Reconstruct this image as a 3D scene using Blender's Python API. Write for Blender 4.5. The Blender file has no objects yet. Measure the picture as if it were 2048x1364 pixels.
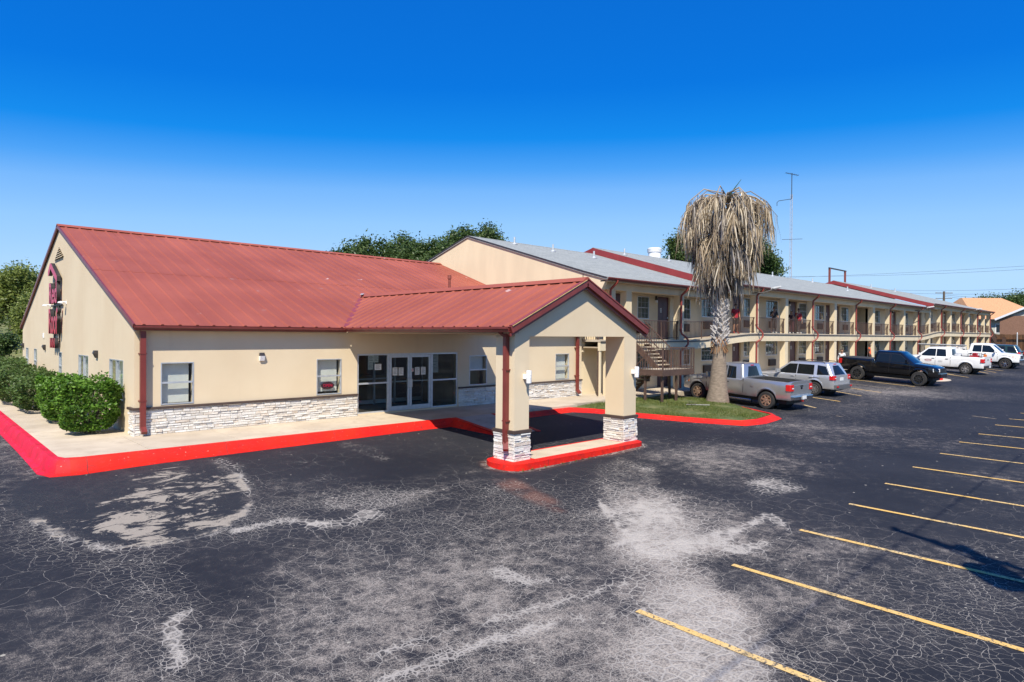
import bpy, bmesh, math, random
import numpy as np
from mathutils import Vector, Matrix
random.seed(7); RNG = np.random.default_rng(11)
R = math.radians
scene = bpy.context.scene
COL = scene.collection

# ------------------------------------------------------------------ camera
FPX = 1287.27; YAW = R(46.4264); PIT = R(-.552); ROL = R(.4068); CAMH = 2.8
CP = np.array([0., 0., CAMH])
def ray(u, v):
    x = (u-1024)/FPX; y = (v-682)/FPX
    c, s = math.cos(ROL), math.sin(ROL)
    x, y = c*x+s*y, -s*x+c*y
    d = math.cos(PIT)+y*math.sin(PIT); z = math.sin(PIT)-y*math.cos(PIT)
    fx, fy = math.cos(YAW), math.sin(YAW)
    return np.array([d*fx+x*fy, d*fy-x*fx, z])
def onX(u, v, X): r = ray(u, v); return CP+r*X/r[0]
def onY(u, v, Y): r = ray(u, v); return CP+r*Y/r[1]
def onZ(u, v, Z): r = ray(u, v); return CP+r*(Z-CAMH)/r[2]
cam_d = bpy.data.cameras.new('camera'); cam = bpy.data.objects.new('camera', cam_d); COL.objects.link(cam)
cam_d.sensor_width = 36; cam_d.lens = FPX/2048*36; cam_d.clip_start = .1; cam_d.clip_end = 6000
_f = Vector(ray(1024, 682)); _r = Vector(ray(1024+FPX, 682))-_f; _d = Vector(ray(1024, 682+FPX))-_f
M4 = Matrix((_r.normalized(), (-_d).normalized(), (-_f).normalized())).transposed().to_4x4()
M4.translation = Vector(CP); cam.matrix_world = M4
scene.camera = cam
# ------------------------------------------------------------------ sky, sun, exposure
SUNV = Vector((-.606, -.54, 1.0)).normalized()          # towards the sun
world = bpy.data.worlds.new('World'); scene.world = world; world.use_nodes = True
wn = world.node_tree.nodes; wl = world.node_tree.links
sky = wn.new('ShaderNodeTexSky'); sky.sky_type = 'NISHITA'; sky.sun_disc = False
sky.sun_elevation = math.asin(SUNV.z); sky.sun_rotation = math.atan2(SUNV.x, SUNV.y)
sky.altitude = 0; sky.air_density = 1.0; sky.dust_density = 0; sky.ozone_density = 6.0
# deep polarised-looking blue: the sky's own brightness drives its colour, pale at the horizon, saturated overhead
sepc = wn.new('ShaderNodeSeparateColor'); wl.new(sky.outputs[0], sepc.inputs[0])
mr = wn.new('ShaderNodeMapRange'); mr.inputs[1].default_value = 0; mr.inputs[2].default_value = 8.0; wl.new(sepc.outputs[1], mr.inputs[0])
crp = wn.new('ShaderNodeValToRGB'); wl.new(mr.outputs[0], crp.inputs[0]); els = crp.color_ramp.elements
SKYC = [(.18, (.003, .125, .56)), (.28, (.003, .165, .67)), (.345, (.008, .235, .76)), (.40, (.07, .33, .83)), (.45, (.17, .43, .87)), (.55, (.27, .53, .90)), (.80, (.42, .65, .93))]
els[0].position = SKYC[0][0]; els[0].color = (*SKYC[0][1], 1); els[1].position = SKYC[-1][0]; els[1].color = (*SKYC[-1][1], 1)
for q_, c_ in SKYC[1:-1]: e_ = els.new(q_); e_.color = (*c_, 1)
vm = wn.new('ShaderNodeVectorMath'); vm.operation = 'SCALE'; vm.inputs['Scale'].default_value = 6.5; wl.new(crp.outputs[0], vm.inputs[0])
wl.new(vm.outputs[0], wn['Background'].inputs[0]); wn['Background'].inputs[1].default_value = .12
sun_d = bpy.data.lights.new('sun', 'SUN'); sun = bpy.data.objects.new('sun', sun_d); COL.objects.link(sun)
sun_d.energy = 5.0; sun_d.angle = R(.5); sun_d.color = (1, .93, .80)
sun.rotation_euler = SUNV.to_track_quat('Z', 'Y').to_euler()
scene.view_settings.view_transform = 'Standard'; scene.view_settings.look = 'None'
scene.view_settings.exposure = .55; scene.view_settings.gamma = 1

# ------------------------------------------------------------------ materials
MATS = {}
class NT:
    def __init__(s, name):
        s.m = bpy.data.materials.new(name); s.m.use_nodes = True
        s.t = s.m.node_tree; s.b = s.t.nodes['Principled BSDF']; s.o = s.t.nodes['Material Output']
    def n(s, typ, **kw):
        nd = s.t.nodes.new('ShaderNode'+typ)
        for k, v in kw.items():
            if k.startswith('i_'):
                key = k[2:]
                key = int(key) if key.isdigit() else key.replace('_', ' ')
                nd.inputs[key].default_value = v
            else: setattr(nd, k, v)
        return nd
    def l(s, a, b): s.t.links.new(a, b)
    def mth(s, op, a, b=None, c=None, clamp=False):
        nd = s.t.nodes.new('ShaderNodeMath'); nd.operation = op; nd.use_clamp = clamp
        for i, v in enumerate((a, b, c)):
            if v is None: continue
            if isinstance(v, (int, float)): nd.inputs[i].default_value = v
            else: s.l(v, nd.inputs[i])
        return nd.outputs[0]
    def mix(s, f, a, b, bt='MIX'):
        nd = s.t.nodes.new('ShaderNodeMix'); nd.data_type = 'RGBA'; nd.blend_type = bt
        for i, v in ((0, f), (6, a), (7, b)):
            if isinstance(v, (int, float)): nd.inputs[i].default_value = v
            elif isinstance(v, tuple): nd.inputs[i].default_value = (*v[:3], 1)
            else: s.l(v, nd.inputs[i])
        return nd.outputs[2]
    def ramp(s, f, lo, hi):
        nd = s.t.nodes.new('ShaderNodeMapRange'); nd.clamp = True; nd.interpolation_type = 'SMOOTHSTEP'
        s.l(f, nd.inputs[0]); nd.inputs[1].default_value = lo; nd.inputs[2].default_value = hi
        return nd.outputs[0]
    def pos(s, scale=(1, 1, 1)):
        g = s.n('NewGeometry'); mp = s.n('Mapping'); mp.inputs['Scale'].default_value = scale
        s.l(g.outputs['Position'], mp.inputs[0]); return mp.outputs[0]
    def obj(s, scale=(1, 1, 1)):
        g = s.n('TexCoord'); mp = s.n('Mapping'); mp.inputs['Scale'].default_value = scale
        s.l(g.outputs['Object'], mp.inputs[0]); return mp.outputs[0]
    def noise(s, v, sc, det=3, rough=.55, dist=0):
        nd = s.n('TexNoise', i_Scale=sc, i_Detail=det, i_Roughness=rough, i_Distortion=dist); s.l(v, nd.inputs['Vector']); return nd.outputs['Fac']
    def bump(s, h, strength=.3, dist=.01):
        b = s.n('Bump', i_Strength=strength, i_Distance=dist); s.l(h, b.inputs['Height']); s.l(b.outputs[0], s.b.inputs['Normal'])
    def col(s, c): s.l(c, s.b.inputs['Base Color'])
    def rough(s, r):
        if isinstance(r, (int, float)): s.b.inputs['Roughness'].default_value = r
        else: s.l(r, s.b.inputs['Roughness'])
def basic(name, c, rough=.6, var=.12, sc=3., metal=0, bump=0, bsc=40, spec=.5, coat=0, stretch=(1, 1, 1), rnd=0):
    t = NT(name)
    v = t.pos(stretch)
    n1 = t.noise(v, sc, 4)
    f = t.ramp(n1, .25, .75)
    a = tuple(x*(1-var) for x in c); b = tuple(min(1, x*(1+var)) for x in c)
    cc = t.mix(f, a, b)
    if rnd:
        oi = t.n('ObjectInfo')
        k = t.mth('MULTIPLY_ADD', oi.outputs['Random'], 2*rnd, 1-rnd)
        hsv = t.n('HueSaturation'); t.l(cc, hsv.inputs['Color']); t.l(k, hsv.inputs['Value']); cc = hsv.outputs[0]
    t.col(cc); t.rough(rough); t.b.inputs['Metallic'].default_value = metal
    t.b.inputs['Specular IOR Level'].default_value = spec
    if coat: t.b.inputs['Coat Weight'].default_value = coat; t.b.inputs['Coat Roughness'].default_value = .03
    if bump: t.bump(t.noise(v, bsc, 3), bump, .01)
    MATS[name] = t.m; return t
basic('stucco', (.60, .485, .335), .92, .0, bump=.25, bsc=90, spec=.2)
def mk_stucco():
    t = NT('stucco'); p = t.pos()
    streak = t.noise(t.pos((2.2, 2.2, .18)), 1.6, 4); blot = t.noise(p, .5, 4)
    c = t.mix(t.ramp(blot, .3, .7), (.635, .515, .355), (.68, .565, .40))
    c = t.mix(t.mth('MULTIPLY', t.ramp(streak, .55, .85), .22), c, (.45, .35, .24))
    sep = t.n('SeparateXYZ'); t.l(p, sep.inputs[0])
    t.col(c); t.rough(.93); t.b.inputs['Specular IOR Level'].default_value = .2
    t.bump(t.noise(p, 110, 3), .35, .008); MATS['stucco'] = t.m
mk_stucco()
basic('stucco_wing', (.67, .565, .395), .93, .06, 1.2, bump=.2, bsc=90, spec=.2, stretch=(1, 1, .3))
basic('trim_red', (.17, .032, .026), .38, .15, 4, stretch=(1, 1, .4))
basic('trim_red_bright', (.235, .045, .034), .4, .1, 4)
basic('fascia_red', (.24, .03, .03), .5, .12, 2)
basic('band_brown', (.065, .043, .035), .6, .2, 3)
basic('steel_brown', (.085, .05, .038), .55, .25, 6)
basic('door_maroon', (.075, .016, .018), .4, .15, 3)
basic('white_metal', (.70, .70, .70), .4, .05, 6)
basic('alu', (.55, .57, .60), .35, .08, 8, metal=.5)
basic('lamp_white', (.78, .78, .80), .4, .04, 6)
basic('dark', (.012, .012, .013), .6, .2, 3)
basic('black_plastic', (.02, .02, .021), .5, .2, 8)
basic('ac_brown', (.055, .035, .03), .6, .15, 5)
basic('paper', (.75, .75, .72), .8, .04, 6)
basic('ink', (.16, .16, .17), .8, .1, 6)
basic('blind', (.70, .68, .62), .8, .06, 2)
basic('curtain', (.33, .34, .31), .9, .25, 5, stretch=(3, 1, .1))
basic('interior', (.30, .235, .14), .9, .2, 1)
basic('interior_floor', (.10, .10, .10), .3, .3, 4)
basic('sign_red', (.55, .012, .05), .35, .12, 6)
basic('sign_dark', (.03, .027, .028), .45, .2, 6)
basic('rust_pipe', (.20, .05, .035), .6, .2, 8)
basic('galv', (.55, .57, .58), .45, .12, 5, metal=.4)
basic('wood_pole', (.10, .075, .055), .9, .3, 3, stretch=(6, 6, .5))
basic('wire', (.03, .03, .035), .6, .1, 2)
basic('tower', (.42, .40, .42), .5, .2, 2)
basic('brick', (.24, .13, .085), .9, .25, 14)
basic('siding', (.42, .43, .38), .8, .06, 3)
basic('orange_roof', (.47, .25, .13), .95, .15, 5, bump=.4, bsc=30)
basic('fence_wood', (.33, .16, .065), .85, .2, 4, stretch=(1, 1, .2), rnd=.25)
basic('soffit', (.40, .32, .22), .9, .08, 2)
basic('dark_metal', (.035, .03, .03), .5, .2, 5)
basic('soil', (.09, .065, .042), 1, .3, 8)
basic('bark', (.09, .07, .052), .95, .3, 9, bump=.6, bsc=25, stretch=(1, 1, .3))
def mk_roof():
    t = NT('metal_roof'); p = t.pos(); o = t.n('ObjectInfo')
    blot = t.noise(p, .35, 5); fine = t.noise(p, 9, 4)
    c = t.mix(t.ramp(blot, .3, .72), (.245, .063, .040), (.315, .087, .055))
    c = t.mix(t.mth('MULTIPLY', t.ramp(fine, .45, .75), .25), c, (.37, .105, .06))
    k = t.mth('MULTIPLY_ADD', o.outputs['Random'], .14, .93)
    hsv = t.n('HueSaturation'); t.l(c, hsv.inputs['Color']); t.l(k, hsv.inputs['Value']); c = hsv.outputs[0]
    st = t.noise(t.pos((1, 2.2, 2.2)), 1.6, 3, .4)
    c = t.mix(t.mth('MULTIPLY', t.ramp(st, .73, .78), .55), c, (.50, .42, .42))
    t.col(c); t.rough(t.mth('MULTIPLY_ADD', fine, .2, .45)); t.b.inputs['Specular IOR Level'].default_value = .25; t.bump(t.noise(p, 3, 2), .12, .02); MATS['metal_roof'] = t.m
mk_roof()
def mk_stone():
    t = NT('ledger_stone'); p = t.pos()
    o = t.n('ObjectInfo'); g = t.n('NewGeometry')
    rnd = t.mth('FRACT', t.mth('ADD', o.outputs['Random'], g.outputs['Random Per Island']))
    cr = t.n('ValToRGB'); e = cr.color_ramp.elements
    e[0].position = 0; e[0].color = (.52, .47, .41, 1); e[1].position = 1; e[1].color = (.74, .71, .66, 1)
    for q, c in ((.25, (.70, .67, .62)), (.5, (.60, .50, .40)), (.58, (.76, .73, .69)), (.8, (.56, .54, .52))):
        x = e.new(q); x.color = (*c, 1)
    t.l(rnd, cr.inputs[0]); n = t.noise(p, 18, 5)
    c = t.mix(t.mth('MULTIPLY', t.ramp(n, .35, .7), .5), cr.outputs[0], (.80, .78, .74))
    c = t.mix(t.mth('MULTIPLY', t.ramp(t.noise(p, 5, 4), .55, .75), .35), c, (.45, .32, .20))
    t.col(c); t.rough(.85); t.bump(t.noise(p, 45, 5), .7, .02); MATS['ledger_stone'] = t.m
mk_stone()
def mk_shingle():
    t = NT('shingle'); p = t.pos()
    v = t.n('TexBrick', i_Scale=1.0); v.inputs['Color1'].default_value = (.20, .215, .21, 1); v.inputs['Color2'].default_value = (.29, .305, .295, 1)
    v.inputs['Mortar'].default_value = (.15, .165, .165, 1); v.inputs['Mortar Size'].default_value = .012
    v.inputs['Brick Width'].default_value = .32; v.inputs['Row Height'].default_value = .15
    t.l(p, v.inputs[0])
    n = t.noise(t.pos((.25, 3, 3)), 2.2, 5); c = t.mix(t.mth('MULTIPLY', t.ramp(n, .3, .7), .55), v.outputs[0], (.31, .33, .32))
    c = t.mix(t.mth('MULTIPLY', t.ramp(t.noise(p, .25, 3), .45, .75), .35), c, (.22, .235, .24))
    t.col(c); t.rough(.95); t.bump(t.noise(p, 60, 3), .4, .01); MATS['shingle'] = t.m
mk_shingle()
def mk_concrete(name, c0, c1, dirt):
    t = NT(name); p = t.pos()
    c = t.mix(t.ramp(t.noise(p, .9, 5), .3, .7), c0, c1)
    c = t.mix(t.mth('MULTIPLY', t.ramp(t.noise(p, 2.6, 6, .7), .5, .72), .55), c, dirt)
    o = t.n('ObjectInfo'); k = t.mth('MULTIPLY_ADD', o.outputs['Random'], .14, .93)
    hsv = t.n('HueSaturation'); t.l(c, hsv.inputs['Color']); t.l(k, hsv.inputs['Value']); c = hsv.outputs[0]
    c = t.mix(t.mth('MULTIPLY', t.ramp(t.noise(p, 120, 2), .55, .7), .25), c, (.30, .26, .21))
    t.col(c); t.rough(.92); t.bump(t.noise(p, 80, 3), .3, .006); MATS[name] = t.m
mk_concrete('concrete', (.43, .355, .265), (.52, .44, .335), (.33, .27, .20))
mk_concrete('concrete_grey', (.36, .34, .31), (.45, .43, .40), (.24, .22, .2))
def mk_curb():
    t = NT('curb_red'); p = t.pos(); sep = t.n('SeparateXYZ'); t.l(p, sep.inputs[0])
    c = t.mix(t.ramp(t.noise(p, .7, 5), .3, .7), (.56, .010, .008), (.80, .022, .008))
    old = t.mth('MULTIPLY', t.mth('LESS_THAN', sep.outputs[0], 2.75), t.ramp(sep.outputs[1], 16.9, 17.6))
    c = t.mix(old, c, t.mix(t.ramp(t.noise(p, 1.2, 5), .35, .65), (.50, .010, .035), (.66, .015, .05)))
    c = t.mix(t.mth('MULTIPLY', t.ramp(t.noise(p, 3.5, 9, .75), .46, .64), .65), c, (.36, .016, .014))
    c = t.mix(t.mth('MULTIPLY', t.ramp(t.noise(t.pos((3, 3, 9)), 3.0, 7, .75), .57, .66), .6), c, (.15, .05, .045))
    c = t.mix(t.ramp(t.noise(p, 11, 6, .75), .65, .69), c, (.48, .37, .30))
    jx = t.mth('FRACT', t.mth('DIVIDE', sep.outputs[0], 3.05)); jl = t.mth('LESS_THAN', jx, .006)
    c = t.mix(t.mth('MULTIPLY', jl, .7), c, (.10, .03, .03))
    t.col(c); t.rough(.65); t.b.inputs['Specular IOR Level'].default_value = .22; t.bump(t.noise(p, 40, 5), .45, .008); MATS['curb_red'] = t.m
mk_curb()
def mk_paintline():
    t = NT('line_yellow'); p = t.pos()
    n = t.noise(p, 22, 6, .75); big = t.noise(p, 1.1, 3)
    thr = t.mth('MULTIPLY_ADD', big, .30, .02)
    w = t.ramp(t.mth('SUBTRACT', n, thr), .22, .30)
    c = t.mix(w, (.07, .065, .06), t.mix(t.ramp(big, .35, .7), (.62, .38, .10), (.58, .42, .20)))
    t.col(c); t.rough(.85); t.bump(n, .3, .004); MATS['line_yellow'] = t.m
    t = NT('line_faded'); p = t.pos(); n = t.noise(p, 18, 6, .75)
    t.col(t.mix(t.ramp(n, .46, .56), (.045, .045, .05), (.36, .28, .18))); t.rough(.9); MATS['line_faded'] = t.m
mk_paintline()
def mk_asphalt():
    t = NT('asphalt'); p = t.pos()
    def attr(n): a = t.n('Attribute', attribute_name=n); return a.outputs['Fac']
    wear, peel, crk, rust, pale = attr('wear'), attr('peel'), attr('crack'), attr('rust'), attr('pale')
    # distorted position for cracks
    nv = t.n('TexNoise', i_Scale=1.7, i_Detail=3); t.l(p, nv.inputs['Vector'])
    sub = t.n('VectorMath', operation='SUBTRACT'); t.l(nv.outputs['Color'], sub.inputs[0]); sub.inputs[1].default_value = (.5, .5, .5)
    scl = t.n('VectorMath', operation='SCALE'); t.l(sub.outputs[0], scl.inputs[0]); scl.inputs['Scale'].default_value = .27
    nv2 = t.n('TexNoise', i_Scale=11, i_Detail=3); t.l(p, nv2.inputs['Vector'])
    sub2 = t.n('VectorMath', operation='SUBTRACT'); t.l(nv2.outputs['Color'], sub2.inputs[0]); sub2.inputs[1].default_value = (.5, .5, .5)
    scl2 = t.n('VectorMath', operation='SCALE'); t.l(sub2.outputs[0], scl2.inputs[0]); scl2.inputs['Scale'].default_value = .06
    ad = t.n('VectorMath', operation='ADD'); t.l(p, ad.inputs[0]); t.l(scl.outputs[0], ad.inputs[1])
    ad2 = t.n('VectorMath', operation='ADD'); t.l(ad.outputs[0], ad2.inputs[0]); t.l(scl2.outputs[0], ad2.inputs[1]); pd = ad2.outputs[0]
    def vor(sc):
        v = t.n('TexVoronoi', feature='DISTANCE_TO_EDGE', voronoi_dimensions='2D', i_Scale=sc); t.l(pd, v.inputs['Vector']); return v.outputs['Distance']
    big = t.noise(p, .28, 5, .6); mid = t.noise(p, 1.3, 6, .65); fine = t.noise(p, 38, 4, .7); grit = t.noise(p, 85, 2, .6)
    c = t.mix(t.ramp(big, .3, .7), (.0115, .0128, .018), (.021, .022, .028))
    micro = t.noise(p, 190, 2, .5)
    w = t.mth('ADD', wear, t.mth('ADD', t.mth('MULTIPLY', t.mth('SUBTRACT', t.noise(p, 4.2, 9, .74), .5), 1.7), t.mth('MULTIPLY', t.mth('SUBTRACT', mid, .5), .5)), clamp=True)
    # exposed aggregate: wear raises the share of light chips
    chips = t.ramp(t.mth('ADD', t.mth('ADD', t.mth('MULTIPLY', grit, .5), t.mth('MULTIPLY', micro, .35)), t.mth('MULTIPLY', w, .34)), .555, .64)
    chip_c = t.mix(t.ramp(fine, .35, .65), (.13, .118, .108), (.46, .40, .345))
    c = t.mix(t.mth('MULTIPLY', chips, t.mth('MULTIPLY_ADD', w, .62, .24)), c, chip_c)
    c = t.mix(t.mth('MULTIPLY', w, .13), c, (.17, .15, .138))
    # pale dusty wash, broken up at several scales so no edge stays clean
    vc = t.n('TexVoronoi', voronoi_dimensions='2D', i_Scale=6.6); t.l(pd, vc.inputs['Vector']); vcs = t.n('SeparateColor'); t.l(vc.outputs['Color'], vcs.inputs[0])
    cell = t.mth('SUBTRACT', vcs.outputs[0], .5)
    brk = t.mth('ADD', t.mth('MULTIPLY', t.mth('SUBTRACT', t.noise(p, 1.6, 12, .72), .5), 2.3), t.mth('ADD', t.mth('MULTIPLY', t.mth('SUBTRACT', t.noise(p, 34, 4, .7), .5), 1.3), t.mth('MULTIPLY', cell, .5)))
    pw = t.mth('ADD', pale, brk)
    pmask = t.mth('ADD', t.mth('MULTIPLY', t.ramp(pw, .55, .68), .20), t.mth('ADD', t.mth('MULTIPLY', t.ramp(pw, .80, .92), .24), t.mth('MULTIPLY', t.ramp(pw, 1.05, 1.2), .46)))
    c = t.mix(t.mth('MULTIPLY', pmask, t.mth('MULTIPLY_ADD', t.ramp(grit, .3, .65), .6, .45), clamp=True), c, t.mix(fine, (.30, .275, .25), (.58, .53, .465)))
    # cracks, light dust in them
    lw1 = t.mth('MULTIPLY_ADD', t.noise(p, 2.2, 4), .075, -.010); lw2 = t.mth('MULTIPLY_ADD', t.noise(p, 3.1, 4), .055, .0)
    pcl = t.mth('MAXIMUM', pale, 0.0); lw1 = t.mth('ADD', lw1, t.mth('MULTIPLY', pcl, .17))
    def line(d, wdt): return t.mth('SUBTRACT', 1.0, t.ramp(t.mth('DIVIDE', d, t.mth('MAXIMUM', wdt, .004)), .25, 1.0))
    c1 = line(vor(6.6), lw1); c2 = line(vor(1.9), t.mth('MULTIPLY', lw2, .30)); c3 = line(vor(12.5), t.mth('MULTIPLY', lw1, 1.35))
    m1 = t.ramp(t.mth('ADD', t.mth('ADD', crk, t.mth('MULTIPLY', pcl, .8)), t.mth('MULTIPLY', t.mth('SUBTRACT', t.noise(p, .9, 4), .5), 1.2)), .18, .70)
    m3 = t.ramp(t.mth('ADD', crk, t.mth('MULTIPLY', t.mth('SUBTRACT', t.noise(p, 1.7, 4), .5), 1.6)), .55, 1.0)
    m2 = t.ramp(t.mth('ADD', t.mth('MULTIPLY', crk, .7), t.mth('SUBTRACT', t.noise(p, .5, 3), .35)), .1, .5)
    ck = t.mth('MAXIMUM', t.mth('MAXIMUM', t.mth('MULTIPLY', c1, m1), t.mth('MULTIPLY', c2, m2)), t.mth('MULTIPLY', c3, m3))
    gap = t.ramp(t.noise(p, 4.5, 3), .18, .5)
    ck = t.mth('MULTIPLY', ck, gap)
    c = t.mix(t.mth('MULTIPLY', ck, .78), c, t.mix(fine, (.24, .225, .21), (.46, .42, .375)))
    # sealed patch where the sealer has peeled off
    seal = attr('seal')
    c = t.mix(seal, c, t.mix(mid, (.014, .017, .024), (.022, .024, .030)))
    st = t.noise(t.pos((.85, 1.35, 1)), 1.5, 12, .77, .6)
    pl = t.ramp(t.mth('ADD', peel, t.mth('MULTIPLY', t.mth('SUBTRACT', st, .5), 2.6)), .50, .58)
    pl = t.mth('MULTIPLY', pl, t.ramp(peel, .04, .12))
    c = t.mix(t.mth('MULTIPLY', pl, .95), c, t.mix(fine, (.20, .175, .15), (.37, .325, .27)))
    c = t.mix(t.mth('MULTIPLY', t.mth('MULTIPLY', rust, t.ramp(mid, .3, .6)), .55), c, (.30, .12, .075))
    # scattered light grit and leaves
    vs = t.n('TexVoronoi', voronoi_dimensions='2D', i_Scale=2.3); t.l(p, vs.inputs['Vector'])
    vr = t.n('SeparateColor'); t.l(vs.outputs['Color'], vr.inputs[0]); dot = t.mth('MULTIPLY', t.mth('LESS_THAN', vs.outputs['Distance'], t.mth('MULTIPLY', vr.outputs[1], .06)), t.mth('GREATER_THAN', vr.outputs[0], .86))
    c = t.mix(t.mth('MULTIPLY', dot, .7), c, (.42, .39, .33))
    t.col(c); t.rough(t.mth('MULTIPLY_ADD', fine, .25, .66)); t.b.inputs['Specular IOR Level'].default_value = .22
    h = t.mth('SUBTRACT', t.mth('ADD', t.mth('MULTIPLY', grit, .6), t.mth('MULTIPLY', fine, .4)), t.mth('MULTIPLY', ck, .9))
    t.bump(h, .55, .012); MATS['asphalt'] = t.m
mk_asphalt()
def mk_ground():
    t = NT('dry_grass'); p = t.pos()
    c = t.mix(t.ramp(t.noise(p, .12, 6), .35, .7), (.13, .14, .045), (.25, .22, .085))
    c = t.mix(t.ramp(t.noise(p, 1.3, 6, .7), .4, .65), c, (.085, .11, .03))
    t.col(c); t.rough(1); t.bump(t.noise(p, 6, 5), .6, .1); MATS['dry_grass'] = t.m
    t = NT('turf'); p = t.pos()
    c = t.mix(t.ramp(t.noise(p, 1.5, 5), .35, .7), (.06, .09, .02), (.16, .15, .055)); t.col(c); t.rough(1); MATS['turf'] = t.m
mk_ground()
def leafmat(name, a, b, c3, trans=.25):
    t = NT(name); g = t.n('NewGeometry'); cr = t.n('ValToRGB'); e = cr.color_ramp.elements
    e[0].color = (*a, 1); e[1].color = (*c3, 1); x = e.new(.55); x.color = (*b, 1)
    t.l(g.outputs['Random Per Island'], cr.inputs[0]); t.col(cr.outputs[0]); t.rough(.45); t.b.inputs['Specular IOR Level'].default_value = .35
    tr = t.n('BsdfTranslucent'); t.l(cr.outputs[0], tr.inputs[0]); ms = t.n('MixShader'); ms.inputs[0].default_value = trans
    t.l(t.b.outputs[0], ms.inputs[1]); t.l(tr.outputs[0], ms.inputs[2]); t.l(ms.outputs[0], t.o.inputs[0]); MATS[name] = t.m
leafmat('leaf_shrub', (.045, .10, .012), (.09, .20, .02), (.20, .36, .05), .35)
leafmat('leaf_shrub_dark', (.04, .08, .015), (.075, .13, .03), (.14, .21, .06), .3)
leafmat('leaf_oak', (.03, .06, .015), (.06, .105, .025), (.12, .17, .05), .3)
leafmat('leaf_olive', (.10, .14, .03), (.20, .25, .055), (.34, .38, .12), .45)
leafmat('grass_blade', (.07, .11, .02), (.13, .17, .035), (.24, .23, .08), .35)
leafmat('frond_dead', (.10, .07, .045), (.36, .28, .185), (.78, .69, .55), .12)
leafmat('frond_grey', (.07, .06, .055), (.20, .175, .16), (.48, .44, .40), .1)
basic('palm_trunk', (.21, .165, .125), .95, .25, 6, bump=.7, bsc=30, stretch=(1, 1, 2.5))
basic('palm_boot', (.35, .33, .32), .9, .3, 10)
basic('palm_fibre', (.22, .12, .06), .95, .3, 14)
def mk_glass(name, tint, clear, rough=.02):
    t = NT(name); gl = t.n('BsdfGlossy', i_Roughness=rough); gl.inputs[0].default_value = (1, 1, 1, 1)
    tr = t.n('BsdfTransparent'); tr.inputs[0].default_value = (*tint, 1)
    df = t.n('BsdfDiffuse'); df.inputs[0].default_value = (.02, .025, .028, 1)
    m1 = t.n('MixShader'); m1.inputs[0].default_value = clear; t.l(df.outputs[0], m1.inputs[1]); t.l(tr.outputs[0], m1.inputs[2])
    lw = t.n('LayerWeight', i_Blend=.5); f5 = t.mth('MULTIPLY_ADD', t.mth('POWER', lw.outputs['Facing'], 5.0), .95, .045); m2 = t.n('MixShader'); t.l(f5, m2.inputs[0]); t.l(m1.outputs[0], m2.inputs[1]); t.l(gl.outputs[0], m2.inputs[2])
    t.l(m2.outputs[0], t.o.inputs[0]); MATS[name] = t.m
mk_glass('glass_clear', (.95, .97, .97), .985); mk_glass('glass_lobby', (.80, .85, .85), .95); mk_glass('glass_car', (.10, .12, .13), .55)
def carpaint(name, c, metal=.0, rough=.28, dirt=(.3, .24, .19), dz=.0):
    t = NT(name); p = t.obj(); n = t.noise(p, 40, 2); sep = t.n('SeparateXYZ'); t.l(p, sep.inputs[0])
    cc = t.mix(t.mth('MULTIPLY', n, .12), c, tuple(min(1, x*1.3+.01) for x in c))
    low = t.mth('SUBTRACT', 1.0, t.ramp(sep.outputs[2], .35, .8)); dn = t.ramp(t.noise(p, 3, 5), .35, .65)
    cc = t.mix(t.mth('MULTIPLY', t.mth('MULTIPLY', low, dn), dz), cc, dirt)
    t.col(cc); t.rough(rough); t.b.inputs['Metallic'].default_value = metal
    t.b.inputs['Coat Weight'].default_value = .6; t.b.inputs['Coat Roughness'].default_value = .06; MATS[name] = t.m
carpaint('paint_silver', (.46, .465, .475), .75, .30, (.26, .13, .10), .75); carpaint('paint_silver2', (.60, .61, .625), .6, .28, (.35, .3, .26), .2)
carpaint('paint_black', (.004, .004, .005), 0, .12, (.05, .05, .05), .1); carpaint('paint_white', (.78, .78, .77), 0, .3, (.35, .28, .22), .5)
carpaint('paint_green', (.012, .035, .03), 0, .25, (.1, .1, .1), .1)
basic('tyre', (.022, .021, .021), .85, .25, 20); basic('rim_steel', (.45, .43, .41), .35, .15, 12, metal=.8); basic('rim_bronze', (.42, .30, .21), .4, .15, 12, metal=.7)
basic('rim_black', (.02, .02, .02), .25, .1, 12); basic('chrome', (.62, .63, .65), .15, .05, 5, metal=1)
basic('grey_cladding', (.10, .10, .105), .55, .1, 5); basic('tail_red', (.50, .012, .012), .18, .1, 30); basic('lamp_clear', (.72, .74, .76), .12, .08, 30); basic('amber', (.75, .22, .03), .25, .1, 20)
basic('plate', (.65, .66, .66), .5, .1, 20); basic('bed_liner', (.03, .03, .032), .8, .2, 8)
basic('tool_red', (.40, .02, .025), .5, .15, 6); basic('tool_grey', (.35, .36, .37), .5, .2, 9); basic('tool_orange', (.65, .18, .03), .5, .15, 6)
for nm, c in dict(skin_a=(.30, .16, .10), skin_b=(.10, .05, .032), skin_c=(.38, .22, .15), hair=(.012, .009, .008), shirt_red=(.32, .012, .022), shirt_black=(.018, .016, .018), shirt_plum=(.05, .012, .02),
                  shirt_orange=(.70, .11, .035), trousers_dark=(.02, .02, .024), shorts_black=(.015, .015, .016), trousers_white=(.55, .56, .60), trousers_maroon=(.07, .018, .025), shoe_red=(.60, .05, .03), shoe_white=(.7, .7, .68), eye=(.01, .01, .01), lips=(.25, .09, .08)).items():
    basic(nm, c, .8 if 'skin' not in nm else .5, .12, 12)

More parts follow.
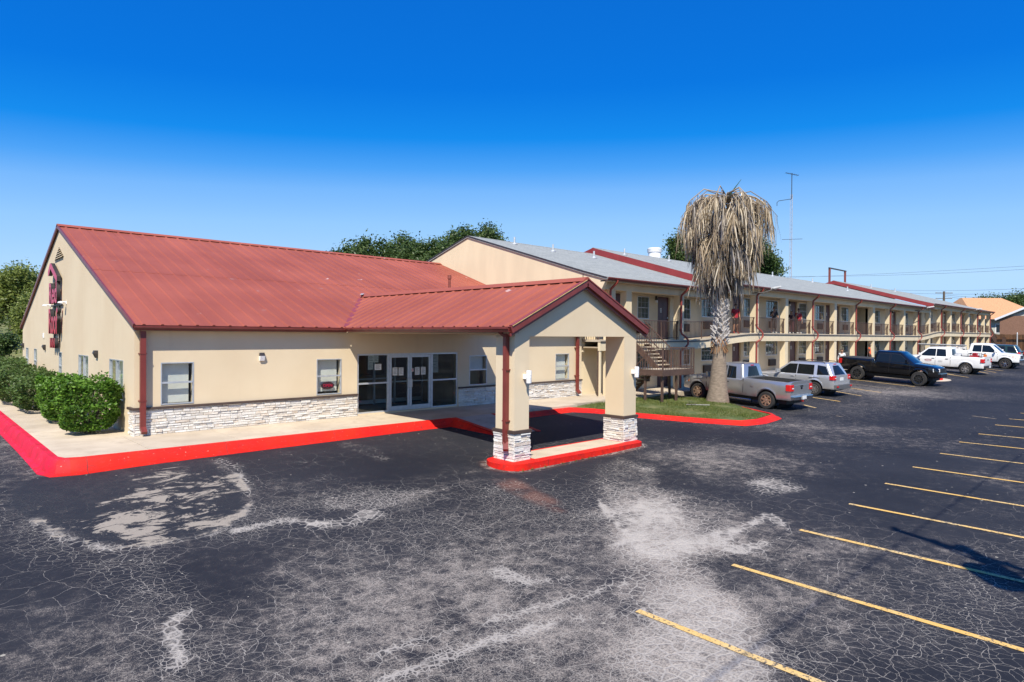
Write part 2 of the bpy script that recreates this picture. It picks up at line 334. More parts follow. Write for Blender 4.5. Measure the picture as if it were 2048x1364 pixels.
# ------------------------------------------------------------------ mesh helpers
ORG = {}
class MB:
    def __init__(s): s.v = []; s.f = []
    def quad(s, *p):
        b = len(s.v); s.v += [tuple(map(float, q)) for q in p]; s.f.append(tuple(range(b, b+len(p)))); return s
    def box(s, x0, x1, y0, y1, z0, z1):
        b = len(s.v)
        s.v += [(x0, y0, z0), (x1, y0, z0), (x1, y1, z0), (x0, y1, z0), (x0, y0, z1), (x1, y0, z1), (x1, y1, z1), (x0, y1, z1)]
        s.f += [tuple(b+i for i in q) for q in ((0, 3, 2, 1), (4, 5, 6, 7), (0, 1, 5, 4), (1, 2, 6, 5), (2, 3, 7, 6), (3, 0, 4, 7))]; return s
    def hexa(s, bot, top):
        b = len(s.v); n = len(bot); s.v += [tuple(map(float, q)) for q in list(bot)+list(top)]
        s.f.append(tuple(b+n-1-i for i in range(n))); s.f.append(tuple(b+n+i for i in range(n)))
        for i in range(n): j = (i+1) % n; s.f.append((b+i, b+j, b+n+j, b+n+i))
        return s
    def bar(s, a, c, w, h=None, up=(0, 0, 1)):           # box beam from a to c
        h = h or w; a = Vector(a); c = Vector(c); d = (c-a).normalized(); u = Vector(up)
        if abs(d.dot(u)) > .95: u = Vector((1, 0, 0))
        sd = d.cross(u).normalized(); u = sd.cross(d).normalized(); sd *= w/2; u *= h/2
        return s.hexa([a-sd-u, a+sd-u, a+sd+u, a-sd+u], [c-sd-u, c+sd-u, c+sd+u, c-sd+u])
    def tube(s, pts, r, n=8, cap=True):
        pts = [Vector(p) for p in pts]; rr = r if isinstance(r, (list, tuple)) else [r]*len(pts)
        b = len(s.v); pu = None
        for i, p in enumerate(pts):
            d = (pts[min(i+1, len(pts)-1)]-pts[max(i-1, 0)])
            d = d.normalized() if d.length > 1e-9 else Vector((0, 0, 1))
            u = pu if pu is not None else (Vector((0, 0, 1)) if abs(d.z) < .9 else Vector((1, 0, 0)))
            u = (u-d*u.dot(d)).normalized(); pu = u; w = d.cross(u)
            for k in range(n): a = 2*math.pi*k/n; s.v.append(tuple(p+(u*math.cos(a)+w*math.sin(a))*rr[i]))
        for i in range(len(pts)-1):
            for k in range(n): k2 = (k+1) % n; s.f.append((b+i*n+k, b+i*n+k2, b+(i+1)*n+k2, b+(i+1)*n+k))
        if cap: s.f.append(tuple(b+n-1-k for k in range(n))); s.f.append(tuple(b+(len(pts)-1)*n+k for k in range(n)))
        return s
    def lathe(s, prof, c=(0, 0, 0), axis='z', n=24):
        b = len(s.v); m = len(prof)
        for k in range(n):
            a = 2*math.pi*k/n
            for r, h in prof:
                p = {'z': (r*math.cos(a), r*math.sin(a), h), 'y': (r*math.cos(a), h, r*math.sin(a))}[axis]
                s.v.append((c[0]+p[0], c[1]+p[1], c[2]+p[2]))
        for k in range(n):
            k2 = (k+1) % n
            for i in range(m-1): s.f.append((b+k*m+i, b+k2*m+i, b+k2*m+i+1, b+k*m+i+1))
        return s
    def prism(s, poly, y0, y1, axis='y'):
        f = {'y': lambda p, h: (p[0], h, p[1]), 'x': lambda p, h: (h, p[0], p[1]), 'z': lambda p, h: (p[0], p[1], h)}[axis]
        return s.hexa([f(p, y0) for p in poly], [f(p, y1) for p in poly])
def link(name, me, mat, parent=None, loc=None):
    o = bpy.data.objects.new(name, me); COL.objects.link(o)
    if mat: me.materials.append(MATS[mat])
    if parent is not None: o.parent = parent
    if loc is not None: o.location = loc
    return o
def fixn(me):
    bm = bmesh.new(); bm.from_mesh(me); bmesh.ops.recalc_face_normals(bm, faces=bm.faces); bm.to_mesh(me); bm.free()
def build(name, mb, mat, parent=None, local=False, smooth=None, bevel=0, kind=None):
    off = (0, 0, 0) if (local or parent is None) else ORG.get(parent.name, (0, 0, 0))
    me = bpy.data.meshes.new(name)
    me.from_pydata([(v[0]-off[0], v[1]-off[1], v[2]-off[2]) for v in mb.v], [], mb.f); me.validate()
    bm = bmesh.new(); bm.from_mesh(me)
    if bevel:
        bmesh.ops.remove_doubles(bm, verts=bm.verts, dist=1e-5)
        bmesh.ops.bevel(bm, geom=[e for e in bm.edges if len(e.link_faces) == 2 and e.calc_face_angle(0) > .5], offset=bevel, segments=2, affect='EDGES', profile=.6)
    bmesh.ops.recalc_face_normals(bm, faces=bm.faces); bm.to_mesh(me); bm.free()
    if smooth is not None:
        me.polygons.foreach_set('use_smooth', [True]*len(me.polygons)); me.set_sharp_from_angle(angle=R(smooth))
    o = link(name, me, mat, parent)
    if parent is not None: ORG[o.name] = off if not local else (0, 0, 0)
    if kind: o['kind'] = kind
    return o
def tag(o, label, cat, group=None):
    o['label'] = label; o['category'] = cat
    if group: o['group'] = group
    return o
def thing(name, loc, label, cat, group=None, rz=0):
    o = bpy.data.objects.new(name, None); COL.objects.link(o); o.location = loc; o.rotation_euler = (0, 0, rz); o.empty_display_size = .2
    ORG[o.name] = tuple(loc); return tag(o, label, cat, group)
def fast(name, V, F, mat, parent=None, kind=None):          # numpy quads/tris
    V = np.asarray(V, np.float32); F = np.asarray(F, np.int32); k = F.shape[1]
    off = np.array(ORG.get(parent.name, (0, 0, 0)) if parent is not None else (0, 0, 0), np.float32)
    me = bpy.data.meshes.new(name); me.vertices.add(len(V)); me.vertices.foreach_set('co', (V-off).ravel())
    me.loops.add(F.size); me.loops.foreach_set('vertex_index', F.ravel()); me.polygons.add(len(F))
    me.polygons.foreach_set('loop_start', np.arange(len(F), dtype=np.int32)*k); me.polygons.foreach_set('loop_total', np.full(len(F), k, np.int32))
    me.update(calc_edges=True)
    o = link(name, me, mat, parent)
    if kind: o['kind'] = kind
    return o
def text_mesh(body, size, depth, width=None):
    cu = bpy.data.curves.new('lettering', 'FONT'); cu.body = body; cu.size = size; cu.extrude = depth; cu.align_x = 'CENTER'; cu.align_y = 'CENTER'; cu.offset = size*.02
    o = bpy.data.objects.new('lettering', cu); COL.objects.link(o)
    dg = bpy.context.evaluated_depsgraph_get(); me = bpy.data.meshes.new_from_object(o.evaluated_get(dg)); bpy.data.objects.remove(o); return me
def dup(root):
    r = root.copy(); COL.objects.link(r)
    for ch in root.children:
        c = ch.copy(); COL.objects.link(c); c.parent = r
        for g in ch.children:
            d = g.copy(); COL.objects.link(d); d.parent = c
    return r

# ------------------------------------------------------------------ terrain
CTRL = np.array([(7, 4.95, -.86), (14, 4.95, -.73), (20, 4.95, -.63), (32, 4.95, -.42), (0, 0, -1.0), (-14, 0, -1.05), (20, -12, -.75), (60, -12, .1), (14, 11.6, -.60),
    (4, 16.5, -.34), (12, 16.5, -.29), (20, 16.5, -.29), (25, 15, -.40), (28.5, 13.2, -.50), (29, 16.8, -.31), (45.6, 11.5, -.2), (45.8, 15.1, .03), (62, 11, .15), (62, 16, .33), (85, 12, .5), (85, 17, .7),
    (108, 12, .85), (108, 18, .95), (130, 0, 1.0), (140, 20, 1.2), (1.5, 24, -.36), (1.5, 40, -.38), (-12, 18, -.7), (-12, 45, -.5), (0, 60, -.4), (5, 9, -.82), (-4, 9, -.9), (22, 8, -.58), (10, 60, -.3)], float)
def tps_fit(P):
    n = len(P); d = np.linalg.norm(P[:, None, :2]-P[None, :, :2], axis=2); K = np.where(d > 0, d*d*np.log(d+1e-12), 0)+np.eye(n)*8.0
    A = np.zeros((n+3, n+3)); A[:n, :n] = K; A[:n, n] = 1; A[:n, n+1:] = P[:, :2]; A[n, :n] = 1; A[n+1:, :n] = P[:, :2].T
    return np.linalg.solve(A, np.concatenate([P[:, 2], np.zeros(3)]))
TW = tps_fit(CTRL)
def gz(x, y):
    x = np.clip(np.asarray(x, float), -15, 140); y = np.clip(np.asarray(y, float), -13, 62); sh = np.broadcast(x, y).shape
    x = np.broadcast_to(x, sh).ravel(); y = np.broadcast_to(y, sh).ravel(); out = np.empty(len(x))
    for i in range(0, len(x), 20000):
        d2 = (x[i:i+20000, None]-CTRL[:, 0])**2+(y[i:i+20000, None]-CTRL[:, 1])**2
        out[i:i+20000] = (.5*d2*np.log(d2+1e-12))@TW[:len(CTRL)]+TW[-3]+TW[-2]*x[i:i+20000]+TW[-1]*y[i:i+20000]
    return out.reshape(sh)
def G(x, y): return float(gz(x, y))
def onG(u, v, dz=0.):
    z = -.4+dz
    for _ in range(25):
        p = onZ(u, v, z); z = .5*z+.5*(G(p[0], p[1])+dz)
    return onZ(u, v, z)
def seglist(px, dz=0): return np.array([onG(u, v, dz)[:2] for u, v in px])
def dist_poly(x, y, P, closed=False):
    d = np.full(x.shape, 1e9); n = len(P)
    for i in range(n if closed else n-1):
        a = P[i]; b = P[(i+1) % n]; ab = b-a; t = np.clip(((x-a[0])*ab[0]+(y-a[1])*ab[1])/(ab@ab+1e-9), 0, 1)
        d = np.minimum(d, np.hypot(x-a[0]-t*ab[0], y-a[1]-t*ab[1]))
    return d
def inside(x, y, P):
    r = np.zeros(x.shape, bool); n = len(P)
    for i in range(n):
        a = P[i]; b = P[(i+1) % n]
        c = ((a[1] > y) != (b[1] > y)) & (x < (b[0]-a[0])*(y-a[1])/(b[1]-a[1]+1e-12)+a[0]); r ^= c
    return r
def sdist(x, y, P): d = dist_poly(x, y, P, True); return np.where(inside(x, y, P), -d, d)
def sstep(v, a, b): t = np.clip((v-a)/(b-a), 0, 1); return t*t*(3-2*t)
def grow(a, b, n, k): t = np.linspace(0, 1, n+1)[1:]; return a+(b-a)*t**k
def stadium0(x0, x1, y0, y1, n=8):
    r = (y1-y0)/2; c = (y0+y1)/2
    return [(x1-r*.55+r*.55*math.cos(-math.pi/2+math.pi*k/n), c+r*math.sin(-math.pi/2+math.pi*k/n)) for k in range(n+1)]+[(x0+r*.8+r*.8*math.cos(math.pi/2+math.pi*k/n), c+r*math.sin(math.pi/2+math.pi*k/n)) for k in range(n+1)]
def make_lot():
    xs = np.concatenate([grow(-2, -60, 22, 1.8)[::-1], np.arange(-2, 34, .12), grow(34, 150, 60, 1.6)])
    ys = np.concatenate([grow(.5, -60, 22, 1.9)[::-1], np.arange(.5, 17.6, .12), grow(17.6, 62, 30, 1.5)])
    X, Y = np.meshgrid(xs, ys, indexing='ij'); Z = gz(X, Y)
    nx, ny = X.shape; idx = np.arange(nx*ny).reshape(nx, ny)
    F = np.stack([idx[:-1, :-1], idx[1:, :-1], idx[1:, 1:], idx[:-1, 1:]], -1).reshape(-1, 4)
    o = fast('parking_lot', np.stack([X, Y, Z], -1).reshape(-1, 3), F, 'asphalt'); o['kind'] = 'structure'
    me = o.data
    # low-frequency random field
    def fld(sc, seed):
        r = np.random.default_rng(seed); s = np.zeros_like(X)
        for k in range(14):
            a = r.uniform(0, 2*np.pi); f = sc*r.uniform(.5, 2.2); s += np.sin((X*np.cos(a)+Y*np.sin(a))*f+r.uniform(0, 6.28))/(f/sc)**.6
        return s/4.
    n1 = fld(.5, 1); n2 = fld(1.2, 2); n3 = fld(3., 3)
    def band(px, w, soft=.5, jit=.3): return 1-sstep(dist_poly(X, Y, seglist(px))+jit*(.6*n2+.5*n3), w*(1-soft), w*(1+soft))
    def blob(px, soft=.8, jit=.4): return 1-sstep(sdist(X, Y, seglist(px))+jit*(.7*n2+.6*n3), -soft, soft)
    wear = .17+.20*n1+.12*n2
    pale = np.zeros_like(X)-.15+.05*n1
    crack = .34+.25*n1
    # light worn streak beside the island, running towards the foreground
    s1 = band([(1235, 935), (1270, 1010), (1300, 1090), (1330, 1180), (1395, 1364)], .75, .6, .4)
    s2 = blob([(1235, 1000), (1330, 985), (1460, 1010), (1570, 1060), (1430, 1105), (1300, 1120), (1250, 1060)], .7, .5)
    s3 = blob([(1480, 960), (1560, 955), (1590, 975), (1530, 985)], .5, .3)
    s4 = blob([(1290, 880), (1500, 885), (1690, 905), (1640, 940), (1420, 960), (1280, 930)], 1.0, .7)
    s5 = band([(640, 1050), (700, 1045), (740, 1030)], .22, .5, .15)
    s6 = band([(690, 1005), (840, 985), (960, 965), (1010, 962)], .4, .6, .3)
    s7 = blob([(1340, 1230), (1420, 1210), (1500, 1290), (1480, 1364), (1300, 1364), (1270, 1290)], .5, .5)
    pale += .55*s1+.24*s2+1.05*s3+.22*s4+.8*s5+.40*s6+.36*s7+.42*band([(1262, 1020), (1290, 1070), (1330, 1100)], .45, .6, .3)+.22*blob([(1300, 1010), (1420, 1030), (1480, 1060), (1380, 1090), (1300, 1070)], .4, .4)
    wear += .30*s1+.25*s2+.25*s4+.3*s7+.2*s6
    # brownish dusty drive lane in the middle foreground
    wear += .10*blob([(560, 1364), (520, 1150), (640, 1050), (900, 1010), (1180, 1040), (1230, 1150), (900, 1290), (760, 1364)], 1.2, .8)
    wear += .22*blob([(0, 1364), (0, 1190), (300, 1200), (360, 1364)], .8, .5)
    wear += .3*blob([(1660, 1100), (1560, 1160), (1480, 1200), (1640, 1250), (1760, 1180)], .9, .5)
    pale += .25*blob([(1500, 820), (1640, 812), (1740, 830), (1600, 850)], .8, .5)+.25*blob([(1700, 840), (1830, 850), (1860, 870), (1740, 865)], 1, .6)
    # crack zones
    crack += .5*blob([(1500, 1364), (1640, 1200), (1900, 1100), (2048, 1080), (2048, 1364)], 1.0, .5)
    crack += .45*blob([(860, 1364), (960, 1240), (1220, 1190), (1280, 1260), (1250, 1364)], .8, .4)
    crack += .5*band([(470, 1060), (560, 1010), (700, 985), (860, 990), (1010, 1000)], .55, .5, .4)
    crack += .45*band([(30, 1010), (110, 1080), (230, 1100), (270, 1160), (330, 1230), (345, 1300)], .5, .6, .3)
    crack += .22*blob([(480, 1364), (520, 1150), (640, 1060), (820, 1010), (900, 1290)], 1., .6)+.45*blob([(820, 1010), (1200, 980), (1240, 1130), (1000, 1190), (800, 1130)], 1.0, .6)
    crack -= .5*blob([(1500, 860), (2048, 800), (2300, 900), (2048, 1010), (1700, 1010)], 1.5, .5)
    crack -= .35*blob([(400, 1130), (620, 1090), (560, 1200), (430, 1240)], .8, .4)
    # paler edges along the long repaired strip
    l1 = band([(680, 1330), (900, 1262), (1080, 1215), (1250, 1165)], .10, .6, .12); l2 = band([(760, 1364), (950, 1290), (1150, 1235), (1290, 1225)], .10, .6, .12)
    l3 = band([(360, 1330), (340, 1250), (365, 1225)], .06, .6, .06); l4 = band([(470, 1062), (560, 1040), (650, 1047)], .07, .6, .08); l5 = band([(1190, 990), (1235, 1050), (1260, 1075), (1205, 1105)], .06, .6, .1)
    l6 = band([(1000, 1140), (1060, 1165), (1150, 1155)], .08, .7, .15); l7 = band([(1430, 1080), (1540, 1030), (1590, 1070), (1480, 1100)], .10, .6, .15)
    pale += 1.0*np.maximum.reduce([l1, l2, l3*1.1, l4, l5, l6, l7])
    crack += .5*np.maximum(l1, l2)
    # sealed patch by the kerb corner with peeling sealer
    seal = blob([(30, 965), (240, 925), (400, 908), (480, 960), (505, 1000), (470, 1045), (400, 1075), (280, 1090), (170, 1085), (90, 1050), (40, 1020)], .12, .12)
    peel = .40*seal*blob([(130, 1020), (200, 985), (260, 955), (320, 925), (400, 925), (480, 980), (495, 1010), (440, 1062), (330, 1088), (210, 1088), (140, 1055)], .6, .4)+.10*seal
    rim = band([(75, 1040), (130, 1075), (220, 1098), (330, 1085), (420, 1065), (480, 1030), (505, 1000), (470, 950)], .12, .6, .12)
    peel = np.maximum(peel, .55*rim); pale += .85*rim
    seal2 = blob([(400, 905), (560, 880), (860, 850), (970, 880), (960, 930), (780, 950), (600, 960), (520, 940)], .5, .3)
    wear -= .38*seal2; crack -= .25*seal2
    pale += .55*band([(440, 920), (470, 950), (500, 985)], .25, .7, .25)+.5*band([(700, 890), (745, 905), (760, 920)], .35, .7, .3)+.4*band([(880, 880), (935, 905)], .4, .7, .3)+.35*band([(560, 905), (640, 935), (650, 960)], .4, .7, .35)
    under = blob([(1000, 870), (1060, 840), (1200, 822), (1215, 870), (1070, 890)], .4, .2); wear -= .3*under; crack -= .4*under
    dk = blob([(1560, 850), (1800, 800), (2048, 770), (2300, 850), (2048, 960), (1800, 940)], 2, .8); wear -= .12*dk
    rust = .55*blob([(990, 958), (1030, 955), (1050, 975), (1110, 1000), (1120, 1020), (1050, 995)], .15, .12)
    pale -= .15*dk; ringp = np.array(stadium0(10.80, 16.67, 11.37, 12.71)); ov = 1-sstep(np.abs(sdist(X, Y, ringp))+.05*n3, .05, .22); pale += .75*ov; rust = np.maximum(rust, .35*ov)
    for nm, a in (('wear', wear), ('pale', pale), ('crack', crack), ('peel', peel), ('seal', seal*.85), ('rust', rust)):
        at = me.attributes.new(nm, 'FLOAT', 'POINT'); at.data.foreach_set('value', np.clip(a, 0, 1.2).astype(np.float32).ravel())
    me.polygons.foreach_set('use_smooth', [True]*len(me.polygons))
    return o
lot = make_lot()
def make_terrain():
    xs = np.concatenate([grow(-70, -3500, 16, 3)[::-1], np.linspace(-70, 170, 61), grow(170, 4000, 16, 3)])
    ys = np.concatenate([grow(-70, -3000, 14, 3)[::-1], np.linspace(-70, 130, 51), grow(130, 5000, 18, 3)])
    X, Y = np.meshgrid(xs, ys, indexing='ij'); Z = gz(X, Y)-.35
    hill = sstep(Y-.25*(X+20), 66, 120)*5.5*sstep(X, 75, 5); Z += hill
    Z += sstep(X, 118, 190)*1.5
    nx, ny = X.shape; idx = np.arange(nx*ny).reshape(nx, ny)
    F = np.stack([idx[:-1, :-1], idx[1:, :-1], idx[1:, 1:], idx[:-1, 1:]], -1).reshape(-1, 4)
    o = fast('terrain', np.stack([X, Y, Z], -1).reshape(-1, 3), F, 'dry_grass'); o['kind'] = 'structure'
    o.data.polygons.foreach_set('use_smooth', [True]*len(o.data.polygons))
    return lambda x, y: G(x, y)-.35+float(sstep(np.array(y-.25*(x+20)), 66, 120)*5.5*sstep(np.array(x), 75, 5))
TZ = make_terrain()
def draped(name, a, b, w, mat, parent, dz=.008, step=.3):
    a = np.array(a[:2]); b = np.array(b[:2]); L = np.linalg.norm(b-a); n = max(2, int(L/step)); d = (b-a)/L; s = np.array([-d[1], d[0]])*w/2
    V = []
    for i in range(n+1):
        p = a+(b-a)*i/n; j = RNG.normal(0, .004)
        for sg in (-1, 1): q = p+s*sg+s*j*6; V.append((q[0], q[1], G(*q)+dz))
    return fast(name, V, [(2*i, 2*i+2, 2*i+3, 2*i+1) for i in range(n)], mat, parent)
# parking lines
starts = [(1275, 1222), (1465, 1130), (1600, 1060), (1698, 1008), (1770, 967), (1825, 934), (1880, 907), (1918, 884), (1957, 868), (1990, 850), (2018, 838)]
for i, s in enumerate(starts):
    p = onG(*s); draped('parking_line', p, (p[0]-.0, p[1]-5.6), .105, 'line_yellow', lot)
for k in range(11, 20):
    p = onG(*starts[-1]); draped('parking_line', (p[0]+2.55*(k-10), p[1]), (p[0]+2.55*(k-10), p[1]-5.6), .105, 'line_yellow', lot)
for a, b, m in (((1608, 810), (1632, 816), 0), ((1600, 791), (1680, 803), 0), ((1640, 777), (1723, 792), 0), ((1680, 773), (1762, 785), 0), ((1690, 757.5), (1830, 773.5), 0), ((1700, 767), (1797, 780), 1),
                ((1850, 741), (1908, 750), 0), ((1886, 747), (1937, 755), 0), ((1946, 741), (1977, 747), 0), ((1955, 739), (1992, 745), 0), ((1962, 737), (2007, 742), 0), ((1944, 832), (1992, 838), 1), ((1672, 832), (1686, 834), 1)):
    draped('parking_line', onG(*a), onG(*b), .12, 'line_faded' if m else 'line_yellow', lot)

# ------------------------------------------------------------------ kerbs, pavements, turf
def sweep(name, path, prof, mat, parent=None, zf=None, kind=None):   # prof: (offset to the left of travel, z)
    P = [np.array(p[:2], float) for p in path]; V = []; m = len(prof)
    for i, p in enumerate(P):
        d0 = (p-P[i-1]) if i else (P[1]-p); d1 = (P[i+1]-p) if i < len(P)-1 else d0
        d0 = d0/np.linalg.norm(d0); d1 = d1/np.linalg.norm(d1); n = np.array([-(d0+d1)[1], (d0+d1)[0]]); n = n/np.linalg.norm(n); n = n/max(.45, n@np.array([-d0[1], d0[0]]))
        for o, z in prof:
            q = p+n*o; V.append((q[0], q[1], zf(q, z) if zf else z))
    mb = MB(); mb.v = [tuple(map(float, v)) for v in V]
    for i in range(len(P)-1):
        for k in range(m-1): mb.f.append((i*m+k, (i+1)*m+k, (i+1)*m+k+1, i*m+k+1))
    mb.f.append(tuple(range(m))); mb.f.append(tuple((len(P)-1)*m+k for k in range(m-1, -1, -1)))
    return build(name, mb, mat, parent, smooth=40, kind=kind)
def dens(path, step=.6):
    out = []
    for a, b in zip(path, path[1:]):
        a = np.array(a[:2], float); b = np.array(b[:2], float); n = max(1, int(np.linalg.norm(b-a)/step))
        out += [a+(b-a)*i/n for i in range(n)]
    out.append(np.array(path[-1][:2], float)); return out
KY = 17.15; KX = 2.45; SWZ = -.05
def kz(q, z): return (SWZ+.012 if z > .5 else (SWZ-.05 if z > .2 else G(*q)+z))
prof_k = [(.16, -.3), (.15, .9), (.02, .9), (-.05, .4), (-.12, .035), (-.25, .012), (-.26, -.2)]
sidewalk = None
kerb = sweep('kerb', dens([(KX, 46), (KX, KY+.5), (KX+.12, KY+.14), (KX+.5, KY), (13.6, KY)]), prof_k, 'curb_red', zf=kz, kind='structure')
# pavement slabs round the lobby
sw = bpy.data.objects.new('sidewalk', None); COL.objects.link(sw); sw['kind'] = 'structure'; ORG['sidewalk'] = (0, 0, 0)
def slab(x0, x1, y0, y1, z=SWZ, mat='concrete', zl=None):
    g = .006; z1 = z if zl is None else zl
    b = [(x0+g, y0+g, z-.25), (x1-g, y0+g, z1-.25), (x1-g, y1-g, z1-.25), (x0+g, y1-g, z-.25)]
    t = [(x0+g, y0+g, z), (x1-g, y0+g, z1), (x1-g, y1-g, z1), (x0+g, y1-g, z)]
    build('slab', MB().hexa(b, t), mat, sw, bevel=.006)
xb = [KX+.14, 4.4, 6.6, 8.8, 11.0, 13.2, 15.4, 17.6, 20.2]
for i in range(len(xb)-1): slab(xb[i], xb[i+1], KY+.14, 19.9)
for y in np.arange(19.9, 44, 2.6): slab(KX+.14, 4.7, y, y+2.6)
slab(20.2, 22.4, 17.6, 19.9); slab(22.4, 24.6, 17.9, 20.3)
build('joint_bed', MB().box(KX+.15, 20.1, KY+.15, 19.85, -.6, SWZ-.03).box(KX+.15, 4.68, 19.85, 46, -.6, SWZ-.03), 'soil', sw)
# kerb beyond the ramp, then round the turf island
isl_front = [(15.6, KY), (17.8, KY), (19.6, KY+.05)]
isl_px = [(1190, 822), (1290, 832), (1400, 841), (1485, 846.5), (1520, 843), (1550, 834)]
isl_pts = [onG(u, v, .06)[:2] for u, v in isl_px]
kerb2 = sweep('kerb', dens(isl_front+isl_pts+[(isl_pts[-1][0]+.5, isl_pts[-1][1]+.35), (27.2, 13.6), (27.9, 16.6), (28.0, 17.6)], .5), [(.16, -.3), (.15, .14), (.02, .14), (-.06, .10), (-.13, .03), (-.25, .012), (-.26, -.2)], 'curb_red', zf=lambda q, z: G(*q)+z, kind='structure')
# dropped ramp from pavement to drive
rp = MB(); rp.hexa([(13.75, KY-.1, -.7), (15.45, KY-.1, -.7), (15.3, 14.9, -.9), (13.9, 14.9, -.9)], [(13.75, KY+.1, SWZ+.004), (15.45, KY+.1, SWZ+.004), (15.3, 14.9, G(14.6, 14.9)+.012), (13.9, 14.9, G(14.6, 14.9)+.012)])
ramp = build('ramp', rp, 'concrete_grey'); ramp['kind'] = 'structure'
for s, (xa, xb2) in ((0, (13.62, 13.80)), (1, (15.40, 15.58))):
    sx = -.35 if s == 0 else .35
    kb = MB().hexa([(xa, KY+.1, -.7), (xb2, KY+.1, -.7), (xb2+(.15 if s == 0 else -.15), 14.8, -.9), (xa+(.15 if s == 0 else -.15), 14.8, -.9)], [(xa, KY+.1, SWZ+.014), (xb2, KY+.1, SWZ+.014), (xb2+(.15 if s == 0 else -.15), 14.8, G(14.6, 14.8)+.02), (xa+(.15 if s == 0 else -.15), 14.8, G(14.6, 14.8)+.02)])
    kb.hexa([(xa+sx, KY+.0, -.7), (xa, KY+.1, -.7), (xa, 14.8, -.9), (xa, 14.8-.01, -.9)], [(xa+sx, KY+.0, G(xa, KY)+.02), (xa, KY+.1, SWZ+.01), (xa+.02, 14.8, G(14.6, 14.8)+.015), (xa+.0, 14.79, G(14.6, 14.8)+.014)])
    build('kerb', kb, 'curb_red', ramp)
# turf island
isl_poly = np.array([(20.3, KY+.16), (19.75, KY+.2)][::-1]+[(p[0]-.0, p[1]+.2) for p in isl_pts]+[(27.0, 13.9), (27.7, 16.7), (27.85, 17.85), (22.5, 17.85), (22.2, 17.55), (20.3, 17.5)])
def turf_z(x, y): return gz(x, y)+.13+.10*np.exp(-((x-26.6)**2+(y-14.9)**2)/4)
def make_turf(name, poly, n, hgt=(.05, .12)):
    lo = poly.min(0); hi = poly.max(0); xs = np.arange(lo[0], hi[0]+.3, .3); ys = np.arange(lo[1], hi[1]+.3, .3)
    bm = bmesh.new(); f = bm.faces.new([bm.verts.new((p[0], p[1], 0)) for p in poly]); bmesh.ops.triangulate(bm, faces=[f]); 
    bmesh.ops.subdivide_edges(bm, edges=bm.edges, cuts=3, use_grid_fill=True)
    for v in bm.verts: v.co.z = float(turf_z(v.co.x, v.co.y))
    me = bpy.data.meshes.new(name); bm.to_mesh(me); bm.free(); o = link(name, me, 'turf'); o['kind'] = 'structure'; fixn(me)
    P = RNG.uniform(lo, hi, (n*2, 2)); P = P[inside(P[:, 0], P[:, 1], poly)][:n]; n = len(P)
    z = turf_z(P[:, 0], P[:, 1])-.02; h = RNG.uniform(*hgt, n)*(.7+.5*np.sin(P[:, 0]*2.1)*np.sin(P[:, 1]*1.7)**2); a = RNG.uniform(0, 6.28, n); w = RNG.uniform(.006, .013, n)
    ln = RNG.normal(0, .05, (n, 2)); b = np.stack([P[:, 0], P[:, 1], z], 1); d = np.stack([np.cos(a)*w, np.sin(a)*w, 0*a], 1)
    top = b+np.stack([ln[:, 0], ln[:, 1], h], 1); V = np.stack([b-d, b+d, top], 1).reshape(-1, 3)
    g = fast('grass', V, np.arange(3*n).reshape(-1, 3), 'grass_blade', kind='stuff'); tag(g, 'short sunlit green grass covering the palm island', 'grass')
    return o
make_turf('turf_island', isl_poly, 42000)
# portico island
def stadium(x0, x1, y0, y1, n=8):
    r = (y1-y0)/2; c = (y0+y1)/2; pts = []
    for k in range(n+1): a = -math.pi/2+math.pi*k/n; pts.append((x1-r*.55+r*.55*math.cos(a), c+r*math.sin(a)))
    for k in range(n+1): a = math.pi/2+math.pi*k/n; pts.append((x0+r*.8+r*.8*math.cos(a), c+r*math.sin(a)))
    return pts
PX0, PX1, QX0, QX1, PY0, PY1 = 11.19, 11.77, 15.75, 16.42, 11.66, 12.42
ITOP = -.405
st = stadium(10.85, 16.62, 11.42, 12.66)
sti = stadium(10.95, 16.52, 11.51, 12.57); stc = stadium(11.75, 15.8, 11.60, 12.50)
b = [(x, y, -1.0) for x, y in st]; t1 = [(x, y, ITOP-.03) for x, y in st]
mb = MB().hexa(b, t1)
n_ = len(st); mb2 = MB(); mb2.v = t1+[(x, y, ITOP) for x, y in sti]; mb2.f = [(i, (i+1) % n_, n_+(i+1) % n_, n_+i) for i in range(n_)]+[tuple(range(n_, 2*n_))]
mb.v += mb2.v; mb.f += [tuple(k+2*n_ for k in f) for f in mb2.f]
isl = build('kerb_island', mb, 'curb_red', smooth=40); isl['kind'] = 'structure'
build('concrete_infill', MB().hexa([(x, y, ITOP-.05) for x, y in [(11.9, 11.62), (15.7, 11.62), (15.7, 12.46), (11.9, 12.46)]], [(x, y, ITOP+.006) for x, y in [(11.9, 11.62), (15.7, 11.62), (15.7, 12.46), (11.9, 12.46)]]), 'concrete', isl)
ring = [(x, y) for x, y in stadium(10.76, 16.71, 11.33, 12.75)]
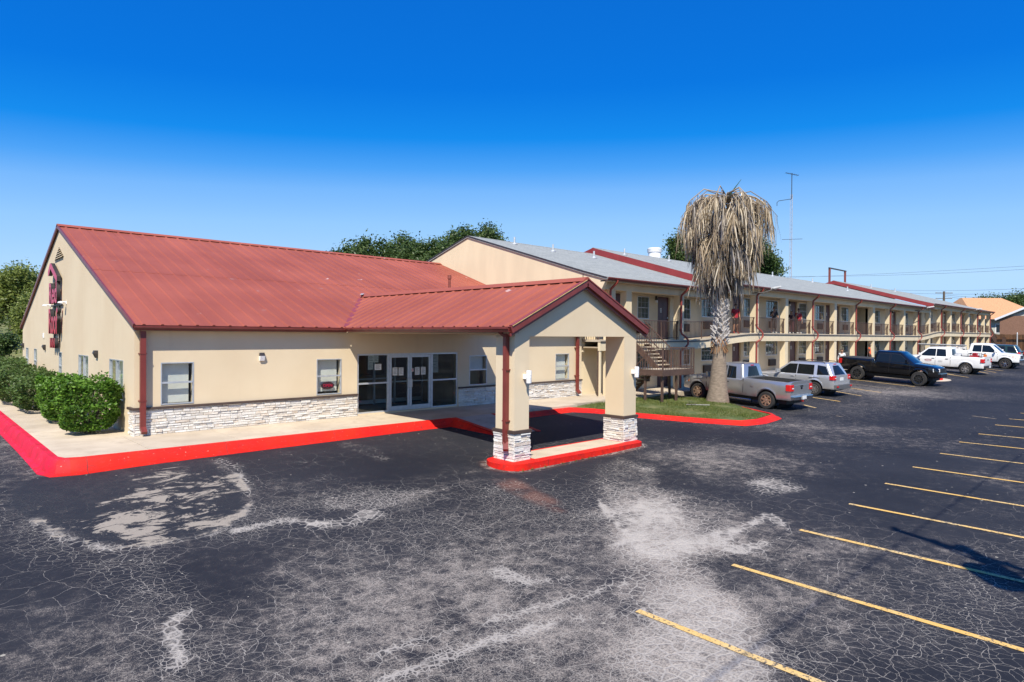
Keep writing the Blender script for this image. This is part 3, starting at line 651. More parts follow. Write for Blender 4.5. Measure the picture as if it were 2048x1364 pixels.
# small end island far along the row
ec = onG(1893, 759); pl = [(ec[0]-.75+.95*math.cos(a), ec[1]+(3.0+2.2*math.sin(a) if math.sin(a) > 0 else 1.0+.95*math.sin(a))) for a in np.linspace(0, 2*math.pi, 22)[:-1]]
o = build('kerb_island', MB().hexa([(x, y, G(x, y)-.3) for x, y in pl], [(x, y, G(x, y)+.14) for x, y in pl]), 'curb_red'); o['kind'] = 'structure'
pl2 = [(ec[0]-.75+(x-ec[0]+.75)*.8, ec[1]+2.3+(y-ec[1]-2.3)*.92) for x, y in pl]
build('turf', MB().hexa([(x, y, G(x, y)) for x, y in pl2], [(x, y, G(x, y)+.16) for x, y in pl2]), 'turf', o)
pl3 = [(ec[0]-.75+(x-ec[0]+.75)*1.6, ec[1]+2.3+(y-ec[1]-2.3)*1.2) for x, y in pl]
o = build('concrete_apron', MB().hexa([(x, y, G(x, y)-.3) for x, y in pl3], [(x, y, G(x, y)+.012) for x, y in pl3]), 'concrete'); o['kind'] = 'structure'

# ------------------------------------------------------------------ lobby building
X0, XE, YW, YB = 4.645, 23.45, 19.852, 41.86
RY, RZ, EZ = 31.18, 6.974, 2.96
def roof_z(y): return EZ+(RZ-EZ)*(y-(YW-.22))/(RY-YW+.22) if y <= RY else RZ-(RZ-EZ)*(y-RY)/(YB+.2-RY)
lob = thing('lobby_building', (X0, YW, 0), 'single storey tan stucco lobby with a red ribbed metal roof and white stone base', 'building')
def wall_face(mb, axis, c, d, u0, u1, z0, z1, holes):       # flat wall with openings: outer face at c, inner at c+d
    us = sorted({u0, u1, *[h[0] for h in holes], *[h[1] for h in holes]}); zs = sorted({z0, z1, *[h[2] for h in holes], *[h[3] for h in holes]})
    P = (lambda u, w, z: (u, w, z)) if axis == 'y' else (lambda u, w, z: (w, u, z))
    for a, b2 in zip(us, us[1:]):
        for e, f in zip(zs, zs[1:]):
            m = ((a+b2)/2, (e+f)/2)
            if any(h[0] < m[0] < h[1] and h[2] < m[1] < h[3] for h in holes): continue
            for w in (c, c+d): mb.quad(P(a, w, e), P(b2, w, e), P(b2, w, f), P(a, w, f))
    for h in holes:
        for (a, e, b2, f) in ((h[0], h[2], h[1], h[2]), (h[1], h[2], h[1], h[3]), (h[1], h[3], h[0], h[3]), (h[0], h[3], h[0], h[2])):
            mb.quad(P(a, c, e), P(b2, c, f), P(b2, c+d, f), P(a, c+d, e))
    return mb
WIN = [(5.298, 6.17, .76, 1.952), (9.978, 10.885, .76, 1.952), (16.537, 17.475, .76, 1.952), (21.626, 22.555, .76, 1.952)]
SF = (11.496, 15.951, .0, 2.097)
mb = MB(); wall_face(mb, 'y', YW, .25, X0, XE, -.5, 2.95, WIN+[SF]); build('wall', mb, 'stucco', lob)
GW = [(21.03, 22.70, .8, 1.99), (25.74, 27.38, .8, 1.99), (30.65, 31.3, .8, 1.99), (37.0, 37.9, .8, 1.99), (39.7, 40.6, .8, 1.99)]
mb = MB(); wall_face(mb, 'x', X0, .25, YW+.25, YB, -.5, 2.85, GW)
mb.quad((X0, YW, 2.85), (X0, YW, roof_z(YW)-.02), (X0, RY, RZ-.02), (X0, YB, roof_z(YB)-.02), (X0, YB, 2.85))
mb.quad((X0, YW, -.5), (X0, YW+.25, -.5), (X0, YW+.25, 2.85), (X0, YW, 2.85))
mb.quad((X0, YB, -.5), (XE, YB, -.5), (XE, YB, 2.95), (X0, YB, 2.95)); mb.quad((XE, YW, -.5), (XE, YB, -.5), (XE, YB, 2.95), (XE, YW, 2.95))
build('gable_wall', mb, 'stucco', lob)
def stones(parent, plane, c, sgn, u0, u1, z0, z1, single=True, holes=(), seed=0, hh=(.042, .075)):
    r = random.Random(seed); P = (lambda u, w, z: (u, w, z)) if plane == 'y' else (lambda u, w, z: (w, u, z)); join = MB(); z = z0; cnt = 0
    while z < z1-.02:
        h = min(r.uniform(*hh), z1-z); 
        if z1-z-h < .03: h = z1-z
        u = u0-r.uniform(0, .2)
        while u < u1-.01:
            l = r.uniform(.13, .42); a = max(u, u0); e = min(u+l, u1); u += l
            if e-a < .05: continue
            d = r.uniform(.025, .062); k = .003; j = [r.uniform(-.008, .008) for _ in range(4)]
            bt = [P(a+k, c, z+k), P(e-k, c, z+k), P(e-k, c, z+h-k), P(a+k, c, z+h-k)]
            tp = [P(a+k+.004, c+sgn*(d+j[0]), z+k+.004), P(e-k-.004, c+sgn*(d+j[1]), z+k+.004), P(e-k-.004, c+sgn*(d+j[2]), z+h-k-.004), P(a+k+.004, c+sgn*(d+j[3]), z+h-k-.004)]
            if single: build('stone', MB().hexa(bt, tp), 'ledger_stone', parent)
            else: join.hexa(bt, tp)
        z += h
    if not single: build('stone_veneer', join, 'ledger_stone', parent, kind='stuff')
ZB = .66
stones(lob, 'y', YW, -1, X0-.05, SF[0]-.01, -.05, ZB, True, seed=1, hh=(.055, .09))
stones(lob, 'y', YW, -1, SF[1]+.01, XE, -.05, ZB, False, seed=2); stones(lob, 'x', X0, -1, YW-.05, YW+.42, -.06, ZB, False, seed=3)
for a, b2 in ((X0-.07, SF[0]-.005), (SF[1]+.005, XE+.0)): build('stone_cap', MB().box(a, b2, YW-.085, YW-.001, ZB, ZB+.065), 'band_brown', lob, bevel=.006)
build('stone_cap', MB().box(X0-.085, X0-.001, YW-.05, YW+.45, ZB, ZB+.064), 'band_brown', lob)
# windows
def window(parent, axis, c, h, blind=.55, sgn=-1, mat='alu', inner='blind', glass='glass_clear', slid=True, rec=.07, two=False):
    u0, u1, z0, z1 = h; fw = .032; P = (lambda a, b2, y0, y1, e, f: (a, b2, y0, y1, e, f)) if axis == 'y' else (lambda a, b2, y0, y1, e, f: (y0, y1, a, b2, e, f))
    y0, y1 = c-.012, c+.06
    mb = MB(); mb.box(*P(u0, u0+fw, y0, y1, z0, z1)); mb.box(*P(u1-fw, u1, y0, y1, z0, z1)); mb.box(*P(u0+fw, u1-fw, y0, y1, z1-fw, z1)); mb.box(*P(u0+fw, u1-fw, y0, y1, z0, z0+fw))
    w = build('window', mb, mat, parent); zm = z0+(z1-z0)*.52; um = (u0+u1)/2
    if two: build('mullion', MB().box(*P(um-.03, um+.03, y0, y1-.01, z0+fw, z1-fw)), mat, w)
    else: build('meeting_rail', MB().box(*P(u0+fw, u1-fw, y0-.004, y1-.01, zm-.025, zm+.025)), mat, w)
    g = c+.03
    for a, b2, e, f in (((u0+fw, um-.03, z0+fw, z1-fw), (um+.03, u1-fw, z0+fw, z1-fw)) if two else ((u0+fw, u1-fw, zm+.025, z1-fw), (u0+fw, u1-fw, z0+fw, zm-.025))):
        build('pane', MB().box(*P(a, b2, g, g+.006, e, f)), glass, w)
    if blind:
        bz = z1-(z1-z0)*blind; mbb = MB(); k = c+.17
        n = 1
        if axis == 'y': mbb.box(u0+.03, u1-.09, k, k+.015, bz, z1-.03)
        else: mbb.box(k, k+.015, u0+.05, u1-.03, bz, z1-.03)
        build('blind', mbb, inner, w)
    bx = P(u0-.05, u1+.05, c+.55, c+.57, z0-.05, z1+.05); build('room_back', MB().box(*bx), 'interior', w)
    return w
w = window(lob, 'y', YW, WIN[0], .97, glass='glass_clear'); w2 = window(lob, 'y', YW, WIN[1], .92, glass='glass_clear'); window(lob, 'y', YW, WIN[2], .5, glass='glass_clear'); window(lob, 'y', YW, WIN[3], .97, glass='glass_clear')
for h in GW[:2]: window(lob, 'x', X0, h, .97, two=True, glass='glass_clear')
for h in GW[2:]: window(lob, 'x', X0, h, .97, glass='glass_clear')
# oval open sign in the second window
ov = thing('window_sign', (10.44, YW+.09, 1.03), 'dark oval open sign hung inside the lobby window beside the entrance doors', 'sign')
mb = MB(); n = 28; b = [(10.42+.24*math.cos(2*math.pi*k/n), YW+.075, 1.05+.13*math.sin(2*math.pi*k/n)) for k in range(n)]; mb.hexa(b, [(x, y+.02, z) for x, y, z in b]); build('board', mb, 'shirt_plum', ov)
me = text_mesh('OPEN', .13, .004); t = link('lettering', me, 'sign_red', ov); t.rotation_euler = (R(90), 0, 0); t.location = (10.42-10.44, -.025, .02)
# storefront
sf = thing('entrance_doors', (SF[0], YW, 0), 'aluminium framed glass entrance with double doors and taped paper notices', 'door')
fy0, fy1 = YW+.02, YW+.10
d0, d1, d2 = 12.80, 13.52, 14.24
d0, dm, d1 = float(onY(780, 760, YW)[0]), float(onY(820.5, 760, YW)[0]), float(onY(862, 760, YW)[0])
def fr(mb, a, b2, e, f, k=0): return mb.box(a, b2, fy0-k, fy1+k, e, f)
mb = MB(); fr(mb, SF[0], SF[0]+.06, 0, 2.097); fr(mb, SF[1]-.06, SF[1], 0, 2.097); fr(mb, SF[0]+.06, SF[1]-.06, 2.037, 2.097); fr(mb, d0-.10, d0-.01, 0, 2.037); fr(mb, d1+.01, d1+.10, 0, 2.037)
fr(mb, SF[0]+.06, d0-.10, 0, .05); fr(mb, d1+.10, SF[1]-.06, 0, .05); fr(mb, SF[0]+.06, d0-.10, 1.02, 1.08); fr(mb, d1+.10, SF[1]-.06, 1.02, 1.08); build('frame', mb, 'alu', sf, bevel=.004)
for a, b2 in ((SF[0]+.06, d0-.10), (d1+.10, SF[1]-.06)):
    for e, f in ((.05, 1.02), (1.08, 2.037)): build('pane', MB().box(a, b2, YW+.055, YW+.063, e, f), 'glass_lobby', sf)
for k, (a, b2) in enumerate(((d0, dm-.006), (dm+.006, d1))):
    mb = MB(); s = .085; mb.box(a, a+s, fy0+.005, fy1-.01, .012, 2.03); mb.box(b2-s, b2, fy0+.005, fy1-.01, .012, 2.03); mb.box(a+s, b2-s, fy0+.005, fy1-.01, 1.94, 2.03); mb.box(a+s, b2-s, fy0+.005, fy1-.01, .012, .17)
    dd = build('door', mb, 'alu', sf, bevel=.004); build('pane', MB().box(a+s, b2-s, YW+.055, YW+.063, .17, 1.94), 'glass_lobby', dd)
    build('push_bar', MB().bar((a+s-.02, YW+.11, 1.06), (b2-s+.02, YW+.11, 1.06), .05, .04), 'alu', dd)
    hx = b2-.04 if k == 0 else a+.04
    build('handle', MB().tube([(hx, YW+.02, .82), (hx, YW-.05, .84), (hx, YW-.05, 1.14), (hx, YW+.02, 1.16)], .014, 8), 'alu', dd)
def notice(x, z, w=.21, h=.29, mat='paper', dy=.05):
    p = build('notice', MB().box(x-w/2, x+w/2, YW+dy-.004, YW+dy, z-h/2, z+h/2), mat, sf); mb = MB()
    for k in range(5):
        zz = z+h*.36-k*h*.16; mb.box(x-w*.36, x+w*(.36-.12*(k % 2)), YW+dy-.0065, YW+dy-.0045, zz-.006, zz+.006)
    build('print', mb, 'ink', p)
for u, v in ((791.5, 743), (803.5, 743), (836, 742), (848, 741.5)): q = onY(u, v, YW); notice(q[0], q[2])
q = onY(757.5, 734, YW); notice(q[0], q[2], .27, .21); q = onY(744, 716, YW); notice(q[0], q[2], .22, .3, dy=.07); q = onY(754, 717, YW); notice(q[0], q[2], .2, .28, dy=.07); q = onY(743, 731.5, YW); notice(q[0], q[2], .2, .28, dy=.07)
q = onY(825.5, 740, YW); build('no_smoking_sticker', MB().box(q[0]-.05, q[0]+.05, YW+.012, YW+.016, q[2]-.06, q[2]+.06), 'paper', sf); build('sticker_ring', MB().lathe([(.025, 0), (.042, 0)], (q[0], YW+.0105, q[2]), 'y', 16), 'sign_red', sf)
q = onY(878, 725, YW); notice(q[0]+.0, q[2], .45, .8, 'paper', .35)
# vestibule behind the glass
mb = MB(); ix0, ix1, iy = SF[0]+.02, SF[1]-.02, YW+2.3
mb.quad((ix0, YW+.26, .0), (ix0, iy, 0), (ix0, iy, 2.6), (ix0, YW+.26, 2.6)); mb.quad((ix1, YW+.26, 0), (ix1, iy, 0), (ix1, iy, 2.6), (ix1, YW+.26, 2.6)); mb.quad((ix0, iy+3, 0), (ix1, iy+3, 0), (ix1, iy+3, 2.6), (ix0, iy+3, 2.6)); mb.quad((ix0, YW+.26, 2.5), (ix1, YW+.26, 2.5), (ix1, iy+3, 2.5), (ix0, iy+3, 2.5))
build('vestibule_wall', mb, 'interior', lob); build('vestibule_floor', MB().quad((ix0, YW+.1, .002), (ix1, YW+.1, .002), (ix1, iy+3, .002), (ix0, iy+3, .002)), 'interior_floor', lob)
mb = MB()
for x in (ix0+.05, 12.6, 13.55, 14.5, ix1-.08): mb.box(x, x+.08, iy, iy+.06, 0, 2.2)
mb.box(ix0, ix1, iy, iy+.06, 2.1, 2.2); mb.box(ix0, ix1, iy, iy+.06, .05, .2); mb.box(12.68, 14.5, iy, iy+.06, 1.0, 1.05); build('inner_door_frame', mb, 'alu', lob)
build('reception_desk', MB().box(13.2, 15.6, iy+1.8, iy+2.5, 0, 1.05), 'interior', lob)
# wall lamp on the lobby front
def wall_lamp(x, z, axis='y', label='', group=None):
    if axis == 'y':
        L = thing('wall_lamp', (x, YW, z), label, 'lamp', group)
        build('housing', MB().hexa([(x-.08, YW-.10, z+.02), (x+.08, YW-.10, z+.02), (x+.08, YW, z+.02), (x-.08, YW, z+.02)], [(x-.07, YW-.06, z+.12), (x+.07, YW-.06, z+.12), (x+.07, YW, z+.12), (x-.07, YW, z+.12)]), 'dark_metal', L)
        build('lens', MB().hexa([(x-.07, YW-.06, z-.13), (x+.07, YW-.06, z-.13), (x+.07, YW, z-.13), (x-.07, YW, z-.13)], [(x-.078, YW-.11, z+.02), (x+.078, YW-.11, z+.02), (x+.078, YW, z+.02), (x-.078, YW, z+.02)]), 'lamp_white', L)
    else:
        L = thing('wall_lamp', (X0, x, z), label, 'lamp', group)
        build('housing', MB().hexa([(X0-.14, x-.1, z), (X0, x-.1, z), (X0, x+.1, z), (X0-.14, x+.1, z)], [(X0-.1, x-.09, z+.1), (X0, x-.09, z+.1), (X0, x+.09, z+.1), (X0-.1, x+.09, z+.1)]), 'dark_metal', L)
        build('lens', MB().hexa([(X0-.06, x-.09, z-.14), (X0, x-.09, z-.14), (X0, x+.09, z-.14), (X0-.06, x+.09, z-.14)], [(X0-.12, x-.1, z), (X0, x-.1, z), (X0, x+.1, z), (X0-.12, x+.1, z)]), 'dark_metal', L)
q = onY(523, 713, YW); wall_lamp(q[0], q[2], label='small wall lamp with white lens between the two lobby windows')
q = onX(195, 707, X0); wall_lamp(q[1], q[2], 'x', 'dark wall lamp between the two wide windows of the gable end')
q = onX(91, 694, X0); wall_lamp(q[1], q[2], 'x', 'dark wall lamp below and beyond the red gable sign')
q = onX(46.5, 690, X0); wall_lamp(41.4, q[2], 'x', 'dark wall lamp at the far corner of the gable end')
# gable vent
vt = thing('gable_vent', (X0, 31.2, 5.72), 'small triangular louvred vent high on the tan gable', 'vent')
build('backing', MB().prism([(30.28, 5.73), (32.22, 5.73), (31.25, 6.18)], X0-.02, X0-.003, 'x'), 'dark', vt)
for k in range(5):
    z = 5.745+k*.085; hw = .95*(1-(z-5.73)/.45); build('louvre', MB().hexa([(X0-.07, 31.25-hw, z-.02), (X0-.02, 31.25-hw, z+.02), (X0-.02, 31.25+hw, z+.02), (X0-.07, 31.25+hw, z-.02)], [(X0-.07, 31.25-hw, z), (X0-.02, 31.25-hw, z+.04), (X0-.02, 31.25+hw, z+.04), (X0-.07, 31.25+hw, z)]), 'stucco', vt)
# roof panels: ribbed sheets in two rows
def rib_profile(w, n=3, h=.030):
    pts = [(0, 0)]; s = w/n
    for k in range(n): c = s*(k+.5); pts += [(c-.05, 0), (c-.025, h), (c+.025, h), (c+.05, 0)]
    return pts+[(w, 0)]
def sheet(parent, origin, across, down, nrm, w, L, name='roof_panel', lift=0., n=2):
    o = Vector(origin); A = Vector(across); D = Vector(down); N = Vector(nrm); mb = MB(); pr_ = rib_profile(w, n)
    for u, h in pr_:
        for l in (0, L): mb.v.append(tuple(o+A*u+D*l+N*(h+lift)))
    for i in range(len(pr_)-1): mb.f.append((2*i, 2*i+1, 2*i+3, 2*i+2))
    m = len(mb.v)
    for u, h in pr_: mb.v.append(tuple(o+A*u+D*L+N*(-.01+lift)))
    for i in range(len(pr_)-1): mb.f.append((2*i+1, m+i, m+i+1, 2*i+3))
    return build(name, mb, 'metal_roof', parent)
ev = Vector((0, YW-.26, roof_z(YW-.26)+.05)); rv = Vector((0, RY, RZ+.05)); sl = rv-ev; SLn = sl.length; up = sl.normalized(); nr = Vector((1, 0, 0)).cross(up).normalized()
pw = (23.75-(X0-.06))/21; Lup = SLn*.535
for k in range(21):
    x = X0-.06+k*pw
    sheet(lob, Vector((x, 0, 0))+ev+up*SLn, (1, 0, 0), -up, nr, pw+.012, Lup+.06, lift=.008)
    sheet(lob, Vector((x, 0, 0))+ev+up*(SLn-Lup), (1, 0, 0), -up, nr, pw+.012, SLn-Lup)
bk = Vector((0, YB+.22, EZ-.02)); ub = (rv-bk).normalized()
for k in range(7): sheet(lob, Vector((X0-.06+k*2.73, 0, 0))+rv, (1, 0, 0), -ub, Vector((1, 0, 0)).cross(-ub).normalized()*-1 if False else ub.cross(Vector((1, 0, 0))).normalized(), 2.73, (rv-bk).length, n=9)
build('ridge_cap', MB().hexa([(X0-.1, RY-.24, RZ+.02), (23.6, RY-.24, RZ+.02), (23.6, RY+.24, RZ+.02), (X0-.1, RY+.24, RZ+.02)], [(X0-.1, RY-.03, RZ+.13), (23.6, RY-.03, RZ+.13), (23.6, RY+.03, RZ+.13), (X0-.1, RY+.03, RZ+.13)]), 'metal_roof', lob)
# rake trim, deck, gutter, downspouts
dk = MB(); dk.prism([(YW-.24, roof_z(YW-.24)-.06), (RY, RZ-.07), (YB+.2, roof_z(YB)-.1), (YB+.2, roof_z(YB)+.0), (RY, RZ+.035), (YW-.24, roof_z(YW-.24)+.035)], X0+.02, 23.6, 'x'); build('roof_deck', dk, 'trim_red', lob)
for a, b2 in (((X0-.075, YW-.28, roof_z(YW-.28)+.03), (X0-.075, RY, RZ+.03)), ((X0-.075, YB+.22, roof_z(YB+.2)+.03), (X0-.075, RY, RZ+.03))): build('rake_trim', MB().bar(a, b2, .05, .12), 'trim_red', lob)
def gutter(parent, a, b2, out, mat='trim_red', s=.12, name='gutter'):      # K profile along a->b, out = horizontal outward direction
    a = Vector(a); b2 = Vector(b2); o = Vector(out); prof = [(0, 0), (0, -s), (s*.62, -s), (s*.8, -s*.55), (s, -s*.35), (s, 0), (s*.9, 0), (s*.85, -s*.3), (s*.5, -s*.88), (.012, -s*.88), (.012, 0)]
    mb = MB(); mb.hexa([a+o*p+Vector((0, 0, q)) for p, q in prof], [b2+o*p+Vector((0, 0, q)) for p, q in prof]); return build(name, mb, mat, parent)
gz0 = roof_z(YW-.24)+.0
gutter(lob, (X0-.08, YW-.23, gz0+.02), (10.93, YW-.23, gz0+.02), (0, -1, 0)); gutter(lob, (16.75, YW-.23, gz0+.02), (23.55, YW-.23, gz0+.02), (0, -1, 0))
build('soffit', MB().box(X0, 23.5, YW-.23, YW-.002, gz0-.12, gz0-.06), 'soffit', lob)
def downspout(parent, x, y, ztop, zbot, mat='trim_red', w=.10, d=.08, kick=(0, -1)):
    mb = MB(); k = Vector((kick[0], kick[1], 0)); c = Vector((x, y, 0))
    mb.bar(c+Vector((0, 0, ztop)), c+Vector((0, 0, zbot+.14)), w, d, up=(0, 1, 0)); 
    mb.bar(c+Vector((0, 0, zbot+.19)), c+k*.16+Vector((0, 0, zbot+.05)), w*.98, d*.98)
    return build('downspout', mb, mat, parent)
downspout(lob, 4.82, YW-.14, gz0-.05, .0, w=.14, d=.10); downspout(lob, 23.0, YW-.14, gz0-.05, .05, w=.14, d=.1)
for x in (4.82, 23.0):
    for z in (.9, 2.2): build('downspout_strap', MB().box(x-.085, x+.085, YW-.2, YW, z, z+.03), 'trim_red', lob)
# plumbing vent on the lobby roof
q = onY(899, 550, 25.2); pv = thing('roof_vent_pipe', (q[0], 25.2, roof_z(25.2)), 'rust red vent pipe standing on the lobby metal roof', 'pipe')
zb = roof_z(25.2)+.03; build('pipe', MB().tube([(q[0], 25.2, zb-.1), (q[0], 25.2, zb+.62)], .065, 14), 'rust_pipe', pv, smooth=40); build('cap', MB().lathe([(0, zb+.8), (.09, zb+.8), (.1, zb+.62), (.0, zb+.62)], (q[0], 25.2, 0), 'z', 16), 'rust_pipe', pv, smooth=40)
build('flashing', MB().lathe([(.19, zb-.02), (.1, zb+.08), (.066, zb+.1)], (q[0], 25.2, 0), 'z', 16), 'galv', pv, smooth=40)

# ------------------------------------------------------------------ red sign on the gable
sg = thing('gable_sign', (X0, 31.6, 2.1), 'tall red channel letter sign below a roof shaped chevron on the gable', 'sign')
def letters(body, size, yc, z0, z1, wid, depth=.26, stand=.06):
    me = text_mesh(body, 1.0, .5); co = np.array([v.co[:] for v in me.vertices]); lo = co.min(0); hi = co.max(0)
    sc = np.array([wid/(hi[0]-lo[0]), (z1-z0)/(hi[1]-lo[1]), depth/(hi[2]-lo[2])]); mid = (lo+hi)/2
    c = (co-mid)*sc                                                     # text x -> -Y (reads from outside), text y -> Z, depth -> -X
    V = np.stack([X0-stand-depth/2-c[:, 2], yc-c[:, 0], (z0+z1)/2+c[:, 1]], 1)
    off = np.array(ORG[sg.name])
    for v, p in zip(me.vertices, V-off): v.co = p
    me.flip_normals() if False else None
    fixn(me); me.materials.clear(); o = link('letters', me, None, sg); me.materials.append(MATS['sign_dark']); me.materials.append(MATS['sign_red'])
    for p in me.polygons: p.material_index = 1 if p.normal.x < -.7 else 0
    return o
letters('Red', 1, 31.5, 3.92, 4.78, 1.75, .13); letters('Roof', 1, 31.45, 2.70, 3.74, 2.05, .13); letters('INN', 1, 31.6, 2.14, 2.54, 1.1, .13)
ch = MB(); th = .26
for a, b2 in (((32.75, 5.02), (31.75, 5.52)), ((31.75, 5.52), (30.55, 4.74))):
    pass
prof = [(32.62, 5.10), (32.62, 5.28), (32.15, 5.58), (31.9, 5.58), (30.55, 4.98), (30.55, 4.78), (30.72, 4.78), (32.03, 5.36), (32.42, 5.10)]
mbc = MB().prism(prof, X0-.19, X0-.06, 'x'); oc = build('chevron', mbc, 'sign_dark', sg); oc.data.materials.append(MATS['sign_red'])
for p in oc.data.polygons: p.material_index = 1 if p.normal.x < -.7 else 0
mb = MB()
for y in (31.0, 32.1): mb.bar((X0-.03, y, 2.2), (X0-.03, y, 5.0), .04)
for z in (2.4, 3.0, 3.6, 4.2, 4.7): mb.bar((X0, 31.0, z), (X0-.08, 31.0, z), .04); mb.bar((X0, 32.1, z), (X0-.08, 32.1, z), .04)
mb.bar((X0-.05, 30.3, 3.86), (X0-.05, 32.8, 3.86), .05); build('bracket_frame', mb, 'dark_metal', sg)
def floodlight(y, z, label):
    f = thing('flood_light', (X0, y, z), label, 'lamp', None)
    build('arm', MB().tube([(X0, y, z), (X0-.08, y, z+.02), (X0-.16, y, z)], .025, 8), 'lamp_white', f); build('head', MB().hexa([(X0-.28, y-.10, z-.03), (X0-.14, y-.10, z-.05), (X0-.14, y+.10, z-.05), (X0-.28, y+.10, z-.03)], [(X0-.26, y-.09, z+.03), (X0-.13, y-.09, z+.05), (X0-.13, y+.09, z+.05), (X0-.26, y+.09, z+.03)]), 'lamp_white', f, bevel=.012)
    build('base', MB().box(X0-.03, X0-.001, y-.06, y+.06, z-.06, z+.06), 'lamp_white', f)
q = onX(133, 605, X0); floodlight(q[1], q[2], 'white flood light on the sign side nearer the parking kerb'); q = onX(101, 611, X0); floodlight(q[1], q[2], 'white flood light on the sign side nearer the far hedge')
q = onX(88, 671, X0); cb = thing('alarm_box', (X0, q[1], q[2]), 'small white alarm box on the gable wall left of the sign', 'box'); build('case', MB().box(X0-.04, X0-.001, q[1]-.08, q[1]+.08, q[2]-.11, q[2]+.11), 'lamp_white', cb, bevel=.008); build('strobe', MB().box(X0-.055, X0-.04, q[1]-.04, q[1]+.04, q[2]-.06, q[2]+.0), 'lamp_clear', cb, bevel=.008)

# ------------------------------------------------------------------ portico
PEX0, PEX1, PAX, PRY0, PAZ, PEZ = 10.96, 16.64, 13.80, 11.50, 4.30, 2.985
po = thing('entrance_portico', (13.8, 12.0, ITOP), 'gabled drive-through entrance portico on two stone based stucco columns', 'portico')
psl = (PAZ-PEZ)/(PAX-PEX0)
def pz(x): return PAZ-psl*abs(x-PAX)
BZ = 2.765
for (x0, x1) in ((PX0, PX1), (QX0, QX1)):
    c = build('column', MB().box(x0+.03, x1-.03, PY0+.03, PY1-.03, ITOP, BZ+.01), 'stucco', po)
    zt = ITOP+.70
    build('stone_cap', MB().box(x0-.035, x1+.035, PY0-.035, PY1+.035, zt, zt+.085), 'band_brown', po, bevel=.008)
    stones(po, 'y', PY0+.03, -1, x0, x1, ITOP, zt, True, seed=int(x0*10), hh=(.05, .085)); stones(po, 'x', x0+.03, -1, PY0-.0, PY1, ITOP, zt, True, seed=int(x0*10)+1, hh=(.05, .085))
    stones(po, 'y', PY1-.03, 1, x0, x1, ITOP, zt, False, seed=int(x0*10)+2); stones(po, 'x', x1-.03, 1, PY0, PY1, ITOP, zt, False, seed=int(x0*10)+3)
# gable front wall and back, beams, ceiling
gx0, gx1 = PX0+.03, QX1-.03
fp = [(gx0, BZ), (gx1, BZ), (gx1, pz(gx1)-.05), (PAX, PAZ-.07), (gx0, pz(gx0)-.05)]
build('gable_panel', MB().prism(fp, PY0+.028, PY1-.028, 'y'), 'stucco', po)
for xa, xb3 in ((gx0, gx0+.35), (gx1-.35, gx1)): build('side_beam', MB().box(xa, xb3, PY1-.028, YW-.01, BZ+.05, pz(gx0)-.06), 'stucco', po)
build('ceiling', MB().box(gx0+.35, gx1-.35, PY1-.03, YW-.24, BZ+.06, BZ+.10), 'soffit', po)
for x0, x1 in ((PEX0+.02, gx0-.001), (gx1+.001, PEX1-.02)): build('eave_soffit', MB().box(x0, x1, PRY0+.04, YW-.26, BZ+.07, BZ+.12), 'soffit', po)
q1 = (gx0+.05, 14.8); build('ceiling_light', MB().box(13.6, 13.9, 14.6, 14.9, BZ-.0, BZ+.058), 'lamp_white', po, bevel=.01)
# portico roof panels: left and right slopes
npn = 15; ye = 26.2; pwid = (ye-PRY0)/npn
for sgn in (1, -1):
    xe = PEX0-.05 if sgn == 1 else PEX1+.05
    dn = Vector((-sgn, 0, -psl)).normalized(); nn = Vector((-sgn*psl, 0, 1)).normalized(); Ls = (Vector((PAX, 0, PAZ))-Vector((xe, 0, pz(xe)))).length
    for k in range(npn):
        yk = PRY0+.03+k*pwid
        L2 = Ls
        # stop the sheet where it would come out under the lobby roof
        zmin = roof_z(yk+pwid*.0) if yk > YW-.25 else -9
        if zmin > PAZ+.1: continue
        if zmin > -9:
            zz = max(pz(xe), zmin-.12); L2 = Ls*(PAZ-zz)/(PAZ-pz(xe))
        if L2 < .05: continue
        sheet(po, (PAX, yk, PAZ+.04), (0, 1, 0), dn, nn, pwid+.012, L2)
build('roof_deck', MB().prism([(PEX0, pz(PEX0)-.05), (PAX, PAZ-.06), (PEX1, pz(PEX1)-.05), (PEX1, pz(PEX1)+.03), (PAX, PAZ+.03), (PEX0, pz(PEX0)+.03)], PRY0+.05, YW-.3, 'y'), 'trim_red', po)
build('ridge_cap', MB().hexa([(PAX-.22, PRY0-.02, PAZ-.01), (PAX+.22, PRY0-.02, PAZ-.01), (PAX+.22, 23.5, PAZ-.01), (PAX-.22, 23.5, PAZ-.01)], [(PAX-.03, PRY0-.02, PAZ+.115), (PAX+.03, PRY0-.02, PAZ+.115), (PAX+.03, 23.5, PAZ+.115), (PAX-.03, 23.5, PAZ+.115)]), 'metal_roof', po)
for sgn, xe in ((1, PEX0-.06), (-1, PEX1+.06)):
    a = Vector((PAX, PRY0, PAZ-.04)); b2 = Vector((xe, PRY0, pz(xe)-.04)); build('rake_trim', MB().bar(a, b2, .07, .17), 'trim_red', po)
    build('rake_flashing', MB().bar(a+Vector((0, .0, .105)), b2+Vector((0, .0, .105)), .11, .03), 'line_yellow' if False else 'trim_red_bright', po)
    build('rake_shadow_board', MB().bar(a+Vector((0, .05, -.125)), b2+Vector((0, .05, -.125)), .04, .09), 'trim_red', po)
basic('raw_wood', (.55, .38, .16), .8, .2, 8)
a = Vector((PAX, PRY0-.02, PAZ+.055)); b2 = Vector((PEX0-.05, PRY0-.02, pz(PEX0-.05)+.055)); build('exposed_wood_strip', MB().bar(a+(b2-a)*.02+Vector((0, -.02, 0)), b2+Vector((0, -.02, 0)), .035, .02), 'raw_wood', po)
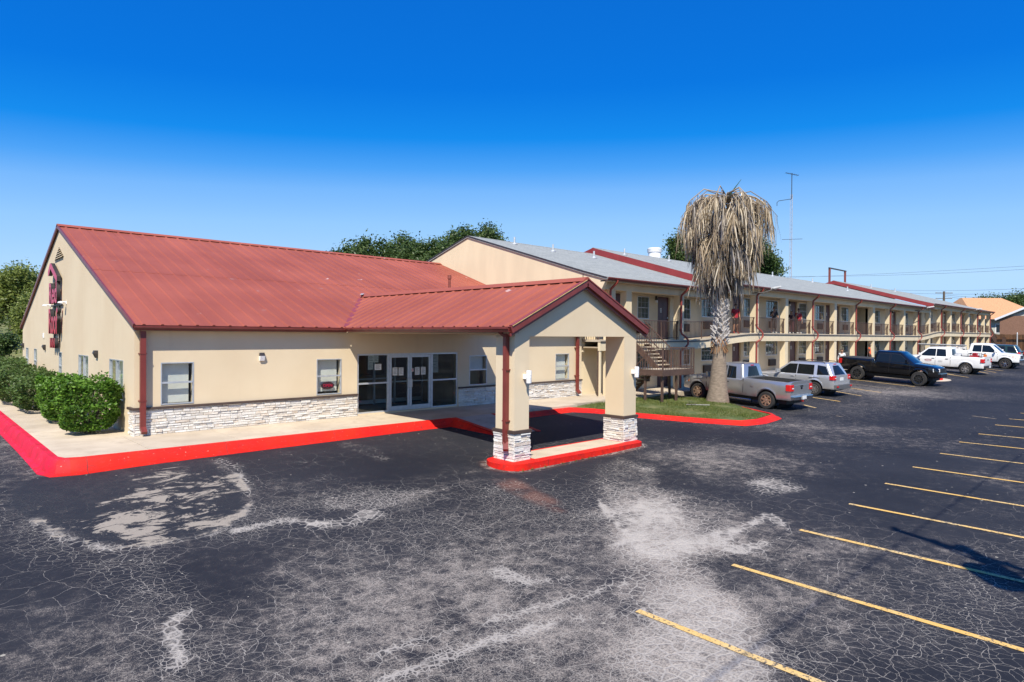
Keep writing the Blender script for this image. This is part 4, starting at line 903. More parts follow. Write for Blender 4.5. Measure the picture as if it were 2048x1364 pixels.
gutter(po, (PEX0-.02, YW-.3, pz(PEX0)+.01), (PEX0-.02, PRY0+.02, pz(PEX0)+.01), (-1, 0, 0), s=.13); gutter(po, (PEX1+.02, PRY0+.02, pz(PEX1)+.01), (PEX1+.02, YW-.3, pz(PEX1)+.01), (1, 0, 0), s=.13)
# valley and flashing where the portico roof meets the lobby roof
va = Vector((PEX0, YW-.22, roof_z(YW-.22)+.075)); vb = Vector((PAX, 23.45, PAZ+.06)); build('valley', MB().bar(va, vb, .22, .012), 'trim_red_bright', po)
build('flashing_patch', MB().bar(vb+Vector((-.25, -.35, .03)), vb+Vector((.05, .05, .09)), .12, .02), 'galv', po)
downspout(po, PX0+.02-.06, PY0+.30, pz(PEX0)-.08, ITOP+.12, w=.10, d=.12, kick=(-.35, -1)) if False else None
mb = MB(); dx, dy = PX0-.055, PY0+.26
mb.bar((PEX0-.04, dy, pz(PEX0)-.10), (dx, dy, pz(PEX0)-.22), .11, .09); mb.bar((dx, dy, pz(PEX0)-.18), (dx, dy, ITOP+.42), .13, .10, up=(0, 1, 0)); mb.bar((dx, dy, ITOP+.46), (dx-.10, dy-.12, ITOP+.30), .13, .10); build('downspout', mb, 'trim_red', po)
for z in (.6, 1.9): build('downspout_strap', MB().box(dx-.06, PX0+.03, dy-.08, dy+.08, z, z+.03), 'trim_red', po)
def sconce(x, z, label):
    s = thing('cylinder_sconce', (x, PY0, z), label, 'lamp', 'white cylinder lamps on the portico columns')
    y = PY0-.13; build('shade', MB().lathe([(0, z+.16), (.065, z+.16), (.068, z+.15), (.068, z-.15), (.065, z-.16), (0, z-.16)], (x, y, 0), 'z', 20), 'lamp_white', s, smooth=40)
    build('bracket', MB().box(x-.06, x+.06, y+.04, PY0+.03, z-.06, z+.06), 'lamp_white', s, bevel=.008)
    for k in (-.04, .04): build('groove', MB().lathe([(.0695, z+k-.003), (.0695, z+k+.003)], (x, y, 0), 'z', 20), 'galv', s)
q = onY(1049, 754, PY0-.1); sconce(PX0+.38, q[2], 'white cylinder sconce on the portico column with the red downspout'); q = onY(1267, 744, PY0-.1); sconce(QX0+.45, q[2], 'white cylinder sconce on the portico column beside the turf island')

# ------------------------------------------------------------------ two storey room wing
SEC = [(23.6, 34.9, 2.60, 5.47), (34.9, 78.7, 3.03, 5.90), (78.7, 109.0, 3.50, 6.40)]
SY, WY, EY, RDY = 18.85, 20.2, 18.45, 28.5
def flz(x):
    z = 2.60+(3.03-2.60)*float(sstep(np.array(x), 31.0, 39.3))+(3.50-3.03)*float(sstep(np.array(x), 74.8, 83.3)); return z
def sec_of(x): return next(s for s in SEC if x < s[1] or s is SEC[-1])
wing = thing('motel_wing', (23.6, WY, 0), 'long two storey tan motel wing with balconies, stepped grey shingle roof and red gutters', 'building')
COLX = [24.55, 25.85]+[30.6+4.4*k for k in range(18)]+[108.7]
SPX = [24.3, 30.45]+[39.25+8.8*k for k in range(8)]+[108.55]
# openings: kind, x0, x1
OPEN_ = [('d', 26.35, 27.4), ('w', 28.4, 29.5), ('d', 30.3, 31.5), ('w', 32.5, 33.7), ('w', 34.95, 36.35), ('d', 38.75, 39.9), ('w', 40.3, 41.5), ('w', 43.5, 45.35), ('d', 47.4, 48.6), ('w', 48.95, 50.4), ('w', 52.05, 53.8), ('d', 54.15, 55.2), ('d', 56.0, 57.15), ('w', 57.5, 59.2),
         ('w', 65.55, 67.4), ('w', 69.3, 70.75), ('d', 71.1, 72.3), ('w', 74.5, 76.2), ('d', 80.0, 81.1), ('w', 82.3, 83.6), ('w', 84.2, 85.6), ('d', 89.0, 90.1), ('d', 90.6, 91.7), ('w', 94.0, 95.8), ('d', 99.4, 100.5), ('w', 103, 104.6)]
for (a, b2, fz, ez) in SEC:
    for lvl in (0, 1):
        base = fz-(2.65 if lvl == 0 else 0); holes = []
        for k, p, q in OPEN_:
            if not (a <= (p+q)/2 < b2): continue
            p2, q2 = max(p, a+.02), min(q, b2-.02); f = flz((p+q)/2)-(2.65 if lvl == 0 else 0)
            holes.append((p2, q2, f, f+2.38) if k == 'd' else (p2, q2, f+1.10, f+2.32))
        br = (60.9, 64.0)
        zt = (fz-.25) if lvl == 0 else ez-.3
        if a <= 62 < b2: holes.append((br[0], br[1], base, zt-.02))
        mb = MB(); wall_face(mb, 'y', WY, .2, a, b2, base-.5 if lvl == 0 else fz-.3, zt, holes); build('wall', mb, 'stucco_wing', wing)
        if a <= 62 < b2:
            mb = MB(); mb.quad((br[0], WY, base), (br[0], WY+4, base), (br[0], WY+4, zt), (br[0], WY, zt)); mb.quad((br[1], WY, base), (br[1], WY+4, base), (br[1], WY+4, zt), (br[1], WY, zt)); mb.quad((br[0], WY+4, base), (br[1], WY+4, base), (br[1], WY+4, zt), (br[0], WY+4, zt)); mb.quad((br[0], WY, base), (br[1], WY, base), (br[1], WY+4, base), (br[0], WY+4, base)); build('breezeway_wall', mb, 'stucco_wing', wing)
    # roof slab
    rz = ez+2.97; th = .10; prof = [(EY, ez), (19.9, ez+.40), (RDY, rz), (38.6, ez), (38.6, ez-th), (RDY, rz-th), (19.9, ez+.40-th), (EY, ez-th)]
    ov = .12 if a > 24 else .06
    build('roof', MB().prism(prof, a-ov, b2+(.12 if b2 > 100 else 0), 'x'), 'shingle', wing)
    build('ridge_cap', MB().prism([(RDY-.17, rz-.045), (RDY, rz+.022), (RDY+.17, rz-.045), (RDY, rz-.02)], a-ov, b2, 'x'), 'shingle', wing)
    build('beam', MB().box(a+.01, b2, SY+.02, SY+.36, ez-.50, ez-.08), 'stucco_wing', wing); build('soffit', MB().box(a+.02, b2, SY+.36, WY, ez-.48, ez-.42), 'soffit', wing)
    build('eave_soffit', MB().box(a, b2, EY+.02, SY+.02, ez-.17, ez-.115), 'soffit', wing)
    gutter(wing, (a-.05, EY+.03, ez+.02), (b2+(.15 if b2 > 100 else -.1), EY+.03, ez+.02), (0, -1, 0), s=.13)
    if a > 24:   # red rake boards where the roof steps up
        for y0, y1, z0, z1 in ((EY, 19.9, ez, ez+.40), (19.9, RDY, ez+.40, rz), (RDY, 38.6, rz, ez)):
            n = MB().hexa([(a-ov-.03, y0, z0-.42), (a-ov+.02, y0, z0-.42), (a-ov+.02, y1, z1-.42), (a-ov-.03, y1, z1-.42)], [(a-ov-.03, y0, z0-.012), (a-ov+.02, y0, z0-.012), (a-ov+.02, y1, z1-.012), (a-ov-.03, y1, z1-.012)]); build('rake_board', n, 'fascia_red', wing)
        build('step_wall', MB().prism([(EY+.4, ez-.5), (19.9, ez-.1), (RDY, rz-.5), (38, ez-.5)], a+.0, a+.06, 'x'), 'stucco_wing', wing)
# end gable
ez = SEC[0][3]; mb = MB(); mb.prism([(WY-.25, 2.0), (37.6, 2.0), (37.6, ez+.12), (RDY, ez+2.86), (19.9, ez+.30)], 23.6, 23.8, 'x'); mb.prism([(SY+.0, ez-.62), (WY-.25, ez-.62), (WY-.25, ez+.22), (19.9, ez+.30), (EY+.1, ez-.08)], 23.6, 23.8, 'x'); build('end_gable', mb, 'stucco_wing', wing)
build('gable_drip_edge', MB().bar((23.53, EY, ez+.0), (23.53, 19.9, ez+.40), .03, .05).bar((23.53, 19.9, ez+.40), (23.53, RDY, ez+2.97), .03, .05).bar((23.53, 38.6, ez), (23.53, RDY, ez+2.97), .03, .05), 'dark_metal', wing)
build('end_wall', MB().box(23.6, 23.8, WY+.02, 37.6, -.5, 2.0), 'stucco_wing', wing)
# walkway slab following the ramps
def ribbon(name, y0, y1, dz0, dz1, mat, x0=23.6, x1=109.2, parent=None):
    xs = [x0]+[float(x) for x in np.arange(math.ceil(x0)+.0, x1, .8)]+[x1]; mb = MB()
    for x in xs:
        z = flz(x); mb.v += [(x, y0, z+dz0), (x, y1, z+dz0), (x, y1, z+dz1), (x, y0, z+dz1)]
    for i in range(len(xs)-1):
        for k in range(4): mb.f.append((4*i+k, 4*i+(k+1) % 4, 4*i+4+(k+1) % 4, 4*i+4+k))
    mb.f += [(0, 1, 2, 3), tuple(4*(len(xs)-1)+k for k in (3, 2, 1, 0))]
    return build(name, mb, mat, parent or wing)
ribbon('walkway_fascia', SY, SY+.14, -.52, -.10, 'stucco_wing'); ribbon('walkway_floor', SY-.02, WY, -.10, -.0, 'concrete', 23.58); ribbon('drip_edge', SY-.035, SY-.021, -.13, -.075, 'dark_metal', 23.6); ribbon('walkway_ceiling', SY+.14, WY, -.40, -.34, 'soffit')
ribbon('ground_walkway', SY-1.0, WY, -2.95, -2.65, 'concrete', 24.62)
# columns
for x in COLX:
    s = sec_of(x); f = flz(x); w = .22
    build('column', MB().box(x-w, x+w, SY+.03, SY+.40, f, s[3]-.49), 'stucco_wing', wing); build('column', MB().box(x-w, x+w, SY+.03, SY+.40, f-2.75, f-.40), 'stucco_wing', wing)
for x in SPX:
    s = sec_of(x); f = flz(x); e = s[3]; y = SY-.045; xs = x
    pts = [(xs, EY-.04, e-.08), (xs, EY-.04, e-.17), (xs-.02, y-.02, e-.48), (xs-.02, y, e-.6), (xs-.02, y, f+.45), (xs, y-.05, f+.3), (xs+.16, y-.17, f+.16), (xs+.30, y-.24, f-.02), (xs+.30, y-.24, f-.22), (xs+.16, y-.17, f-.42), (xs, y-.03, f-.55), (xs-.02, y, f-.7), (xs-.02, y, f-2.6)]
    dsp = build('downspout', MB().tube(pts, .055, 10), 'trim_red_bright', wing, smooth=60)
    for z in (f+.5, f-.62): build('downspout_strap', MB().box(xs-.09, xs+.05, y-.065, SY+.035, z, z+.035), 'trim_red', dsp)
build('end_downspout', MB().tube([(23.66, SY+.16, 4.8), (23.66, SY+.16, .0)], .045, 8), 'steel_brown', wing); build('end_post', MB().box(23.62, 23.72, SY+.03, SY+.10, -.1, 2.1), 'stucco_wing', wing)
# doors, windows, air conditioners, lamps
for lvl in (0, 1):
    for i, (k, p, q) in enumerate(OPEN_):
        f = flz((p+q)/2)-(2.65 if lvl == 0 else 0); s = sec_of((p+q)/2); p2, q2 = max(p, s[0]+.02), min(q, s[1]-.02)
        if k == 'd':
            d = build('door', MB().box(p2, q2, WY+.10, WY+.15, f+.01, f+2.36), 'door_maroon', wing)
            mbp = MB()
            for e0, e1 in ((.25, .95), (1.15, 2.1)):
                for u0, u1 in ((.14, .46), (.54, .86)): mbp.box(p2+(q2-p2)*u0, p2+(q2-p2)*u1, WY+.092, WY+.10, f+e0, f+e1)
            build('raised_panel', mbp, 'door_maroon', d)
            xm = p2+(q2-p2)*.36; build('number_plate', MB().box(xm-.07, xm+.07, WY+.082, WY+.09, f+1.5, f+1.74), 'plate', d); build('number', MB().box(xm-.035, xm+.035, WY+.078, WY+.082, f+1.55, f+1.60).box(xm-.035, xm+.035, WY+.078, WY+.082, f+1.64, f+1.69), 'door_maroon', d)
            build('handle', MB().box(q2-.16, q2-.06, WY+.05, WY+.092, f+1.0, f+1.05).box(q2-.13, q2-.08, WY+.06, WY+.092, f+1.18, f+1.24), 'chrome', d)
            if i in (2, 8, 16, 22) or (lvl == 1 and i == 0):
                lx = p2-.22; L = build('wall_lamp', MB().hexa([(lx-.06, WY-.12, f+2.16), (lx+.06, WY-.12, f+2.16), (lx+.06, WY, f+2.16), (lx-.06, WY, f+2.16)], [(lx-.05, WY-.08, f+2.38), (lx+.05, WY-.08, f+2.38), (lx+.05, WY, f+2.38), (lx-.05, WY, f+2.38)]), 'dark_metal', wing); build('lens', MB().box(lx-.055, lx+.055, WY-.11, WY-.005, f+2.02, f+2.158), 'lamp_white', L)
        else:
            z0, z1 = f+1.10, f+2.32; fw = .05; mb = MB(); ya, yb2 = WY+.005, WY+.06
            mb.box(p2, p2+fw, ya, yb2, z0, z1).box(q2-fw, q2, ya, yb2, z0, z1).box(p2+fw, q2-fw, ya, yb2, z1-fw, z1).box(p2+fw, q2-fw, ya, yb2, z0, z0+fw); w = build('window', mb, 'alu', wing)
            zm = (z0+z1)/2; mu = MB().box(p2+fw, q2-fw, ya-.004, ya+.03, zm-.022, zm+.022); n = 4 if q2-p2 > 1.3 else 3
            for j in range(1, n): u = p2+fw+(q2-p2-2*fw)*j/n; mu.box(u-.008, u+.008, ya+.002, ya+.024, z0+fw, zm-.022).box(u-.008, u+.008, ya+.002, ya+.024, zm+.022, z1-fw)
            for e0, e1 in ((z0+fw, zm-.022), (zm+.022, z1-fw)):
                zz = (e0+e1)/2
                for j in range(n): u0 = p2+fw+(q2-p2-2*fw)*j/n+.011; u1 = p2+fw+(q2-p2-2*fw)*(j+1)/n-.011; mu.box(u0, u1, ya+.003, ya+.023, zz-.008, zz+.008)
            build('muntin', mu, 'tool_grey', w)
            for e0, e1 in ((z0+fw, zm-.02), (zm+.02, z1-fw)): build('pane', MB().box(p2+fw, q2-fw, ya+.030, ya+.036, e0, e1), 'glass_lobby', w)
            cu = MB(); nn = 18
            for j in range(nn): u0 = p2+(q2-p2)*j/nn; u1 = p2+(q2-p2)*(j+1)/nn; o0 = .03*math.sin(j*2.1+i); o1 = .03*math.sin((j+1)*2.1+i); cu.quad((u0, WY+.13+o0, z0), (u1, WY+.13+o1, z0), (u1, WY+.13+o1, z1), (u0, WY+.13+o0, z1))
            build('curtain', cu, 'curtain', w)
            am = (p2+q2)/2+.25*((i % 3)-1)*.6; a = build('air_conditioner', MB().box(am-.52, am+.52, WY-.10, WY-.002, f+.38, f+.84), 'ac_brown', wing); mb = MB()
            for j in range(7): mb.box(am-.47, am+.47, WY-.115, WY-.101, f+.42+j*.055, f+.445+j*.055)
            build('grille', mb, 'dark', a)
# railings bay by bay
for a, b2 in zip(COLX, COLX[1:]):
    x0, x1 = a+.22, b2-.22
    if (a, b2) == (25.85, 30.6): x0 = 27.2
    if x1-x0 < .6: continue
    y = SY+.1; n = max(2, int((x1-x0)/1.2)); xs = np.linspace(x0, x1, n+1); r = MB(); lo = MB()
    for u, v in zip(xs, xs[1:]): r.bar((u, y, flz(u)+.98), (v, y, flz(v)+.98), .045, .035); lo.bar((u, y, flz(u)+.10), (v, y, flz(v)+.10), .035, .03)
    ra = build('railing', r, 'steel_brown', wing); build('bottom_rail', lo, 'steel_brown', ra); mb = MB()
    for u in np.arange(x0+.12, x1, .135): z = flz(u); mb.box(u-.008, u+.008, y-.008, y+.008, z+.11, z+.965)
    build('balusters', mb, 'steel_brown', ra, kind='stuff'); xm = (x0+x1)/2; build('post', MB().box(xm-.02, xm+.02, y-.02, y+.02, flz(xm), flz(xm)+.965), 'steel_brown', ra); build('post', MB().box(x1-.16, x1-.12, y-.02, y+.02, flz(x1), flz(x1)+.965), 'steel_brown', ra); build('bracket', MB().bar((x1-.14, y, flz(x1)+.75), (x1-.02, y, flz(x1)+.95), .03), 'steel_brown', ra)
r = MB().bar((23.66, SY+.1, 3.58), (23.66, WY, 3.58), .045, .035); ra = build('railing', r, 'steel_brown', wing); mb = MB()
for y in np.arange(SY+.2, WY, .135): mb.box(23.652, 23.668, y-.008, y+.008, 2.6, 3.56)
build('balusters', mb, 'steel_brown', ra, kind='stuff')
# roof fittings
def roof_y(y, sec): ez = sec[3]; return ez+.40+(2.57)*(y-19.9)/(RDY-19.9)
for (u, v, y) in ((1029, 484, 27.6), (1106, 499, 26.6), (1188, 510, 26.2), (1249, 508, 26.8), (1338, 518, 27.2), (1400, 530, 27), (1545, 549, 27.6), (1625, 556, 27.6), (1695, 572, 24), (1742, 573, 27), (1790, 580, 27)):
    p = onY(u, v, y); s = sec_of(p[0]); z = roof_y(y, s); pp = thing('roof_vent_pipe', (p[0], y, z), 'short grey metal vent pipe on the shingle roof of the wing', 'pipe', 'vent pipes on the wing roof')
    build('pipe', MB().tube([(p[0], y, z-.1), (p[0], y, z+.42)], .06, 10), 'galv', pp, smooth=50); build('flashing', MB().lathe([(.2, z-.03), (.09, z+.06), (.062, z+.08)], (p[0], y, 0), 'z', 12), 'galv', pp, smooth=50)
y = 29.3; p = onY(1309, 506, y); z = SEC[1][3]+2.6; z = p[2]; vt = thing('roof_exhaust_fan', (p[0], y, z-.3), 'white round exhaust fan housing on the ridge of the wing roof', 'vent')
build('drum', MB().lathe([(0, z+.38), (.50, z+.38), (.56, z+.33), (.56, z+.05), (.5, z+.0), (.5, z-.7), (0, z-.7)], (p[0], y, 0), 'z', 24), 'lamp_white', vt, smooth=40)
for k in (.12, .2, .28): build('band', MB().lathe([(.565, z+k-.012), (.575, z+k), (.565, z+k+.012)], (p[0], y, 0), 'z', 24), 'galv', vt, smooth=40)
build('curb', MB().box(p[0]-.55, p[0]+.55, y-.55, y+.55, z-.9, z-.7), 'galv', vt)
p = onY(1659, 556, 30.0); q = onY(1690, 560, 30.0); zt = onY(1659, 536, 30)[2]; fm = thing('roof_sign_frame', (p[0], 30, 8.6), 'bare rusty two post frame standing behind the roof ridge', 'frame')
build('post', MB().bar((p[0], 30, 8.3), (p[0], 30, zt), .2), 'rust_pipe', fm); build('post', MB().bar((q[0], 30, 8.3), (q[0], 30, zt), .2), 'rust_pipe', fm); build('crossbar', MB().bar((p[0]-.2, 30, zt), (q[0]+.3, 30, zt), .14), 'dark_metal', fm); build('lower_rail', MB().bar((p[0]+.2, 30, zt-2.2), (q[0]+2.5, 30, zt-2.2), .07), 'galv', fm)
for px, lab in ((1515, 'cobra head area light on the eave above the women in dark and red tops'), (1838, 'cobra head area light on the eave where the roof last steps up'), (1939, 'cobra head area light on the eave near the far stair')):
    x = float(onY(px, 640, 18.5)[0]); e = sec_of(x+.5)[3]; L = thing('eave_light', (x, SY, e-.4), lab, 'lamp')
    k = 1.0; build('arm', MB().tube([(x, SY, e-.38), (x+.3, EY-.2, e-.36), (x+.55, EY-.45, e-.26), (x+.7, EY-.6, e-.10)], .035, 8), 'dark_metal', L, smooth=50)
    hx, hy, hz = x+.7, EY-.6, e-.10; build('head', MB().hexa([(hx-.08, hy+.12, hz-.06), (hx+.12, hy+.02, hz-.06), (hx+.34, hy-.40, hz+.08), (hx+.16, hy-.46, hz+.08)], [(hx-.04, hy+.1, hz+.08), (hx+.1, hy+.04, hz+.08), (hx+.30, hy-.37, hz+.16), (hx+.18, hy-.42, hz+.16)]), 'tool_grey', L, bevel=.02); build('lens', MB().hexa([(hx+.05, hy-.06, hz-.055), (hx+.14, hy-.10, hz-.055), (hx+.26, hy-.33, hz+.045), (hx+.18, hy-.36, hz+.045)], [(hx+.05, hy-.06, hz), (hx+.14, hy-.10, hz), (hx+.26, hy-.33, hz+.09), (hx+.18, hy-.36, hz+.09)]), 'lamp_clear', L)

# ------------------------------------------------------------------ brown steel stair
def stair_flight(par, x0, x1, y0, z0, y1, z1, n):
    for i in range(n):
        t = (i+1)/(n+1); y = y0+(y1-y0)*t; z = z0+(z1-z0)*t; build('tread', MB().box(x0+.02, x1-.02, y-.14, y+.14, z-.05, z), 'concrete', par, bevel=.006)
    for x in (x0-.02, x1+.02): build('stringer', MB().bar((x, y0, z0-.12), (x, y1, z1-.12), .05, .27), 'steel_brown', par)
    for x in (x0-.02, x1+.02):
        h = MB().bar((x, y0, z0+.92), (x, y1, z1+.92), .045, .04); hr = build('handrail', h, 'steel_brown', par); mb = MB(); m = 11
        for k in range(1, m): t = k/m; yy = y0+(y1-y0)*t; zz = z0+(z1-z0)*t; mb.box(x-.009, x+.009, yy-.009, yy+.009, zz, zz+.9)
        build('balusters', mb, 'steel_brown', hr, kind='stuff')
sr = thing('steel_staircase', (26.2, 17, -.1), 'brown steel outdoor staircase with half landing beside the dead palm', 'staircase')
LX0, LX1, LY0, LY1, LZ = 24.5, 27.15, 16.05, 17.3, 1.27
stair_flight(sr, 26.1, 27.1, SY-.02, 2.60, LY1, LZ, 7); stair_flight(sr, 24.55, 25.5, LY1, LZ, 18.75, -.05, 7)
build('landing', MB().box(LX0+.03, LX1-.03, LY0+.03, LY1, LZ-.06, LZ), 'concrete', sr); mb = MB(); mb.box(LX0, LX1, LY0, LY0+.05, LZ-.27, LZ+.01); mb.box(LX0, LX0+.05, LY0+.05, LY1, LZ-.27, LZ+.01); mb.box(LX1-.05, LX1, LY0+.05, LY1, LZ-.27, LZ+.01); mb.box(LX0+.05, LX1-.05, LY1-.05, LY1, LZ-.27, LZ-.062); build('landing_frame', mb, 'steel_brown', sr)
for x, y in ((LX0+.2, LY0+.15), (LX1-1.3, LY0+.15), (LX1-.45, LY1-.2), (LX0+.2, LY1-.2)): build('post', MB().box(x-.045, x+.045, y-.045, y+.045, G(x, y)-.2, LZ-.06), 'steel_brown', sr)
r = MB().bar((LX0+.02, LY1, LZ+.98), (LX0+.02, LY0+.02, LZ+.98), .045, .04).bar((LX0+.02, LY0+.02, LZ+.98), (LX1-.02, LY0+.02, LZ+.98), .045, .04).bar((LX1-.02, LY0+.02, LZ+.98), (LX1-.02, LY1, LZ+.98), .045, .04)
r.bar((LX0+.02, LY0+.02, LZ+.1), (LX1-.02, LY0+.02, LZ+.1), .03).bar((LX1-.02, LY0+.02, LZ+.1), (LX1-.02, LY1, LZ+.1), .03); ra = build('landing_railing', r, 'steel_brown', sr); mb = MB()
for x in np.arange(LX0+.12, LX1, .13): mb.box(x-.009, x+.009, LY0+.011, LY0+.029, LZ, LZ+.97)
for y in np.arange(LY0+.15, LY1, .13): mb.box(LX1-.029, LX1-.011, y-.009, y+.009, LZ, LZ+.97); mb.box(LX0+.011, LX0+.029, y-.009, y+.009, LZ, LZ+.97)
build('balusters', mb, 'steel_brown', ra, kind='stuff')
for x, y in ((LX0+.02, LY0+.02), (LX1-.02, LY0+.02), (LX1-.02, LY1-.02)): build('railing_post', MB().box(x-.025, x+.025, y-.025, y+.025, LZ-.25, LZ+1.0), 'steel_brown', sr)
# stair at the far end of the wing
s2 = thing('steel_staircase', (112, 19.5, .9), 'brown steel stair at the far end of the wing by the wooden fence', 'staircase'); z0 = 3.5; z1 = 1.9
for i in range(8): t = (i+1)/9; build('tread', MB().box(109.2+4.4*t-.2, 109.2+4.4*t+.2, SY+.1, WY-.1, z0+(z1-z0)*t-.06, z0+(z1-z0)*t), 'concrete', s2)
for y in (SY+.08, WY-.08):
    build('stringer', MB().bar((109.2, y, z0-.15), (113.8, y, z1-.15), .06, .35), 'steel_brown', s2); h = build('handrail', MB().bar((109.2, y, z0+.95), (113.8, y, z1+.95), .06, .05), 'steel_brown', s2); mb = MB()
    for k in range(1, 26): t = k/26; mb.box(109.2+4.6*t-.012, 109.2+4.6*t+.012, y-.012, y+.012, z0+(z1-z0)*t, z0+(z1-z0)*t+.94)
    build('balusters', mb, 'steel_brown', h, kind='stuff')
build('landing', MB().box(113.7, 117.5, SY-.6, WY, z1-.35, z1), 'steel_brown', s2); mb = MB().bar((113.7, SY-.55, z1+1), (117.5, SY-.55, z1+1), .06).bar((117.45, SY-.6, z1+1), (117.45, WY, z1+1), .06)
for x in np.arange(113.8, 117.5, .16): mb.box(x-.012, x+.012, SY-.56, SY-.54, z1, z1+1)
build('landing_railing', mb, 'steel_brown', s2)
for x, y in ((113.9, SY-.45), (117.3, SY-.45), (117.3, WY-.1)): build('post', MB().box(x-.09, x+.09, y-.09, y+.09, .3, z1-.3), 'steel_brown', s2)

# ------------------------------------------------------------------ vehicles (local: x forward, y left, z up, origin under the rear axle)
def make_wheel(par, x, y, r, w, rim, side, spokes=6):
    c = (x, y, r); tw = w/2
    t = build('wheel', MB().lathe([(r*.62, -tw*.9), (r*.80, -tw), (r*.95, -tw*.92), (r, -tw*.6), (r, tw*.6), (r*.95, tw*.92), (r*.80, tw), (r*.62, tw*.9), (r*.62, -tw*.9)], c, 'y', 32), 'tyre', par, local=True, smooth=35)
    o = side*tw; rm = MB().lathe([(r*.63, -tw*.8), (r*.645, o*.93), (r*.60, o*.95), (r*.57, o*.5), (r*.20, o*.35), (0, o*.35)], c, 'y', 32)
    rr = build('rim', rm, 'black_plastic' if rim != 'rim_steel' else 'dark_metal', t, local=True, smooth=40); mb = MB()
    mb.lathe([(r*.57, o*.95), (r*.64, o*.955), (r*.645, o*.93)], c, 'y', 32)
    for k in range(spokes):
        a = 2*math.pi*k/spokes+.3; ca, sa = math.cos(a), math.sin(a); q = (.42/spokes)*r/.4*.8
        def P(rad, tw_, oo): return (x+ca*rad-sa*tw_, y+oo, r+sa*rad+ca*tw_)
        mb.hexa([P(r*.14, -q*1.15, o*.78), P(r*.60, -q*.8, o*.90), P(r*.60, q*.8, o*.90), P(r*.14, q*1.15, o*.78)], [P(r*.14, -q, o*.90), P(r*.60, -q*.65, o*.97), P(r*.60, q*.65, o*.97), P(r*.14, q, o*.90)])
    mb.lathe([(0, o*.97), (r*.11, o*.97), (r*.15, o*.9), (r*.15, o*.6)], c, 'y', 16)
    build('spokes', mb, rim, t, local=True, smooth=30)
def loft_body(name, secs, mat, par, sm=32, sub=0):
    n = len(secs[0]); m = 2*n-1; mb = MB()
    for s in secs: mb.v += [tuple(p) for p in s]+[(p[0], -p[1], p[2]) for p in s[-2::-1]]
    for i in range(len(secs)-1):
        for k in range(m-1): mb.f.append((i*m+k, i*m+k+1, (i+1)*m+k+1, (i+1)*m+k))
        mb.f.append((i*m+m-1, i*m, (i+1)*m, (i+1)*m+m-1))
    mb.f.append(tuple(range(m-1, -1, -1))); mb.f.append(tuple((len(secs)-1)*m+k for k in range(m)))
    return build(name, mb, mat, par, local=True, smooth=sm)
def interp(tab, x):
    xs = [t[0] for t in tab]; return float(np.interp(x, xs, [t[1] for t in tab]))
